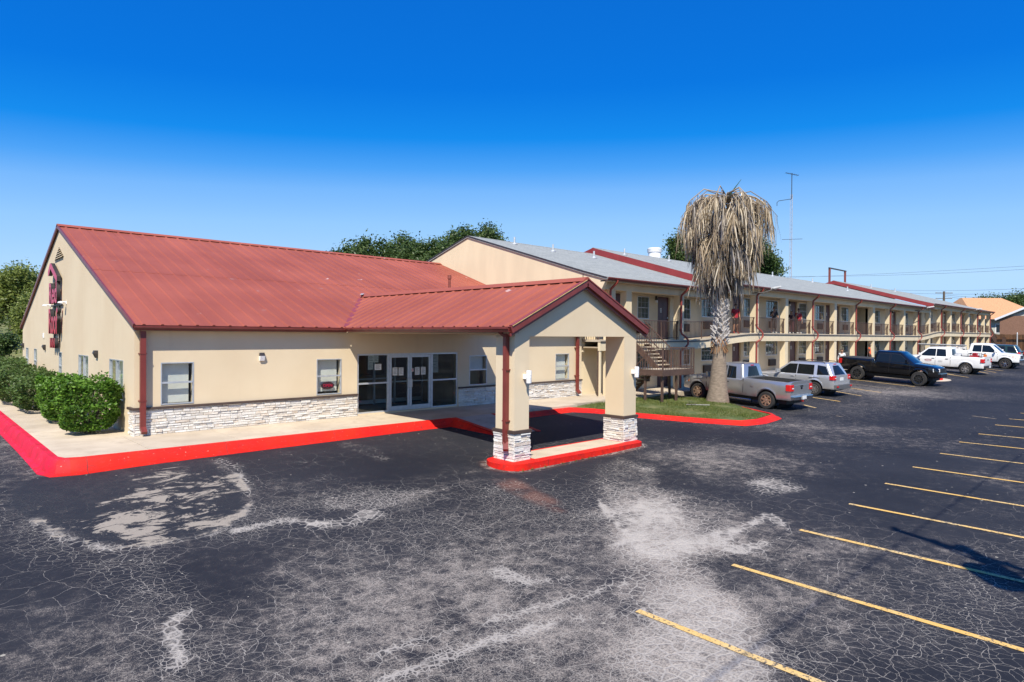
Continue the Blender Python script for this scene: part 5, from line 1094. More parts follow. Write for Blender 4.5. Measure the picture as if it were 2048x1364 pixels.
def vehicle(S, px, py, head, label, cat='pickup truck', lift=0.):
    gx, gy = px, py; pz_ = G(gx, gy)
    # pitch and roll from the ground under the four wheels
    hx, hy = math.cos(head), math.sin(head); fz = G(gx+hx*S['wb'], gy+hy*S['wb'])
    root = thing(S['name'], (gx, gy, pz_+lift), label, cat); sl_ = math.atan2(fz-pz_, S['wb']); lx, ly = -hy, hx; rl = math.atan2(G(gx+lx, gy+ly)-G(gx-lx, gy-ly), 2)
    root.rotation_mode = 'XYZ'; root.rotation_euler = (Matrix.Rotation(head, 3, 'Z') @ Matrix.Rotation(-sl_, 3, 'Y') @ Matrix.Rotation(rl, 3, 'X')).to_euler()
    W = S['w']/2; wb = S['wb']; r = S['r']; paint = S['paint']; ro, fo = S['ro'], S['fo']; ar = r*1.24
    bt = S['sill']; top = S['top']; pick = S.get('bed')
    def arch(x, z):
        for xa in (0, wb):
            d = abs(x-xa)
            if d < ar: z = max(z, r+math.sqrt(ar*ar-d*d)*1.0)
        return z
    xs = sorted({-ro, -ro+.05, -ro+.15, wb+fo-.30, wb+fo-.12, wb+fo-.03, wb+fo, *[float(t[0]) for t in top], *[xa+ar*math.cos(math.pi*k/12) for xa in (0, wb) for k in range(13)], *[xa+s*(ar+.004) for xa in (0, wb) for s in (-1, 1)], *np.linspace(-ro+.2, wb+fo-.2, 16)})
    secs = []
    bx0, bx1 = (pick if pick else (9e9, 9e9))
    xs2 = []
    for x in xs:
        if pick and abs(x-bx0) < .06 or pick and abs(x-bx1) < .06: continue
        xs2.append((x, None))
    if pick: xs2 += [(bx0, False), (bx0+.004, True), (bx1-.004, True), (bx1, False)]
    xs2.sort(key=lambda t: t[0])
    for x, fl in xs2:
        inb = pick and (fl if fl is not None else bx0 < x < bx1)
        zt = interp(top, x); zs = zt-S.get('crown', .07); zb0 = interp(bt, x); zb = min(arch(x, zb0), zs-.08)
        e = min((x+ro)/.35, 1); f = min((wb+fo-x)/.55, 1); wd = W*(1-.07*(1-max(0, e))**2)*(1-.16*(1-max(0, f))**2)
        fl_ = .025*max(0, 1-abs(x)/(ar*1.25))+.025*max(0, 1-abs(x-wb)/(ar*1.25)); we = wd+fl_*.9
        hgt = zs-zb
        p = [(x, wd*.72, zb-.0), (x, we*.965, zb), (x, we, zb+hgt*.14), (x, wd*.978, zb+hgt*.50), (x, wd*1.0, zb+hgt*.78), (x, wd*.965, zs+(zt-zs)*.35)]
        if inb: zf = S['bed_floor']; p += [(x, wd*.93, zt), (x, wd*.86, zt), (x, wd*.83, zf+.02), (x, wd*.5, zf), (x, 0, zf)]
        else: p += [(x, wd*.90, zt), (x, wd*.72, zt+.018), (x, wd*.5, zt+.03), (x, wd*.25, zt+.036), (x, 0, zt+.038)]
        secs.append(p)
    body = loft_body('body', secs, paint, root)
    # wheel wells
    for xa in (0, wb):
        build('wheel_well', MB().lathe([(ar*1.0, -W*.70), (ar*1.0, W*.70)], (xa, 0, r), 'y', 24), 'dark', root, local=True)
    build('underbody', MB().box(-ro*.75, wb+fo*.7, -W*.72, W*.72, r*.75, r*1.25), 'dark', root, local=True)
    if pick and S['bed_floor'] < 1.2:
        zt_ = interp(top, 0)-.012; yl = W*.845; build('bed_side_liner', MB().box(bx0+.02, bx1-.02, yl-.02, yl, S['bed_floor'], zt_).box(bx0+.02, bx1-.02, -yl, -yl+.02, S['bed_floor'], zt_).box(bx1-.03, bx1-.006, -yl, yl, S['bed_floor'], zt_).box(bx0+.006, bx0+.03, -yl, yl, S['bed_floor'], zt_), 'bed_liner', root, local=True)
    if pick: build('bed_liner', MB().box(bx0+.02, bx1-.02, -W*.82, W*.82, S['bed_floor']+.004, S['bed_floor']+.02), 'bed_liner', root, local=True)
    # cabin
    c = S['cab']            # belt outline xb0 (rear) xb1 (front), roof xr0 xr1, zb, zr, yb, yr
    def ring(x0, x1, y, z, cr):
        pts = []
        for cx, cy, a0 in ((x1-cr, y-cr*.7, 0), (x0+cr, y-cr*.7, 90), (x0+cr, -y+cr*.7, 180), (x1-cr, -y+cr*.7, 270)):
            for k in range(4): a = R(a0+30*k); pts.append((cx+cr*math.cos(a), cy+cr*.7*math.sin(a), z))
        return pts
    zb, zr = c['zb'], c['zr']; mid = .5
    rings = [ring(c['xb0'], c['xb1'], c['yb'], zb, .14), ring(c['xr0']+.0, c['xr1']+.06, c['yr']+.012, zr-.10, .14), ring(c['xr0']+.03, c['xr1']-.02, c['yr']-.02, zr-.035, .16), ring(c['xr0']+.14, c['xr1']-.22, c['yr']-.14, zr-.004, .16), ring(c['xr0']+.5, c['xr1']-.55, c['yr']-.4, zr+.008, .1)]
    mb = MB(); n = 16
    for q in rings: mb.v += q
    for i in range(len(rings)-1):
        for k in range(n): mb.f.append((i*n+k, i*n+(k+1) % n, (i+1)*n+(k+1) % n, (i+1)*n+k))
    mb.f.append(tuple((len(rings)-1)*n+k for k in range(n))); build('cabin', mb, paint, root, local=True, smooth=35)
    zt2 = zr-.10
    def side_y(z): t = (z-zb)/(zt2-zb); return c['yb']+(c['yr']+.012-c['yb'])*t
    for s in (-1, 1):
        for wq in S['wins']:
            pts = [(x, s*(side_y(z)-.012), z) for x, z in wq]; mb = MB().hexa(pts, [(x, s*(side_y(z)+.008), z) for x, z in wq]); wo = build('side_window', mb, 'glass_car', root, local=True)
            cx = sum(p[0] for p in wq)/len(wq); cz = sum(p[1] for p in wq)/len(wq); out = [(cx+(x-cx)*1.045, cz+(z-cz)*1.08) for x, z in wq]
            build('window_seal', MB().hexa([(x, s*(side_y(z)-.02), z) for x, z in out], [(x, s*(side_y(z)+.0035), z) for x, z in out]), 'black_plastic', wo, local=True)
    def end_glass(nm, xb, xt, yb_, yt_, z0, z1, d):
        mb = MB(); N = 6; cols = []
        for k in range(N+1):
            t = -1+2*k/N; bow = (1-t*t)*.05*d
            cols.append(((xb+bow, yb_*t, z0), (xt+bow, yt_*t, z1)))
        sh = lambda q: (q[0]-d*.012, q[1], q[2])
        A = [c_[0] for c_ in cols]+[c_[1] for c_ in cols[::-1]]; nA = len(A); mb.v = [tuple(q) for q in A]+[sh(q) for q in A]
        for k in range(N):
            f_ = (k, k+1, nA-2-k, nA-1-k); mb.f.append(f_); mb.f.append(tuple(nA+i for i in f_[::-1]))
        for k in range(nA): mb.f.append((k, (k+1) % nA, nA+(k+1) % nA, nA+k))
        return build(nm, mb, 'glass_car', root, local=True, smooth=40)
    def lerp_x(xb, xt, z): return xb+(xt-xb)*(z-zb)/(zt2-zb)
    zA, zB = zb+.05, zr-.13; xw = lambda z: lerp_x(c['xb1'], c['xr1']+.06, z)+.012; xr_ = lambda z: lerp_x(c['xb0'], c['xr0'], z)-.012
    end_glass('windshield', xw(zA)-.045, xw(zB)-.045, c['yb']-.10, c['yr']-.09, zA, zB, 1); end_glass('rear_window', xr_(zA)+.045, xr_(zB)+.045, c['yb']-.12, c['yr']-.12, zA+S.get('rwz', .03), zB, -1)
    # seams, handles, mirrors
    mb = MB()
    for x, z0, z1 in S['seams']:
        for s in (-1, 1): mb.box(x-.006, x+.006, s*W*.955-.0, s*W*1.004, z0, z1) if False else mb.hexa([(x-.006, s*W*.9, z0), (x+.006, s*W*.9, z0), (x+.006, s*(W*1.002+.003), z0), (x-.006, s*(W*1.002+.003), z0)], [(x-.006, s*W*.9, z1), (x+.006, s*W*.9, z1), (x+.006, s*(W*.985+.004), z1), (x-.006, s*(W*.985+.004), z1)])
    build('door_seams', mb, 'dark', root, local=True)
    for s in (-1, 1):
        for x, z in S['handles']: build('door_handle', MB().box(x-.09, x+.09, min(s*W*.95, s*(W*.985+.035)), max(s*W*.95, s*(W*.985+.035)), z-.02, z+.025), S.get('handle_mat', paint), root, local=True, bevel=.01)
        mx, mz = S['mirror']; y0 = s*(side_y(mz)-.02); y1 = s*(W+.20); build('mirror', MB().hexa([(mx-.05, y0, mz-.03), (mx+.02, y0, mz-.03), (mx+.10, y1, mz-.06), (mx-.02, y1, mz-.06)], [(mx-.05, y0, mz+.02), (mx+.02, y0, mz+.02), (mx+.10, y1, mz+.17), (mx-.02, y1, mz+.17)]), S.get('mirror_mat', paint), root, local=True, bevel=.02)
    for xa in (0, wb):
        for s in (-1, 1): make_wheel(root, xa, s*(W-.13), r, .26, S['rim'], s, S.get('spokes', 6))
    # rear end
    zt = interp(top, -ro+.1); zl0, zl1 = S['tail']
    for s in (-1, 1):
        tl = [(-ro-.035, s*W*.70), (-ro-.035, s*W*.935), (-ro+.02, s*W*.975), (-ro+.19, s*W*1.008), (-ro+.19, s*W*.9), (-ro+.06, s*W*.70)]
        build('tail_light', MB().hexa([(x, y, zl0) for x, y in tl], [(x+.012, y*.992, zl1) for x, y in tl]), 'tail_red', root, local=True, bevel=.01); build('reverse_lamp', MB().box(-ro-.045, -ro-.03, min(s*W*.73, s*W*.86), max(s*W*.73, s*W*.86), zl0+(zl1-zl0)*.36, zl0+(zl1-zl0)*.52), 'lamp_clear', root, local=True)
    b0, b1 = S['rbump']; build('rear_bumper', MB().hexa([(-ro-.14, -W*.80, b0), (-ro-.14, W*.80, b0), (-ro+.18, W*.97, b0+.02), (-ro+.18, -W*.97, b0+.02)], [(-ro-.15, -W*.82, b1), (-ro-.15, W*.82, b1), (-ro+.18, W*.975, b1), (-ro+.18, -W*.975, b1)]), S['rb_mat'], root, local=True, bevel=.03)
    pzz = S['plate_z']; build('licence_plate', MB().box(-ro-.175+S.get('plate_in', 0), -ro-.155+S.get('plate_in', 0), -.16, .16, pzz-.08, pzz+.08), 'plate', root, local=True)
    if pick: build('tailgate_panel', MB().hexa([(-ro-.010, -W*.68, b1+.06), (-ro-.010, W*.68, b1+.06), (-ro+.02, W*.68, b1+.06), (-ro+.02, -W*.68, b1+.06)], [(-ro-.010, -W*.68, zt-.12), (-ro-.010, W*.68, zt-.12), (-ro+.02, W*.68, zt-.12), (-ro+.02, -W*.68, zt-.12)]), paint, root, local=True, bevel=.008); build('tailgate_handle', MB().box(-ro-.022, -ro, -.12, .12, zt-.22, zt-.15), 'black_plastic', root, local=True)
    # front end
    xf = wb+fo; f0, f1 = S['fbump']; g0, g1 = S['grille']; build('front_bumper', MB().hexa([(xf-.35, -W*.96, f0+.03), (xf+.10, -W*.62, f0), (xf+.10, W*.62, f0), (xf-.35, W*.96, f0+.03)], [(xf-.35, -W*.97, f1), (xf+.11, -W*.64, f1), (xf+.11, W*.64, f1), (xf-.35, W*.97, f1)]), S['fb_mat'], root, local=True, bevel=.03)
    g = build('grille', MB().box(xf-.04, xf+.035, -W*.52, W*.52, g0, g1), S.get('grille_mat', 'black_plastic'), root, local=True, bevel=.015); mb = MB()
    for k in range(3): z = g0+(g1-g0)*(k+.6)/3.2; mb.box(xf+.03, xf+.045, -W*.5, W*.5, z, z+.03)
    build('grille_bars', mb, S.get('bar_mat', 'chrome'), g, local=True)
    for s in (-1, 1):
        h0, h1 = S['headl']; hl = build('headlight', MB().hexa([(xf-.02, s*W*.54, h0), (xf+.03, s*W*.56, h0), (xf-.22, s*W*.965, h0), (xf-.28, s*W*.9, h0)], [(xf-.03, s*W*.54, h1), (xf+.02, s*W*.56, h1), (xf-.25, s*W*.955, h1), (xf-.3, s*W*.9, h1)]), 'lamp_clear', root, local=True, bevel=.012)
        if S.get('amber', True): build('turn_lamp', MB().hexa([(xf-.33, s*W*.93, h0+.05), (xf-.30, s*W*.955, h0+.05), (xf-.40, s*(W*.992), h0+.05), (xf-.42, s*W*.93, h0+.05)], [(xf-.34, s*W*.93, h1-.03), (xf-.32, s*W*.952, h1-.03), (xf-.42, s*(W*.988), h1-.03), (xf-.44, s*W*.93, h1-.03)]), 'amber', root, local=True)
    if S.get('step'):
        for s in (-1, 1): build('step_bar', MB().tube([(.75, s*W*.93, r*.78), (wb-.75, s*W*.93, r*.78)], .055, 10), S['step'], root, local=True, smooth=50)
    if S.get('clad'):
        for s in (-1, 1): build('lower_cladding', MB().hexa([(ar+.02, s*W*.9, bt[0][1]-.03), (wb-ar-.02, s*W*.9, bt[0][1]-.03), (wb-ar-.02, s*(W+.012), bt[0][1]-.03), (ar+.02, s*(W+.012), bt[0][1]-.03)], [(ar+.08, s*W*.9, bt[0][1]+.17), (wb-ar-.08, s*W*.9, bt[0][1]+.17), (wb-ar-.08, s*(W+.014), bt[0][1]+.17), (ar+.08, s*(W+.014), bt[0][1]+.17)]), 'grey_cladding', root, local=True)
    return root, body
silver = dict(name='pickup_truck', wb=3.68, w=1.98, r=.395, ro=1.12, fo=.92, paint='paint_silver', sill=[(-9, .50), (9, .50)], top=[(-1.12, 1.30), (1.25, 1.31), (1.27, 1.24), (3.05, 1.21), (3.3, 1.20), (4.2, 1.15), (4.5, 1.08), (4.6, .98)],
    bed=(-.98, 1.14), bed_floor=.82, cab=dict(xb0=1.20, xb1=3.42, xr0=1.34, xr1=2.62, zb=1.17, zr=1.93, yb=.90, yr=.73), wins=[[(2.18, 1.24), (3.12, 1.24), (2.60, 1.76), (2.18, 1.78)], [(1.62, 1.24), (2.10, 1.24), (2.10, 1.78), (1.70, 1.76)]],
    seams=[(1.18, .6, 1.27), (2.14, .58, 1.18), (3.18, .6, 1.15)], handles=[(2.02, 1.06)], handle_mat='black_plastic', mirror=(2.98, 1.28), rim='rim_bronze', spokes=7, tail=(.92, 1.20), rbump=(.52, .70), rb_mat='chrome', plate_z=.62, fbump=(.48, .70), fb_mat='chrome', grille=(.74, 1.02), headl=(.80, 1.02), step='chrome')
sv, svb = vehicle(silver, 28.55-.0+.88*math.sin(R(84)), 13.19-.88*math.cos(R(84))-.0, R(84.5), 'dusty silver extended cab pickup parked nose in beside the palm island')
build('fuel_door', MB().lathe([(0, 0), (.075, 0), (.085, -.004)], (.72, .995, 1.02), 'y', 20), 'paint_silver', sv, local=True); build('brake_light', MB().box(1.32, 1.36, -.12, .12, 1.83, 1.87), 'tail_red', sv, local=True); build('emblem', MB().prism([(.08*math.cos(2*math.pi*k/20), 1.02+.045*math.sin(2*math.pi*k/20)) for k in range(20)], -1.14, -1.125, 'x'), 'paint_black', sv, local=True)
build('hitch', MB().bar((-1.28, 0, .46), (-1.0, 0, .46), .07).lathe([(0, .0), (.03, .02), (.03, .06), (0, .08)], (-1.3, 0, .5), 'z', 10), 'chrome', sv, local=True)
suv = dict(name='sport_utility_vehicle', wb=2.90, w=1.92, r=.37, ro=1.0, fo=.92, paint='paint_silver2', sill=[(-9, .42), (9, .42)], top=[(-1.0, 1.10), (-.8, 1.12), (2.0, 1.06), (2.7, 1.05), (3.3, .98), (3.6, .90), (3.82, .76)], crown=.06,
    cab=dict(xb0=-.96, xb1=2.45, xr0=-.62, xr1=1.55, zb=1.02, zr=1.74, yb=.89, yr=.68), wins=[[(1.06, 1.12), (2.12, 1.10), (1.50, 1.58), (1.06, 1.60)], [(.10, 1.12), (.98, 1.12), (.98, 1.60), (.14, 1.60)], [(-.72, 1.16), (-.10, 1.13), (-.06, 1.60), (-.48, 1.56)]],
    seams=[(.02, .75, 1.06), (1.02, .5, 1.05), (2.22, .55, 1.03)], handles=[(.18, .98), (1.2, .97)], mirror=(1.98, 1.14), rim='rim_steel', spokes=10, tail=(.90, 1.12), rbump=(.40, .66), rb_mat='grey_cladding', plate_z=.92, plate_in=.16, fbump=(.30, .56), fb_mat='paint_silver2', grille=(.60, .80), headl=(.68, .84), clad=True)
p = onG(1629, 791); hd = R(84.5)
suvo, _ = vehicle(suv, p[0]+.85*math.sin(hd), p[1]-.85*math.cos(hd), hd, 'silver sport utility vehicle with roof rails parked between two pickups', 'car')
for s in (-1, 1): build('roof_rail', MB().tube([(-.4, s*.62, 1.72), (-.3, s*.62, 1.79), (1.1, s*.62, 1.80), (1.3, s*.62, 1.74)], .02, 8), 'black_plastic', suvo, local=True)
build('brake_light', MB().box(-.62, -.56, -.14, .14, 1.66, 1.70), 'tail_red', suvo, local=True)
for s in (-1, 1): build('rear_reflector', MB().box(-1.165, -1.14, s*.72-.09, s*.72+.09, .52, .60), 'tail_red', suvo, local=True)
black = dict(silver); black.update(name='pickup_truck', amber=False, wb=3.57, w=2.02, r=.44, ro=1.18, fo=.98, paint='paint_black', sill=[(-9, .62), (9, .62)], top=[(-1.18, 1.42), (.95, 1.43), (.97, 1.36), (3.0, 1.34), (3.2, 1.33), (4.1, 1.25), (4.42, 1.16), (4.55, 1.06)], bed=(-1.04, .80), bed_floor=1.36,
    cab=dict(xb0=.86, xb1=3.32, xr0=1.02, xr1=2.45, zb=1.28, zr=2.02, yb=.92, yr=.74), wins=[[(1.92, 1.36), (3.0, 1.36), (2.42, 1.84), (1.92, 1.87)], [(1.12, 1.36), (1.84, 1.36), (1.84, 1.87), (1.22, 1.85)]], seams=[(.84, .7, 1.38), (1.88, .68, 1.3), (3.05, .7, 1.28)], handles=[(1.05, 1.18), (2.05, 1.18)], handle_mat='paint_black', mirror=(2.86, 1.40), rim='rim_black', spokes=8, tail=(1.02, 1.34),
    rbump=(.60, .80), rb_mat='paint_black', plate_z=.7, fbump=(.55, .82), fb_mat='paint_black', grille=(.86, 1.14), headl=(.92, 1.12), step=None, bar_mat='black_plastic')
pr1 = onG(1713.7, 758.4); pf1 = onG(1836, 772.4); hd = math.atan2(pf1[1]-pr1[1], pf1[0]-pr1[0])
hd = R(-92); bl, _ = vehicle(black, 45.75+.88, 15.0, hd, 'black crew cab pickup with black wheels backed in by the wing', lift=.0)
build('bed_cover', MB().box(-1.02, .78, -.9, .9, 1.40, 1.445), 'bed_liner', bl, local=True, bevel=.01); build('sunroof', MB().box(1.55, 2.15, -.36, .36, 2.02, 2.05), 'glass_car', bl, local=True, bevel=.01)
for xa in (0, 3.57):
    for s in (-1, 1): build('wheel_ring', MB().lathe([(.268, s*.02), (.285, s*.022), (.290, s*.0)], (xa, s*(1.01-.13)+s*.115, .44), 'y', 32), 'chrome', bl, local=True)
white = dict(silver); white.update(paint='paint_white', wb=3.65, w=2.03, rim='rim_steel', spokes=6, rb_mat='dark_metal', fb_mat='chrome', cab=dict(xb0=.98, xb1=3.36, xr0=1.12, xr1=2.55, zb=1.17, zr=1.93, yb=.91, yr=.74), bed=(-.98, .92), top=[(-1.12, 1.30), (1.05, 1.31), (1.07, 1.24), (3.05, 1.21), (3.3, 1.20), (4.2, 1.15), (4.5, 1.08), (4.57, .98)],
    wins=[[(2.02, 1.24), (3.05, 1.24), (2.52, 1.76), (2.02, 1.78)], [(1.30, 1.24), (1.94, 1.24), (1.94, 1.78), (1.38, 1.76)]], seams=[(.98, .6, 1.27), (1.98, .58, 1.18), (3.12, .6, 1.15)], handles=[(1.22, 1.06), (2.14, 1.06)], handle_mat='black_plastic', step=None)
p = onG(1932.8, 748.5); hd = R(86); w1, _ = vehicle(white, p[0]+.88*math.sin(hd), p[1], hd, 'white work pickup parked nose in with red machinery in its bed')
# door emblem on the work pickup
for s in (1,):
    mb = MB(); 
    for k in range(8): a0 = math.pi*k/8; a1 = math.pi*(k+1)/8; mb.quad((2.45+.26*math.cos(a0), 1.022*1.003, .92+.07*math.sin(a0)), (2.45+.26*math.cos(a1), 1.022*1.003, .92+.07*math.sin(a1)), (2.45+.20*math.cos(a1), 1.022*1.003, .92+.045*math.sin(a1)), (2.45+.20*math.cos(a0), 1.022*1.003, .92+.045*math.sin(a0)))
    mb.box(2.25, 2.65, 1.0225, 1.026, .86, .885); build('door_emblem', mb, 'tool_red', w1, local=True); build('door_lettering', MB().box(1.5, 1.75, 1.0225, 1.026, .84, .86).box(1.48, 1.78, 1.0225, 1.026, .90, .92), 'tool_grey', w1, local=True)
mc = thing('red_generator', (p[0]+.88, p[1]-.4, 1.0), 'red petrol engine machine standing in the white work pickup bed', 'machine'); mx, my = p[0]+.88, p[1]-.35; mz = G(mx, my)+.85
build('engine', MB().box(mx-.3, mx+.3, my-.25, my+.3, mz+.12, mz+.55), 'tool_red', mc, bevel=.05); build('tank', MB().tube([(mx-.28, my, mz+.62), (mx+.28, my, mz+.62)], .13, 12), 'tool_red', mc, smooth=50); build('frame', MB().tube([(mx-.36, my-.32, mz), (mx-.36, my-.32, mz+.72), (mx-.36, my+.36, mz+.72), (mx-.36, my+.36, mz)], .02, 6).tube([(mx+.36, my-.32, mz), (mx+.36, my-.32, mz+.72), (mx+.36, my+.36, mz+.72), (mx+.36, my+.36, mz)], .02, 6), 'black_plastic', mc)
mc = thing('hose_reel', (mx-.3, my+1.0, mz), 'grey coiled hose reel in the white work pickup bed', 'machine'); build('coil', MB().lathe([(.18, -.2), (.3, -.2), (.34, -.1), (.34, .1), (.3, .2), (.18, .2)], (mx-.25, my+1.0, mz+.36), 'y', 18), 'tool_grey', mc, smooth=40); build('stand', MB().box(mx-.55, mx+.05, my+.78, my+.82, mz, mz+.5).box(mx-.55, mx+.05, my+1.18, my+1.22, mz, mz+.5), 'dark_metal', mc)
mc = thing('fuel_can', (mx+.5, my-.55, mz), 'orange fuel can at the tailgate corner of the white work pickup', 'can'); build('can', MB().box(mx+.42, mx+.66, my-.62, my-.44, mz, mz+.62), 'tool_orange', mc, bevel=.03); build('spout', MB().tube([(mx+.5, my-.53, mz+.62), (mx+.48, my-.53, mz+.74)], .03, 8), 'black_plastic', mc)
white2 = dict(white); white2.update(wb=4.0, r=.42, rim='chrome', step='black_plastic', ro=1.3, bed=(-1.16, 1.27), cab=dict(xb0=1.33, xb1=3.71, xr0=1.47, xr1=2.90, zb=1.25, zr=2.05, yb=.91, yr=.74), top=[(-1.3, 1.40), (1.35, 1.41), (1.38, 1.33), (3.4, 1.30), (3.65, 1.29), (4.5, 1.22), (4.8, 1.14), (4.92, 1.04)], sill=[(-9, .56), (9, .56)],
    wins=[[(2.37, 1.33), (3.40, 1.33), (2.87, 1.87), (2.37, 1.89)], [(1.65, 1.33), (2.29, 1.33), (2.29, 1.89), (1.73, 1.87)]], seams=[(1.33, .65, 1.35), (2.33, .65, 1.27), (3.47, .65, 1.22)], handles=[(1.57, 1.14), (2.49, 1.14)], mirror=(3.3, 1.38), fbump=(.55, .80), grille=(.84, 1.12), headl=(.90, 1.12), tail=(1.0, 1.3), rbump=(.58, .76), plate_z=.7, fb_mat='chrome')
p = onG(2011.5, 737.5); hd = R(-93); w2, _ = vehicle(white2, p[0]+.88+.2, p[1]+4.0, hd, 'white work pickup backed in with its chrome front bumper facing out')
tb = thing('bed_toolbox', (p[0]+1, p[1]+4.2, 1.5), 'grey ladder rack of pipes over the bed of the backed in white pickup', 'rack'); tx, ty, tz = p[0]+1.0, p[1]+4.0, G(p[0], p[1]+4)+1.38
build('box', MB().box(tx-.85, tx-.45, ty-.9, ty+1.2, tz, tz+.28).box(tx+.45, tx+.85, ty-.9, ty+1.2, tz, tz+.28), 'paint_white', tb, bevel=.02); build('pipes', MB().tube([(tx-.2, ty-1.0, tz+.42), (tx-.3, ty+2.6, tz+.5)], .05, 8).tube([(tx+.2, ty-1.0, tz+.40), (tx+.1, ty+2.4, tz+.44)], .06, 8), 'tool_grey', tb); build('rack_bars', MB().bar((tx-.9, ty-.6, tz+.33), (tx+.9, ty-.6, tz+.33), .06).bar((tx-.9, ty+1.0, tz+.33), (tx+.9, ty+1.0, tz+.33), .06), 'dark_metal', tb)
green = dict(suv); green.update(paint='paint_green', rim='rim_black', fb_mat='paint_green', rb_mat='paint_green', clad=None)
hd = R(88); g1, _ = vehicle(green, 73.6, 11.4, hd, 'dark green sport utility vehicle behind the backed in white pickup', 'car', lift=.1)
g2, _ = vehicle(green, 84.5, 8.6, hd, 'dark green car parked beyond the white pickups by the fence', 'car')

# ------------------------------------------------------------------ plants
def leaves(P, size, up=.4, asp=.55):
    n = len(P); a = RNG.normal(0, 1, (n, 3)); a[:, 2] *= .6; a /= np.linalg.norm(a, axis=1)[:, None]; b = RNG.normal(0, 1, (n, 3)); b -= (b*a).sum(1)[:, None]*a; b /= np.linalg.norm(b, axis=1)[:, None]
    s = size*RNG.uniform(.6, 1.35, (n, 1)); A = a*s; B = b*s*asp
    V = np.stack([P-A, P+B*.9-A*.1, P+A, P-B*.9-A*.1], 1).reshape(-1, 3); return V, np.arange(4*n).reshape(-1, 4)
def blob_points(n, c, rad, clumps, cr, shell=.75, flat=0):
    k = RNG.normal(0, 1, (clumps, 3)); k /= np.linalg.norm(k, axis=1)[:, None]; k *= (shell+(1-shell)*RNG.uniform(0, 1, (clumps, 1))**.5)*RNG.uniform(.82, 1.1, (clumps, 1))
    cc = np.array(c)+k*np.array(rad); i = RNG.integers(0, clumps, n); return cc[i]+RNG.normal(0, 1, (n, 3))*cr*RNG.uniform(.5, 1.2, (n, 1)), cc
def limb_tree(name, loc, label, crowns, nleaf, lsize, mat, trunk_r=.3, group=None, clumps=60, cr=.55, shell=.7):
    t = thing(name, loc, label, 'tree', group); x, y, z = loc; V = []; tops = []
    for (dx, dy, dz, rx, ry, rz) in crowns:
        P, cc = blob_points(max(200, int(nleaf*rx*rx/sum(q[3]*q[3] for q in crowns))), (x+dx, y+dy, z+dz), (rx, ry, rz), max(6, int(clumps*rx/max(q[3] for q in crowns)*.6)), cr*.8, shell); V.append(P); tops += [cc[j] for j in RNG.integers(0, len(cc), 3)]
    v, f = leaves(np.concatenate(V), lsize); fast('crown', v, f, mat, t)
    mb = MB(); top = max(c[2] for c in crowns); fork = Vector((x+.1, y, z+top*.42)); mb.tube([(x, y, z-.5), (x+.05, y, z+top*.2), fork], [trunk_r*1.3, trunk_r, trunk_r*.8], 8); tr = build('trunk', mb, 'bark', t, smooth=50)
    mb = MB()
    for q in tops: q = Vector(q); m = fork.lerp(q, .5)+Vector((RNG.normal(0, .25), RNG.normal(0, .25), .3)); mb.tube([fork, m, q], [trunk_r*.55, trunk_r*.3, trunk_r*.08], 5)
    build('limbs', mb, 'bark', tr, smooth=50); return t
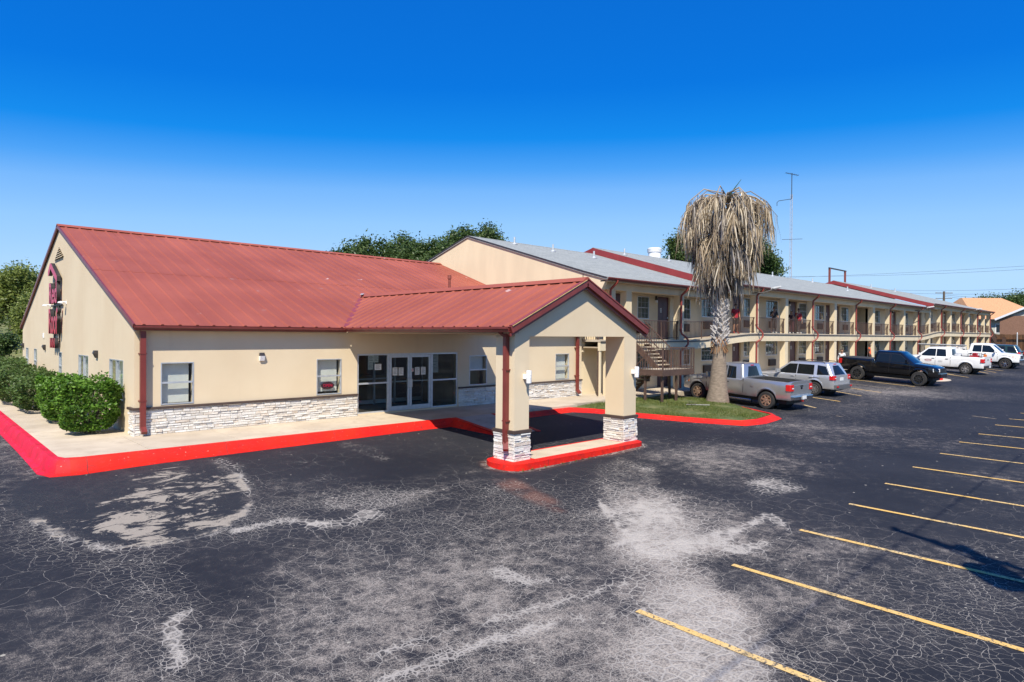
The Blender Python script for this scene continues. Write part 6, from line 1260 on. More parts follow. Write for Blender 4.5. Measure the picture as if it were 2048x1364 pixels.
# boxwood shrubs along the gable: footprint centre, half sizes, height
shr = [((3.82, 21.25), (.68, .62), 1.34, 'leaf_shrub', 'squarish bright green shrub at the lobby corner by the red downspout', 11000), ((3.78, 24.5), (.62, .95), 1.25, 'leaf_shrub', 'bright green shrub second from the lobby corner, before the bare gap', 9000), ((3.7, 28.6), (.8, 1.5), 1.0, 'leaf_shrub_dark', 'low dull green shrub below the red gable sign', 8000), ((3.55, 32.2), (.85, 1.7), 1.18, 'leaf_shrub_dark', 'dull green shrub under the narrow gable window by the sign', 8000),
       ((3.3, 36.0), (.95, 1.9), 1.45, 'leaf_shrub_dark', 'tall dull green shrub before the two far gable windows', 8000), ((3.0, 40.2), (1.0, 2.0), 1.3, 'leaf_shrub_dark', 'farthest shrub of the hedge at the end of the gable wall', 6000)]
for (c, hs_, h, m, lab, n) in shr:
    t = thing('shrub', (c[0], c[1], SWZ), lab, 'shrub', 'shrubs along the gable wall'); P = []
    u = RNG.uniform(-1, 1, (n, 3)); f = RNG.integers(0, 5, n); k = RNG.uniform(.80, 1.0, n)
    u[f == 0, 0] = -k[f == 0]; u[f == 1, 0] = k[f == 1]; u[f == 2, 1] = -k[f == 2]; u[f == 3, 1] = k[f == 3]; u[f == 4, 2] = k[f == 4]
    r_ = (np.abs(u)**4).sum(1)**.25; u /= np.maximum(r_, .85)[:, None]/1.0
    lump = 1+.09*np.sin(u[:, 0]*5+c[1])*np.sin(u[:, 1]*6+c[0])+.09*np.sin(u[:, 2]*7+u[:, 1]*4)+RNG.normal(0, .035, n)
    taper = .80+.20*np.clip((u[:, 2]+1)/1.2, 0, 1); P = np.stack([c[0]+u[:, 0]*hs_[0]*lump*taper, c[1]+u[:, 1]*hs_[1]*lump*taper, SWZ+.05+(u[:, 2]+1)*.5*h*lump], 1)
    sp = RNG.uniform(0, 1, n) < .05; P[sp, 2] += RNG.uniform(0, .14, sp.sum())*(P[sp, 2] > h*.8)
    v, f2 = leaves(P, .05, asp=.6); fast('foliage', v, f2, m, t); mb = MB()
    for k in range(9):
        a = RNG.uniform(0, 6.28); q = (c[0]+math.cos(a)*hs_[0]*.7, c[1]+math.sin(a)*hs_[1]*.7, SWZ+h*.8); mb.tube([(c[0]+RNG.normal(0, .1), c[1]+RNG.normal(0, .2), SWZ-.03), ((c[0]+q[0])/2, (c[1]+q[1])/2, SWZ+h*.4), q], [.025, .018, .008], 5)
    mb.lathe([(0, SWZ+h*.75), (hs_[0]*.55, SWZ+h*.6), (hs_[0]*.6, SWZ+h*.3), (hs_[0]*.4, SWZ+.1), (0, SWZ+.05)], (c[0], c[1], 0), 'z', 10) if False else None
    build('branches', mb, 'bark', t)
# background trees
def at_depth(u, v, d):
    r_ = ray(u, v); return CP+r_*d/math.hypot(r_[0], r_[1])
def bgtree(us, vs, d, label, mat, n=9000, seed=0, ls=.3, cr=.8, crowns=None, name='oak_tree', clumps=46):
    c = at_depth((us[0]+us[1])/2, vs[0], d); rw = abs(us[1]-us[0])/2/FPX*d*1.02; top = c[2]; gz_ = TZ(c[0], c[1]); bot = at_depth((us[0]+us[1])/2, vs[1], d)[2]; hh = (top-bot)/2; cz = (top+bot)/2-gz_
    rt = np.array([math.sin(YAW), -math.cos(YAW)]); cs = []
    rg = np.random.default_rng(int(us[0]*7+vs[0]+90000)); lo = crowns or [(-.55, -.1, .42), (.55, -.15, .40), (0, .1, .55), (-.1, -.4, .6)]+[(rg.uniform(-.8, .8), rg.uniform(-.3, .62), rg.uniform(.2, .36)) for _ in range(7)]
    for fx, fz, fr in lo: fz = min(fz, (1-fx*fx*.75)-fr); dd_ = rg.uniform(-.4, .4)*rw; cs.append((rt[0]*fx*rw-rt[1]*dd_, rt[1]*fx*rw+rt[0]*dd_, cz+fz*hh, rw*fr, rw*fr, hh*min(1, fr*1.0)))
    return limb_tree(name, (c[0], c[1], gz_), label, cs, n, ls, mat, max(.2, rw*.07), 'trees around the motel', clumps, cr)
bgtree((640, 850), (462, 600), 62, 'dark spreading oak behind the lobby roof ridge', 'leaf_oak', 42000, ls=.13, cr=.5, clumps=90)
bgtree((790, 930), (463, 600), 57, 'oak with lighter crown between lobby ridge and wing gable', 'leaf_oak', 36000, ls=.12, cr=.45, clumps=80)
bgtree((870, 1020), (446, 580), 60, 'tallest oak rising behind the wing gable apex', 'leaf_oak', 36000, ls=.12, cr=.45, clumps=80)
bgtree((1325, 1425), (468, 600), 95, 'oak crown behind the wing ridge seen left of the palm skirt', 'leaf_oak', 30000, ls=.18, cr=.65, clumps=80)
bgtree((1440, 1560), (462, 600), 98, 'round oak crown behind the wing ridge seen right of the palm', 'leaf_oak', 36000, ls=.18, cr=.65, clumps=80)
bgtree((-40, 82), (530, 622), 92, 'tall open pale green tree on the grassy slope beyond the gable', 'leaf_olive', 22000, ls=.17, cr=.75, clumps=34); bgtree((42, 94), (585, 695), 78, 'olive green tree leaning over the road beyond the gable', 'leaf_olive', 26000, ls=.14, cr=.6, clumps=50)
bgtree((-75, -15), (600, 660), 100, 'olive green bush tree high on the slope at the roadside', 'leaf_olive', 9000, ls=.2, cr=.7); bgtree((-30, 14), (668, 710), 66, 'dark roadside shrub before the grassy slope', 'leaf_oak', 9000, ls=.11, cr=.35, name='roadside_shrub')
bgtree((1945, 2000), (596, 650), 170, 'dark oak behind the orange roofed house, nearer the utility pole', 'leaf_oak', 40000, ls=.2, cr=.9, clumps=90); bgtree((1985, 2050), (588, 650), 165, 'broad dark oak behind the orange roofed house ridge', 'leaf_oak', 45000, ls=.2, cr=.9, clumps=90); bgtree((1925, 1945), (602, 640), 180, 'small bare topped tree beside the far utility pole', 'leaf_olive', 1500, ls=.4, cr=.7)
rtr = np.array([math.sin(YAW), -math.cos(YAW)])
# ------------------------------------------------------------------ dead palm
pb = onZ(1435, 803, -.20); PXc, PYc = float(pb[0]), float(pb[1]); PZ0 = float(turf_z(np.array(PXc), np.array(PYc)))-.05
dpt = PXc*math.cos(YAW)+PYc*math.sin(YAW); mpp = dpt/FPX                   # metres per photo pixel at the palm
def ph(v): return onZ(1435, 803, -.2)[2]+(803-v)*mpp
palm = thing('palm_tree', (PXc, PYc, PZ0), 'dead fan palm with a shaggy brown skirt of hanging fronds', 'tree')
lean = 6*mpp/ (ph(600)-PZ0)
def pc(z): return np.array([PXc+rtr[0]*lean*(z-PZ0)*1.0, PYc+rtr[1]*lean*(z-PZ0)*1.0])
zs = [PZ0-.1, ph(798), ph(780), ph(755), ph(730), ph(712), ph(700), ph(640), ph(560), ph(420)]; rs = [23, 22, 18.5, 16.5, 14.5, 12.2, 11.5, 10.5, 10, 9]
mb = MB(); mb.tube([(*pc(z), z) for z in zs], [r*mpp for r in rs], 22); build('trunk', mb, 'palm_trunk', palm, smooth=60)
# ragged fibre collar and criss-cross leaf boots
mb = MB()
for k in range(130):
    a = RNG.uniform(0, 6.28); z = ph(RNG.uniform(676, 704)); c = pc(z); r0 = 11.5*mpp; r1 = RNG.uniform(13, 19)*mpp; w = .035; mb.quad((c[0]+r0*math.cos(a-w), c[1]+r0*math.sin(a-w), z+.12), (c[0]+r0*math.cos(a+w*3), c[1]+r0*math.sin(a+w*3), z+.14), (c[0]+r1*math.cos(a+w*2), c[1]+r1*math.sin(a+w*2), z-RNG.uniform(.02, .2)), (c[0]+r1*math.cos(a), c[1]+r1*math.sin(a), z-RNG.uniform(.05, .18)))
build('fibre_collar', mb, 'palm_fibre', palm)
nb = 0
for row in range(17):
    z = ph(688-row*5.2)
    for k in range(9):
        a = 2*math.pi*(k+.5*(row % 2))/9+RNG.normal(0, .06); c = pc(z); r0 = (11.0-.06*row)*mpp; r1 = r0+RNG.uniform(2.5, 9)*mpp; ca, sa = math.cos(a), math.sin(a); tx, ty = -sa, ca; w0, w1 = .065, .028; hz = .24
        sx = RNG.choice([-1, 1])*.10
        b = [(c[0]+ca*r0-tx*w0, c[1]+sa*r0-ty*w0, z-.10), (c[0]+ca*r0+tx*w0, c[1]+sa*r0+ty*w0, z-.10), (c[0]+ca*(r0-.03)+tx*w0, c[1]+sa*(r0-.03)+ty*w0, z+.05), (c[0]+ca*(r0-.03)-tx*w0, c[1]+sa*(r0-.03)-ty*w0, z+.05)]
        t = [(c[0]+ca*r1+tx*(sx-w1), c[1]+sa*r1+ty*(sx-w1), z+hz*.55), (c[0]+ca*r1+tx*(sx+w1), c[1]+sa*r1+ty*(sx+w1), z+hz*.55), (c[0]+ca*(r1-.02)+tx*(sx+w1), c[1]+sa*(r1-.02)+ty*(sx+w1), z+hz*.68), (c[0]+ca*(r1-.02)+tx*(sx-w1), c[1]+sa*(r1-.02)+ty*(sx-w1), z+hz*.68)]
        build('leaf_boot', MB().hexa(b, t), 'palm_boot', palm)
# fronds: petiole arching out of the crown, then a folded fan of hanging strips
def strip(V, F, p, d0, L, w, droop, rng, seg=4):
    p = np.array(p, float); d = np.array(d0, float); d /= np.linalg.norm(d); s = np.cross(d, rng.normal(0, 1, 3)); s /= np.linalg.norm(s)+1e-9; b = len(V)
    for i in range(seg+1):
        ww = w*(1-.75*(i/seg)**2); V.append(p-s*ww); V.append(p+s*ww)
        d = d+np.array([0, 0, -droop])+rng.normal(0, .10, 3); d /= np.linalg.norm(d); p = p+d*L/seg
    for i in range(seg): F.append((b+2*i, b+2*i+1, b+2*i+3, b+2*i+2))
def skirt_radius(v):      # silhouette half width of the skirt, photo rows
    return float(np.interp(v, [385, 400, 430, 460, 500, 545, 570, 604, 622], [45, 68, 84, 84, 74, 58, 44, 40, 36]))*mpp
NFR = 200
for k in range(NFR):
    t = (k+.5)/NFR; v = 392+t*(548-392); z = ph(v); c = pc(z); a = k*2.39996+RNG.normal(0, .2); ca, sa = math.cos(a), math.sin(a); V = []; F = []
    Rr = skirt_radius(min(622, v+30))*RNG.uniform(.50, 1.04); L = RNG.uniform(26, 60)*mpp; upz = .30*(1-t)
    ctr = [np.array([c[0]+ca*.1, c[1]+sa*.1, z+.15]), np.array([c[0]+ca*Rr*.55, c[1]+sa*Rr*.55, z+.18*(1-t)+upz*.6]), np.array([c[0]+ca*Rr*.9, c[1]+sa*Rr*.9, z-.15]), np.array([c[0]+ca*Rr, c[1]+sa*Rr, z-.42])]
    m = MB().tube([tuple(q) for q in ctr], [.03, .024, .02, .012], 4); V = [np.array(q) for q in m.v]; F = [f for f in m.f if len(f) == 4]
    for j in range(26):
        u = RNG.uniform(.45, 1); i = min(2, int(u*3)); pp = ctr[i]+(ctr[i+1]-ctr[i])*(u*3-i); sd = np.array([-sa, ca, 0])*RNG.normal(0, .42)+np.array([ca, sa, 0])*RNG.normal(.08, .28)+np.array([0, 0, -1]); strip(V, F, pp, sd, L*RNG.uniform(.45, 1.25), RNG.uniform(.010, .032), .42, RNG)
    fast('frond', np.array(V), np.array(F), 'frond_dead' if RNG.uniform() < .80 and v < 530 else 'frond_grey', palm)
# long sparse arching fronds of the topmost crown
for k in range(34):
    a = RNG.uniform(0, 6.28) if k > 15 else math.atan2(rtr[1], rtr[0])+(0 if k % 2 else math.pi)+RNG.normal(0, .35); ca, sa = math.cos(a), math.sin(a); z = ph(404); c = pc(z); V = []; F = []; ex = RNG.uniform(78, 100)*mpp; dz = RNG.uniform(28, 75)*mpp
    ctr = [np.array([c[0]+ca*ex*s, c[1]+sa*ex*s, z+.22*math.sin(s*2.4)*(1.1)-dz*s**3.2]) for s in np.linspace(.05, 1, 7)]
    m = MB().tube([tuple(q) for q in ctr], [.024]*5+[.014, .008], 4); V = [np.array(q) for q in m.v]; F = [f for f in m.f if len(f) == 4]
    for j in range(34):
        u = RNG.uniform(.25, 1)*5.999; i = int(u); pp = ctr[i]+(ctr[i+1]-ctr[i])*(u-i); strip(V, F, pp, np.array([ca*.15, sa*.15, -1])+RNG.normal(0, .12, 3), RNG.uniform(25, 75)*mpp, RNG.uniform(.006, .015), .4, RNG)
    fast('frond', np.array(V), np.array(F), 'frond_dead', palm)
for k in range(14):
    a = RNG.uniform(0, 6.28); c = pc(ph(395)); z = ph(400); V = []; F = []; d = np.array([math.cos(a)*.5, math.sin(a)*.5, 1]); m = MB().tube([(c[0], c[1], z-.2), (c[0]+d[0]*.2, c[1]+d[1]*.2, z+.2), (c[0]+d[0]*.42, c[1]+d[1]*.42, z+RNG.uniform(.2, .5))], [.03, .02, .006], 4); build('spear_leaf', m, 'frond_dead', palm)
c = pc(ph(390)); sp = np.array([rtr[0]*28*mpp, rtr[1]*28*mpp]); build('dark_spear', MB().tube([(c[0], c[1], ph(402)), (c[0]+sp[0]*.5, c[1]+sp[1]*.5, ph(382)), (c[0]+sp[0]*1.1, c[1]+sp[1]*1.1, ph(359))], [.04, .03, .008], 5), 'leaf_oak', palm)
# fallen twig on the turf
q = onZ(1372, 812, -.22); tw = thing('fallen_branch', (q[0], q[1], q[2]), 'dry twiggy branch lying on the turf below the palm', 'branch'); zt_ = float(turf_z(np.array(q[0]), np.array(q[1])))
build('stem', MB().tube([(q[0]+1.0, q[1]-.55, zt_+.03), (q[0]+.4, q[1]-.2, zt_+.06), (q[0], q[1], zt_+.08)], [.02, .015, .01], 5), 'palm_boot', tw)
for k in range(9): a = RNG.uniform(0, 6.28); build('twig', MB().tube([(q[0]+.05*k, q[1]-.03*k, zt_+.07), (q[0]+.05*k+.2*math.cos(a), q[1]-.03*k+.2*math.sin(a), zt_+RNG.uniform(.08, .32))], [.008, .003], 4), 'bark', tw)
# a few weeds at the island kerb
for k in range(7):
    x = RNG.uniform(11.2, 14.2); y = 11.34+RNG.uniform(-.03, .04); V = []; F = []
    w = thing('weed', (x, y, G(x, y)), 'small weed tuft growing at the foot of the red portico kerb', 'weed', 'weeds at the portico kerb')
    for j in range(14): strip(V, F, (x+RNG.normal(0, .02), y+RNG.normal(0, .015), G(x, y)), np.array([RNG.normal(0, .6), RNG.normal(-.2, .5), 1]), RNG.uniform(.04, .11), .004, .15, RNG, 2)
    fast('blades', np.array(V), np.array(F), 'grass_blade', w)
# ------------------------------------------------------------------ far right houses, fence
rtr0 = rtr
def gable_house(name, label, x0, x1, y0, y1, z0, ze, zr, wall, roof, axis='x', front_brick=None):
    h = thing(name, ((x0+x1)/2, (y0+y1)/2, z0), label, 'house'); mb = MB(); mb.box(x0, x1, y0, y1, z0-1, ze); build('wall', mb, wall, h)
    o = .5; ym, xm = (y0+y1)/2, (x0+x1)/2
    if axis == 'x':
        s = (zr-ze)/(ym-y0); build('roof', MB().prism([(y0-o, ze-o*s), (ym, zr), (y1+o, ze-o*s), (y1+o, ze-o*s-.2), (ym, zr-.25), (y0-o, ze-o*s-.2)], x0-o, x1+o, 'x'), roof, h); build('gable', MB().prism([(y0, ze), (ym, zr-.25), (y1, ze)], x0+.01, x1-.01, 'x'), wall, h)
    else:
        s = (zr-ze)/(xm-x0); build('roof', MB().prism([(x0-o, ze-o*s), (xm, zr), (x1+o, ze-o*s), (x1+o, ze-o*s-.2), (xm, zr-.25), (x0-o, ze-o*s-.2)], y0-o, y1+o, 'y'), roof, h); build('gable', MB().prism([(x0, ze), (xm, zr-.25), (x1, ze)], y0+.01, y1-.01, 'y'), wall, h)
    return h
def hwin(h, axis, c, u, z, w=1.2, hh=1.6, n=-1):
    P = (lambda a, b2, e, f, d0, d1: (a, b2, c+n*d1, c+n*d0, e, f) if n < 0 else (a, b2, c+d0, c+d1, e, f)) if axis == 'y' else (lambda a, b2, e, f, d0, d1: (c+n*d1, c+n*d0, a, b2, e, f) if n < 0 else (c+d0, c+d1, a, b2, e, f))
    wv = build('window', MB().box(*P(u-w/2-.1, u+w/2+.1, z-.1, z+hh+.1, .01, .06)), 'lamp_white', h); build('pane', MB().box(*P(u-w/2, u+w/2, z, z+hh, .061, .075)), 'glass_car', wv)
    for s in (-1, 1): build('shutter', MB().box(*P(u+s*(w/2+.42)-.22, u+s*(w/2+.42)+.22, z-.05, z+hh+.05, .012, .05)), 'dark_metal', wv)
hp = at_depth(1997, 660, 128); hx0 = float(hp[0]); hy0 = float(hp[1])
gh = gable_house('grey_house', 'grey sided two storey house with brick corner behind the wooden fence', hx0, hx0+14, hy0-17, hy0-.2, .8, 6.0, 10.0, 'siding', 'shingle', 'x')
build('brick_front', MB().box(hx0-.25, hx0-.01, hy0-3.6, hy0-.2, -.5, 6.3), 'brick', gh); build('rake_trim', MB().bar((hx0-.56, hy0+.4, 5.75), (hx0-.56, hy0-8.6, 10.05), .1, .3), 'lamp_white', gh)
for y in (hy0-6.4, hy0-11.0):
    for z in (3.5, 1.0): hwin(gh, 'x', hx0, y, z, 1.7, 1.9)
# orange roofed house farther back, its long side towards the lot
op = at_depth(1990, 640, 150); oh = thing('orange_roof_house', (float(op[0]), float(op[1]), .8), 'apartment house with a broad orange shingle roof beyond the wing', 'house', None, math.atan2(rtr0[1], rtr0[0]))
build('wall', MB().box(-6.5, 6.5, -4, 8, -1.8, 5.6), 'siding', oh, local=True)
build('roof', MB().hexa([(-7.2, -5, 5.4), (7.2, -5, 5.4), (7.2, 9, 5.4), (-7.2, 9, 5.4)], [(-5.0, 1.8, 9.6), (2.5, 1.8, 9.6), (2.5, 2.2, 9.6), (-5.0, 2.2, 9.6)]), 'orange_roof', oh, local=True)
build('fascia', MB().box(-7.25, 7.25, -5.06, -5.0, 5.2, 5.42), 'dark_metal', oh, local=True)
for x in (-5, -2.2, 1, 4):
    for z in (2.9, .4):
        wv = build('window', MB().box(x-.75, x+.75, -4.06, -4.0, z, z+1.7), 'lamp_white', oh, local=True); build('pane', MB().box(x-.62, x+.62, -4.08, -4.061, z+.12, z+1.58), 'glass_car', wv, local=True)
# wooden fence
fa = at_depth(1948, 700, 122); fb = at_depth(2130, 705, 112); fn = thing('wooden_fence', (fa[0], fa[1], G(fa[0], fa[1])), 'tall warm brown board fence at the end of the lot', 'fence'); A_ = np.array(fa[:2]); B_ = np.array(fb[:2]); Lf = np.linalg.norm(B_-A_); dd = (B_-A_)/Lf; nbr = int(Lf/.30)
for k in range(min(nbr, 95)):
    p0 = A_+dd*k*.30; p1 = A_+dd*(k*.30+.285); z = G(*p0); hgt = 2.35+.02*math.sin(k*1.7); n = np.array([-dd[1], dd[0]])*.02
    build('board', MB().hexa([(*(p0-n), z-.1), (*(p1-n), z-.1), (*(p1+n), z-.1), (*(p0+n), z-.1)], [(*(p0-n), z+hgt), (*(p1-n), z+hgt), (*(p1+n), z+hgt), (*(p0+n), z+hgt)]), 'fence_wood', fn)
z = G(*A_); build('rail', MB().bar((*(A_+np.array([-dd[1], dd[0]])*-.06), z+1.6), (*(B_+np.array([-dd[1], dd[0]])*-.06), z+1.6), .05, .1), 'fence_wood', fn)
for u in (1967.0, 2034):
    q = at_depth(u, 700, 108); g_ = thing('steel_bollard_post', (q[0], q[1], G(q[0], q[1])), 'slim galvanized fence post standing before the board fence', 'post', 'galvanized posts by the fence'); build('shaft', MB().tube([(q[0], q[1], G(q[0], q[1])-.1), (q[0], q[1], G(q[0], q[1])+2.6)], .07, 8), 'galv', g_); build('cap', MB().lathe([(0, .1), (.06, .07), (.085, 0)], (q[0], q[1], G(q[0], q[1])+2.58), 'z', 10), 'galv', g_)
# ------------------------------------------------------------------ antenna mast, utility pole, wires
q0 = onY(1581, 600, 33.0); ax, ay = float(q0[0]), 33.0; tz_ = lambda v: float(onY(1581, v, 33.0)[2]); am = thing('antenna_mast', (ax, ay, TZ(ax, ay)), 'slender lattice radio mast with a yagi aerial on top', 'antenna'); z0 = TZ(ax, ay); z1 = tz_(388); n = 40
for k in range(3): a = k*2.094; build('mast_leg', MB().tube([(ax+.15*math.cos(a), ay+.15*math.sin(a), z0), (ax+.15*math.cos(a), ay+.15*math.sin(a), z1)], .018, 5), 'tower', am)
mb = MB()
for i in range(n):
    zz = z0+(z1-z0)*i/n; zn = z0+(z1-z0)*(i+1)/n
    for k in range(3): a = k*2.094; b_ = (k+1)*2.094; mb.tube([(ax+.15*math.cos(a), ay+.15*math.sin(a), zz), (ax+.15*math.cos(b_), ay+.15*math.sin(b_), zn)], .011, 4)
build('lacing', mb, 'tower', am, kind='stuff'); build('top_pipe', MB().tube([(ax, ay, z1-.5), (ax, ay, tz_(345))], .045, 6), 'wire', am)
zt = tz_(347); r2 = rtr; yb = MB().tube([(ax-r2[0]*.75, ay-r2[1]*.75, zt+.15), (ax+r2[0]*.8, ay+r2[1]*.8, zt-.15)], .035, 5); build('yagi_boom', yb, 'wire', am)
for k in range(7): t = -.7+k*.23; build('yagi_element', MB().tube([(ax+r2[0]*t-.35*r2[1], ay+r2[1]*t+.35*r2[0], zt-.2*t), (ax+r2[0]*t+.35*r2[1], ay+r2[1]*t-.35*r2[0], zt-.2*t)], .012, 4), 'wire', am)
z2 = tz_(397); build('side_arm', MB().tube([(ax, ay, z2), (ax-r2[0]*1.55, ay-r2[1]*1.55, z2-.25), (ax-r2[0]*1.75, ay-r2[1]*1.75, z2-.45), (ax-r2[0]*1.75, ay-r2[1]*1.75, z2-.85)], .035, 5), 'wire', am); z3 = tz_(479); build('dipole', MB().tube([(ax-r2[0]*1.1, ay-r2[1]*1.1, z3), (ax+r2[0]*1.35, ay+r2[1]*1.35, z3+.1)], .025, 5), 'wire', am)
def upole(name, label, x, y, z0, h, arms, dirv, r=.14):
    u = thing(name, (x, y, z0), label, 'utility pole'); build('shaft', MB().tube([(x, y, z0-.3), (x, y, z0+h)], [r*1.25, r*.8], 10), 'wood_pole', u, smooth=50)
    for zz, L in arms:
        build('crossarm', MB().bar((x-dirv[0]*L/2, y-dirv[1]*L/2, zz), (x+dirv[0]*L/2, y+dirv[1]*L/2, zz), .12, .14), 'wood_pole', u)
        for t in (-.46, -.2, .2, .46): build('insulator', MB().lathe([(0, .22), (.05, .2), (.07, .12), (.04, .06), (.05, 0)], (x+dirv[0]*L*t, y+dirv[1]*L*t, zz+.07), 'z', 10), 'galv', u)
    return u
q = at_depth(1888, 586, 190); up1 = upole('utility_pole', 'far wooden utility pole with two crossarms beyond the wing roof', float(q[0]), float(q[1]), 1.5, float(q[2])-1.5+.4, [(float(q[2]), 4.2), (float(at_depth(1888, 597, 190)[2]), 4.0)], rtr, .28)
def wire(a, b, sag, label, r=.03, grp='power lines over the far lot'):
    a = Vector(a); b = Vector(b); w = thing('power_line', tuple(a), label, 'wire', grp); build('cable', MB().tube([tuple(a.lerp(b, t)-Vector((0, 0, sag*4*t*(1-t)))) for t in np.linspace(0, 1, 15)], r, 5), 'wire', w)
for (u0, v0, u1, v1, d0, d1) in ((1280, 560, 2300, 515, 210, 200), (1500, 552, 2300, 522, 215, 190), (1740, 578, 2300, 560, 230, 180), (1760, 583, 2300, 572, 230, 180), (1890, 590, 2300, 583, 192, 180), (1890, 593, 2300, 601, 192, 180)): wire(at_depth(u0, v0, d0), at_depth(u1, v1, d1), 1.2, 'thin dark power line crossing the sky above the far houses', .028)
# roadside pole behind the photographer whose shadow reaches the parking bays
hP = 9.6; cx_, cy_ = 12.85, 2.35; gzs = -.72; px_, py_ = cx_-hP*.606, cy_-hP*.54; gp = G(px_, py_); top = gzs+hP
up2 = upole('utility_pole', 'near wooden utility pole with transformer that shades the parking bays', px_, py_, gp, top-gp+.5, [(top, 2.9)], (.34, .94), .16)
build('brace', MB().bar((px_-.3, py_-.85, top-.05), (px_, py_, top-.9), .06).bar((px_+.3, py_+.85, top-.05), (px_, py_, top-.9), .06), 'dark_metal', up2)
for s in (-1, 1): build('transformer', MB().lathe([(0, .95), (.22, .93), (.25, .85), (.25, .05), (.2, 0), (0, 0)], (px_+s*.22, py_+s*.62, top-2.35), 'z', 16), 'galv', up2, smooth=40)
build('bracket', MB().bar((px_-.25, py_-.7, top-1.6), (px_+.25, py_+.7, top-1.6), .1), 'dark_metal', up2)
for s in (-.46, .46): wire((px_+.34*2.9*s-70, py_+.94*2.9*s, top+.2), (px_+.34*2.9*s+90, py_+.94*2.9*s, top+.2), .6, 'overhead cable strung from the near transformer pole', .016, 'cables of the near pole')

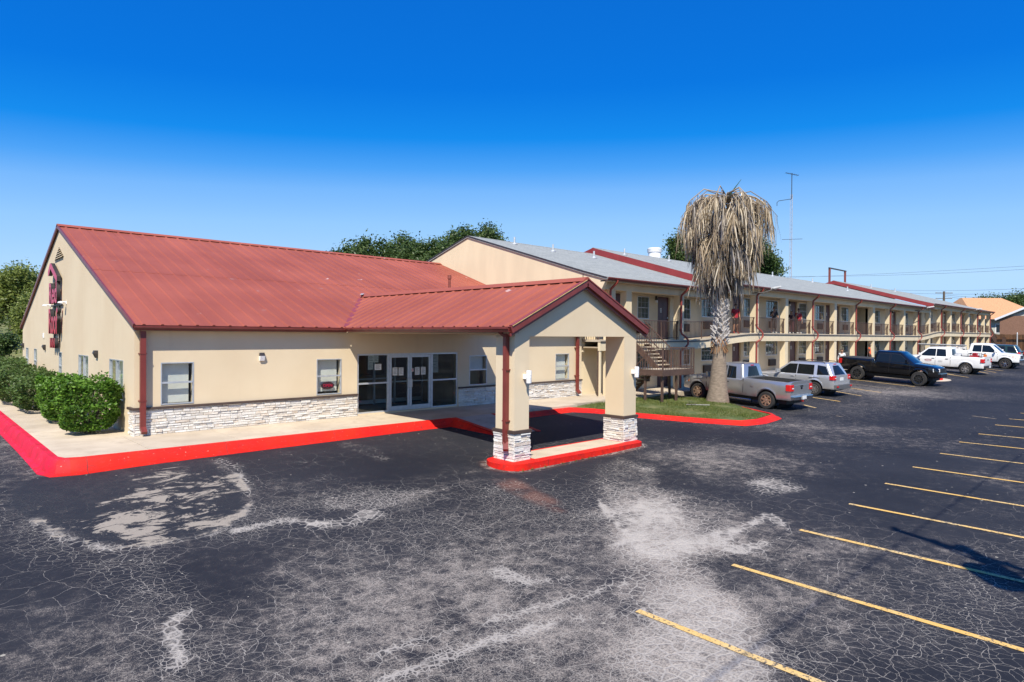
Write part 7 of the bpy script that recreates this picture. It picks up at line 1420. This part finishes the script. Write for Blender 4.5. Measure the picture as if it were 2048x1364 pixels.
# ------------------------------------------------------------------ people
def person(loc, face, label, J, clothes, height=1.72, hair='short', name='person'):
    """J: joint offsets for the pose; local x forward, y left, z up, metres for a 1.72 m figure."""
    base = dict(pel=(0, 0, .94), sp=(0, 0, 1.10), ch=(0, 0, 1.30), nk=(.01, 0, 1.47), jw=(.035, 0, 1.55), hd=(.02, 0, 1.64), tp=(.005, 0, 1.715), shL=(0, .18, 1.40), shR=(0, -.18, 1.40), elL=(-.02, .25, 1.12), elR=(-.02, -.25, 1.12), wrL=(.06, .25, .88), wrR=(.06, -.25, .88), hnL=(.08, .25, .80), hnR=(.08, -.25, .80),
                hpL=(0, .09, .90), hpR=(0, -.09, .90), knL=(.02, .10, .50), knR=(.02, -.10, .50), anL=(-.02, .11, .09), anR=(-.02, -.11, .09), toL=(.16, .13, .035), toR=(.16, -.13, .035))
    base.update(J); k = height/1.72
    rad = dict(pel=(.15, .12), sp=(.135, .11), ch=(.155, .12), nk=(.055, .055), jw=(.068, .062), hd=(.085, .082), tp=(.055, .05), shL=(.075, .07), shR=(.075, .07), elL=(.048, .045), elR=(.048, .045), wrL=(.032, .028), wrR=(.032, .028), hnL=(.042, .02), hnR=(.042, .02), hpL=(.105, .10), hpR=(.105, .10), knL=(.065, .062), knR=(.065, .062), anL=(.045, .045), anR=(.045, .045), toL=(.045, .03), toR=(.045, .03))
    names = list(base); V = [tuple(c*k for c in base[n]) for n in names]; idx = {n: i for i, n in enumerate(names)}
    E = [('pel', 'sp'), ('sp', 'ch'), ('ch', 'nk'), ('nk', 'jw'), ('jw', 'hd'), ('hd', 'tp'), ('ch', 'shL'), ('ch', 'shR')]+[(a+s, b+s) for s in 'LR' for a, b in (('sh', 'el'), ('el', 'wr'), ('wr', 'hn'), ('hp', 'kn'), ('kn', 'an'), ('an', 'to'))]+[('pel', 'hpL'), ('pel', 'hpR')]
    me = bpy.data.meshes.new('body'); me.from_pydata(V, [(idx[a], idx[b]) for a, b in E], []); o = bpy.data.objects.new('body', me); COL.objects.link(o)
    md = o.modifiers.new('skin', 'SKIN'); md.use_smooth_shade = True; sd = me.skin_vertices[0].data
    for n in names: sd[idx[n]].radius = (rad[n][0]*k, rad[n][1]*k); sd[idx[n]].use_root = (n == 'pel')
    o.modifiers.new('sub', 'SUBSURF').levels = 2
    dg = bpy.context.evaluated_depsgraph_get(); nm = bpy.data.meshes.new_from_object(o.evaluated_get(dg)); bpy.data.objects.remove(o)
    # five separate fingers on each hand
    mb = MB(); mb.v = [tuple(v.co) for v in nm.vertices]; mb.f = [tuple(p.vertices) for p in nm.polygons]; nbody = len(mb.f)
    for s in 'LR':
        h = Vector(base['hn'+s])*k; w = Vector(base['wr'+s])*k; d = (h-w).normalized(); side = d.cross(Vector((0, 1, 0)) if abs(d.y) < .8 else Vector((1, 0, 0))).normalized(); inn = d.cross(side).normalized()*(1 if s == 'L' else -1)
        for f, (off, L) in enumerate(((-.030, .075), (-.010, .085), (.010, .080), (.029, .062))): a = h+side*off*k; mb.tube([a, a+d*L*.5*k+inn*.008, a+d*L*k+inn*.03], [.0095, .0088, .0065], 6)
        a = h-side*.035*k-d*.03*k; mb.tube([a, a-side*.028+d*.03+inn*.01, a-side*.03+d*.062+inn*.02], [.011, .0095, .007], 6)
    # nose, ears
    hd_ = Vector(base['hd'])*k; fx = Vector((1, 0, 0)); mb.tube([hd_+Vector((.078, 0, .02)), hd_+Vector((.108, 0, -.028)), hd_+Vector((.085, 0, -.036))], [.010, .016, .012], 6)
    for s in (-1, 1): mb.tube([hd_+Vector((.0, s*.083, .01)), hd_+Vector((-.01, s*.098, .02)), hd_+Vector((-.005, s*.09, -.03))], [.016, .018, .01], 6)
    root = thing(name, loc, label, 'person', None, face); bo = build('body', mb, None, root, local=True, smooth=60); mats = ['skin', 'top', 'legs', 'shoe']
    for m in mats: bo.data.materials.append(MATS[clothes[m]])
    seg = {n: Vector(base[n])*k for n in names}
    def dist(p, a, b): ab = b-a; t = max(0, min(1, (p-a).dot(ab)/ab.length_squared)); return (p-a-ab*t).length, t
    sl = clothes.get('sleeve', .75); hem = clothes.get('hem', 1.0)
    for p in bo.data.polygons:
        c = Vector(p.center); best = min(((*dist(c, seg[a], seg[b]), a, b) for a, b in E), key=lambda q: q[0]); a, b, t = best[2], best[3], best[1]; m = 0
        if p.index >= nbody: m = 0
        elif a in ('pel', 'sp') or (a == 'ch' and (b[:2] == 'sh' or t < .72)): m = 2 if c.z < .90*k else 1
        elif a[:2] == 'sh': m = 1 if t < sl else 0
        elif a[:2] == 'el': m = 1 if sl > 1 and t < sl-1 else 0
        elif a[:2] == 'hp': m = 2 if t < hem else 0
        elif a[:2] == 'kn': m = 2 if (hem >= 1 and t < clothes.get('cuff', .93)) else 0
        elif a[:2] == 'an': m = 3
        p.material_index = m
    hm = MB(); 
    for i in range(7):
        for j in range(12):
            pass
    def cap(i, j): th = math.pi*.62*i/6; ph_ = 2*math.pi*j/12; fr = .35 if math.cos(ph_) > .3 else 1.0; th2 = th*(fr if i > 2 else 1); return hd_+Vector((-.012, 0, .012))+Vector((math.sin(th2)*math.cos(ph_)*.098, math.sin(th2)*math.sin(ph_)*.094, math.cos(th2)*.108))*k
    for i in range(7): hm.v += [tuple(cap(i, j)) for j in range(12)]
    for i in range(6):
        for j in range(12): hm.f.append((i*12+j, i*12+(j+1) % 12, (i+1)*12+(j+1) % 12, (i+1)*12+j))
    if hair == 'bun': hm.lathe([(0, .06), (.045, .04), (.055, 0), (.04, -.04), (0, -.05)], tuple(hd_+Vector((-.06, 0, .12))), 'z', 12)
    if hair == 'long': hm.tube([hd_+Vector((-.06, 0, .03)), hd_+Vector((-.09, 0, -.12)), hd_+Vector((-.09, 0, -.24))], [.08, .075, .03], 10)
    build('hair', hm, 'hair', root, local=True, smooth=60)
    ey = MB()
    for s in (-1, 1): ey.lathe([(0, .006), (.011, .003), (.011, -.003), (0, -.006)], tuple(hd_+Vector((.079, s*.034, .012))), 'z', 8)
    build('eyes', ey, 'eye', root, local=True); build('mouth', MB().box(hd_.x+.075, hd_.x+.092, -.024, .024, hd_.z-.068, hd_.z-.058), 'lips', root, local=True)
    return root
FC = YAW+math.pi      # towards the photographer
def at_balc(px, y): x = float(onY(px, 650, y)[0]); return (x, y, flz(x))
person(at_balc(1471, 19.35), FC+.2, 'person in red polo, black shorts and red shoes at the balcony above the silver pickup', dict(elR=(.02, -.27, 1.13), wrR=(.16, -.25, .92), hnR=(.22, -.24, .86)), dict(skin='skin_a', top='shirt_red', legs='shorts_black', shoe='shoe_red', hem=.9, sleeve=.7), 1.80)
person(at_balc(1548, 19.4), FC+.1, 'person in black top and dark trousers, one hand at the mouth, alone on the balcony', dict(elR=(.06, -.27, 1.15), wrR=(.17, -.10, 1.40), hnR=(.15, -.05, 1.48), elL=(-.02, .27, 1.13), wrL=(.2, .2, 1.05), hnL=(.26, .15, 1.05)), dict(skin='skin_a', top='shirt_black', legs='trousers_dark', shoe='shoe_white', sleeve=.8), 1.75, 'bun')
person(at_balc(1583, 19.55), FC-.2, 'person in plum shirt with an arm raised to the face beside the one in red', dict(elL=(.08, .22, 1.14), wrL=(.2, .08, 1.36), hnL=(.17, .05, 1.45)), dict(skin='skin_c', top='shirt_plum', legs='trousers_maroon', shoe='shoe_white', sleeve=.8), 1.60, 'long')
person(at_balc(1597, 19.35), FC+.25, 'person in red shirt shielding the face, standing beside the plum shirt on the balcony', dict(elR=(.05, -.27, 1.22), wrR=(.16, -.16, 1.46), hnR=(.14, -.12, 1.53)), dict(skin='skin_c', top='shirt_red', legs='trousers_dark', shoe='shoe_white', sleeve=.8), 1.74, 'bun')
x_ = float(onY(1739, 700, 18.4)[0]); person((x_, 18.4, flz(x_)-2.65), FC+.9, 'person in orange vest walking behind the black pickup bed', dict(knL=(.12, .10, .52), anL=(.10, .11, .1), toL=(.28, .12, .06)), dict(skin='skin_b', top='shirt_orange', legs='trousers_dark', shoe='shoe_white', sleeve=.1), 1.85)
x_ = float(onY(1684, 700, 17.6)[0]); person((x_, 17.6, G(x_, 17.6)), FC-.5, 'person in pale grey clothes at the black pickup tailgate', dict(), dict(skin='skin_a', top='trousers_white', legs='trousers_white', shoe='shoe_white', sleeve=1.6), 1.70)
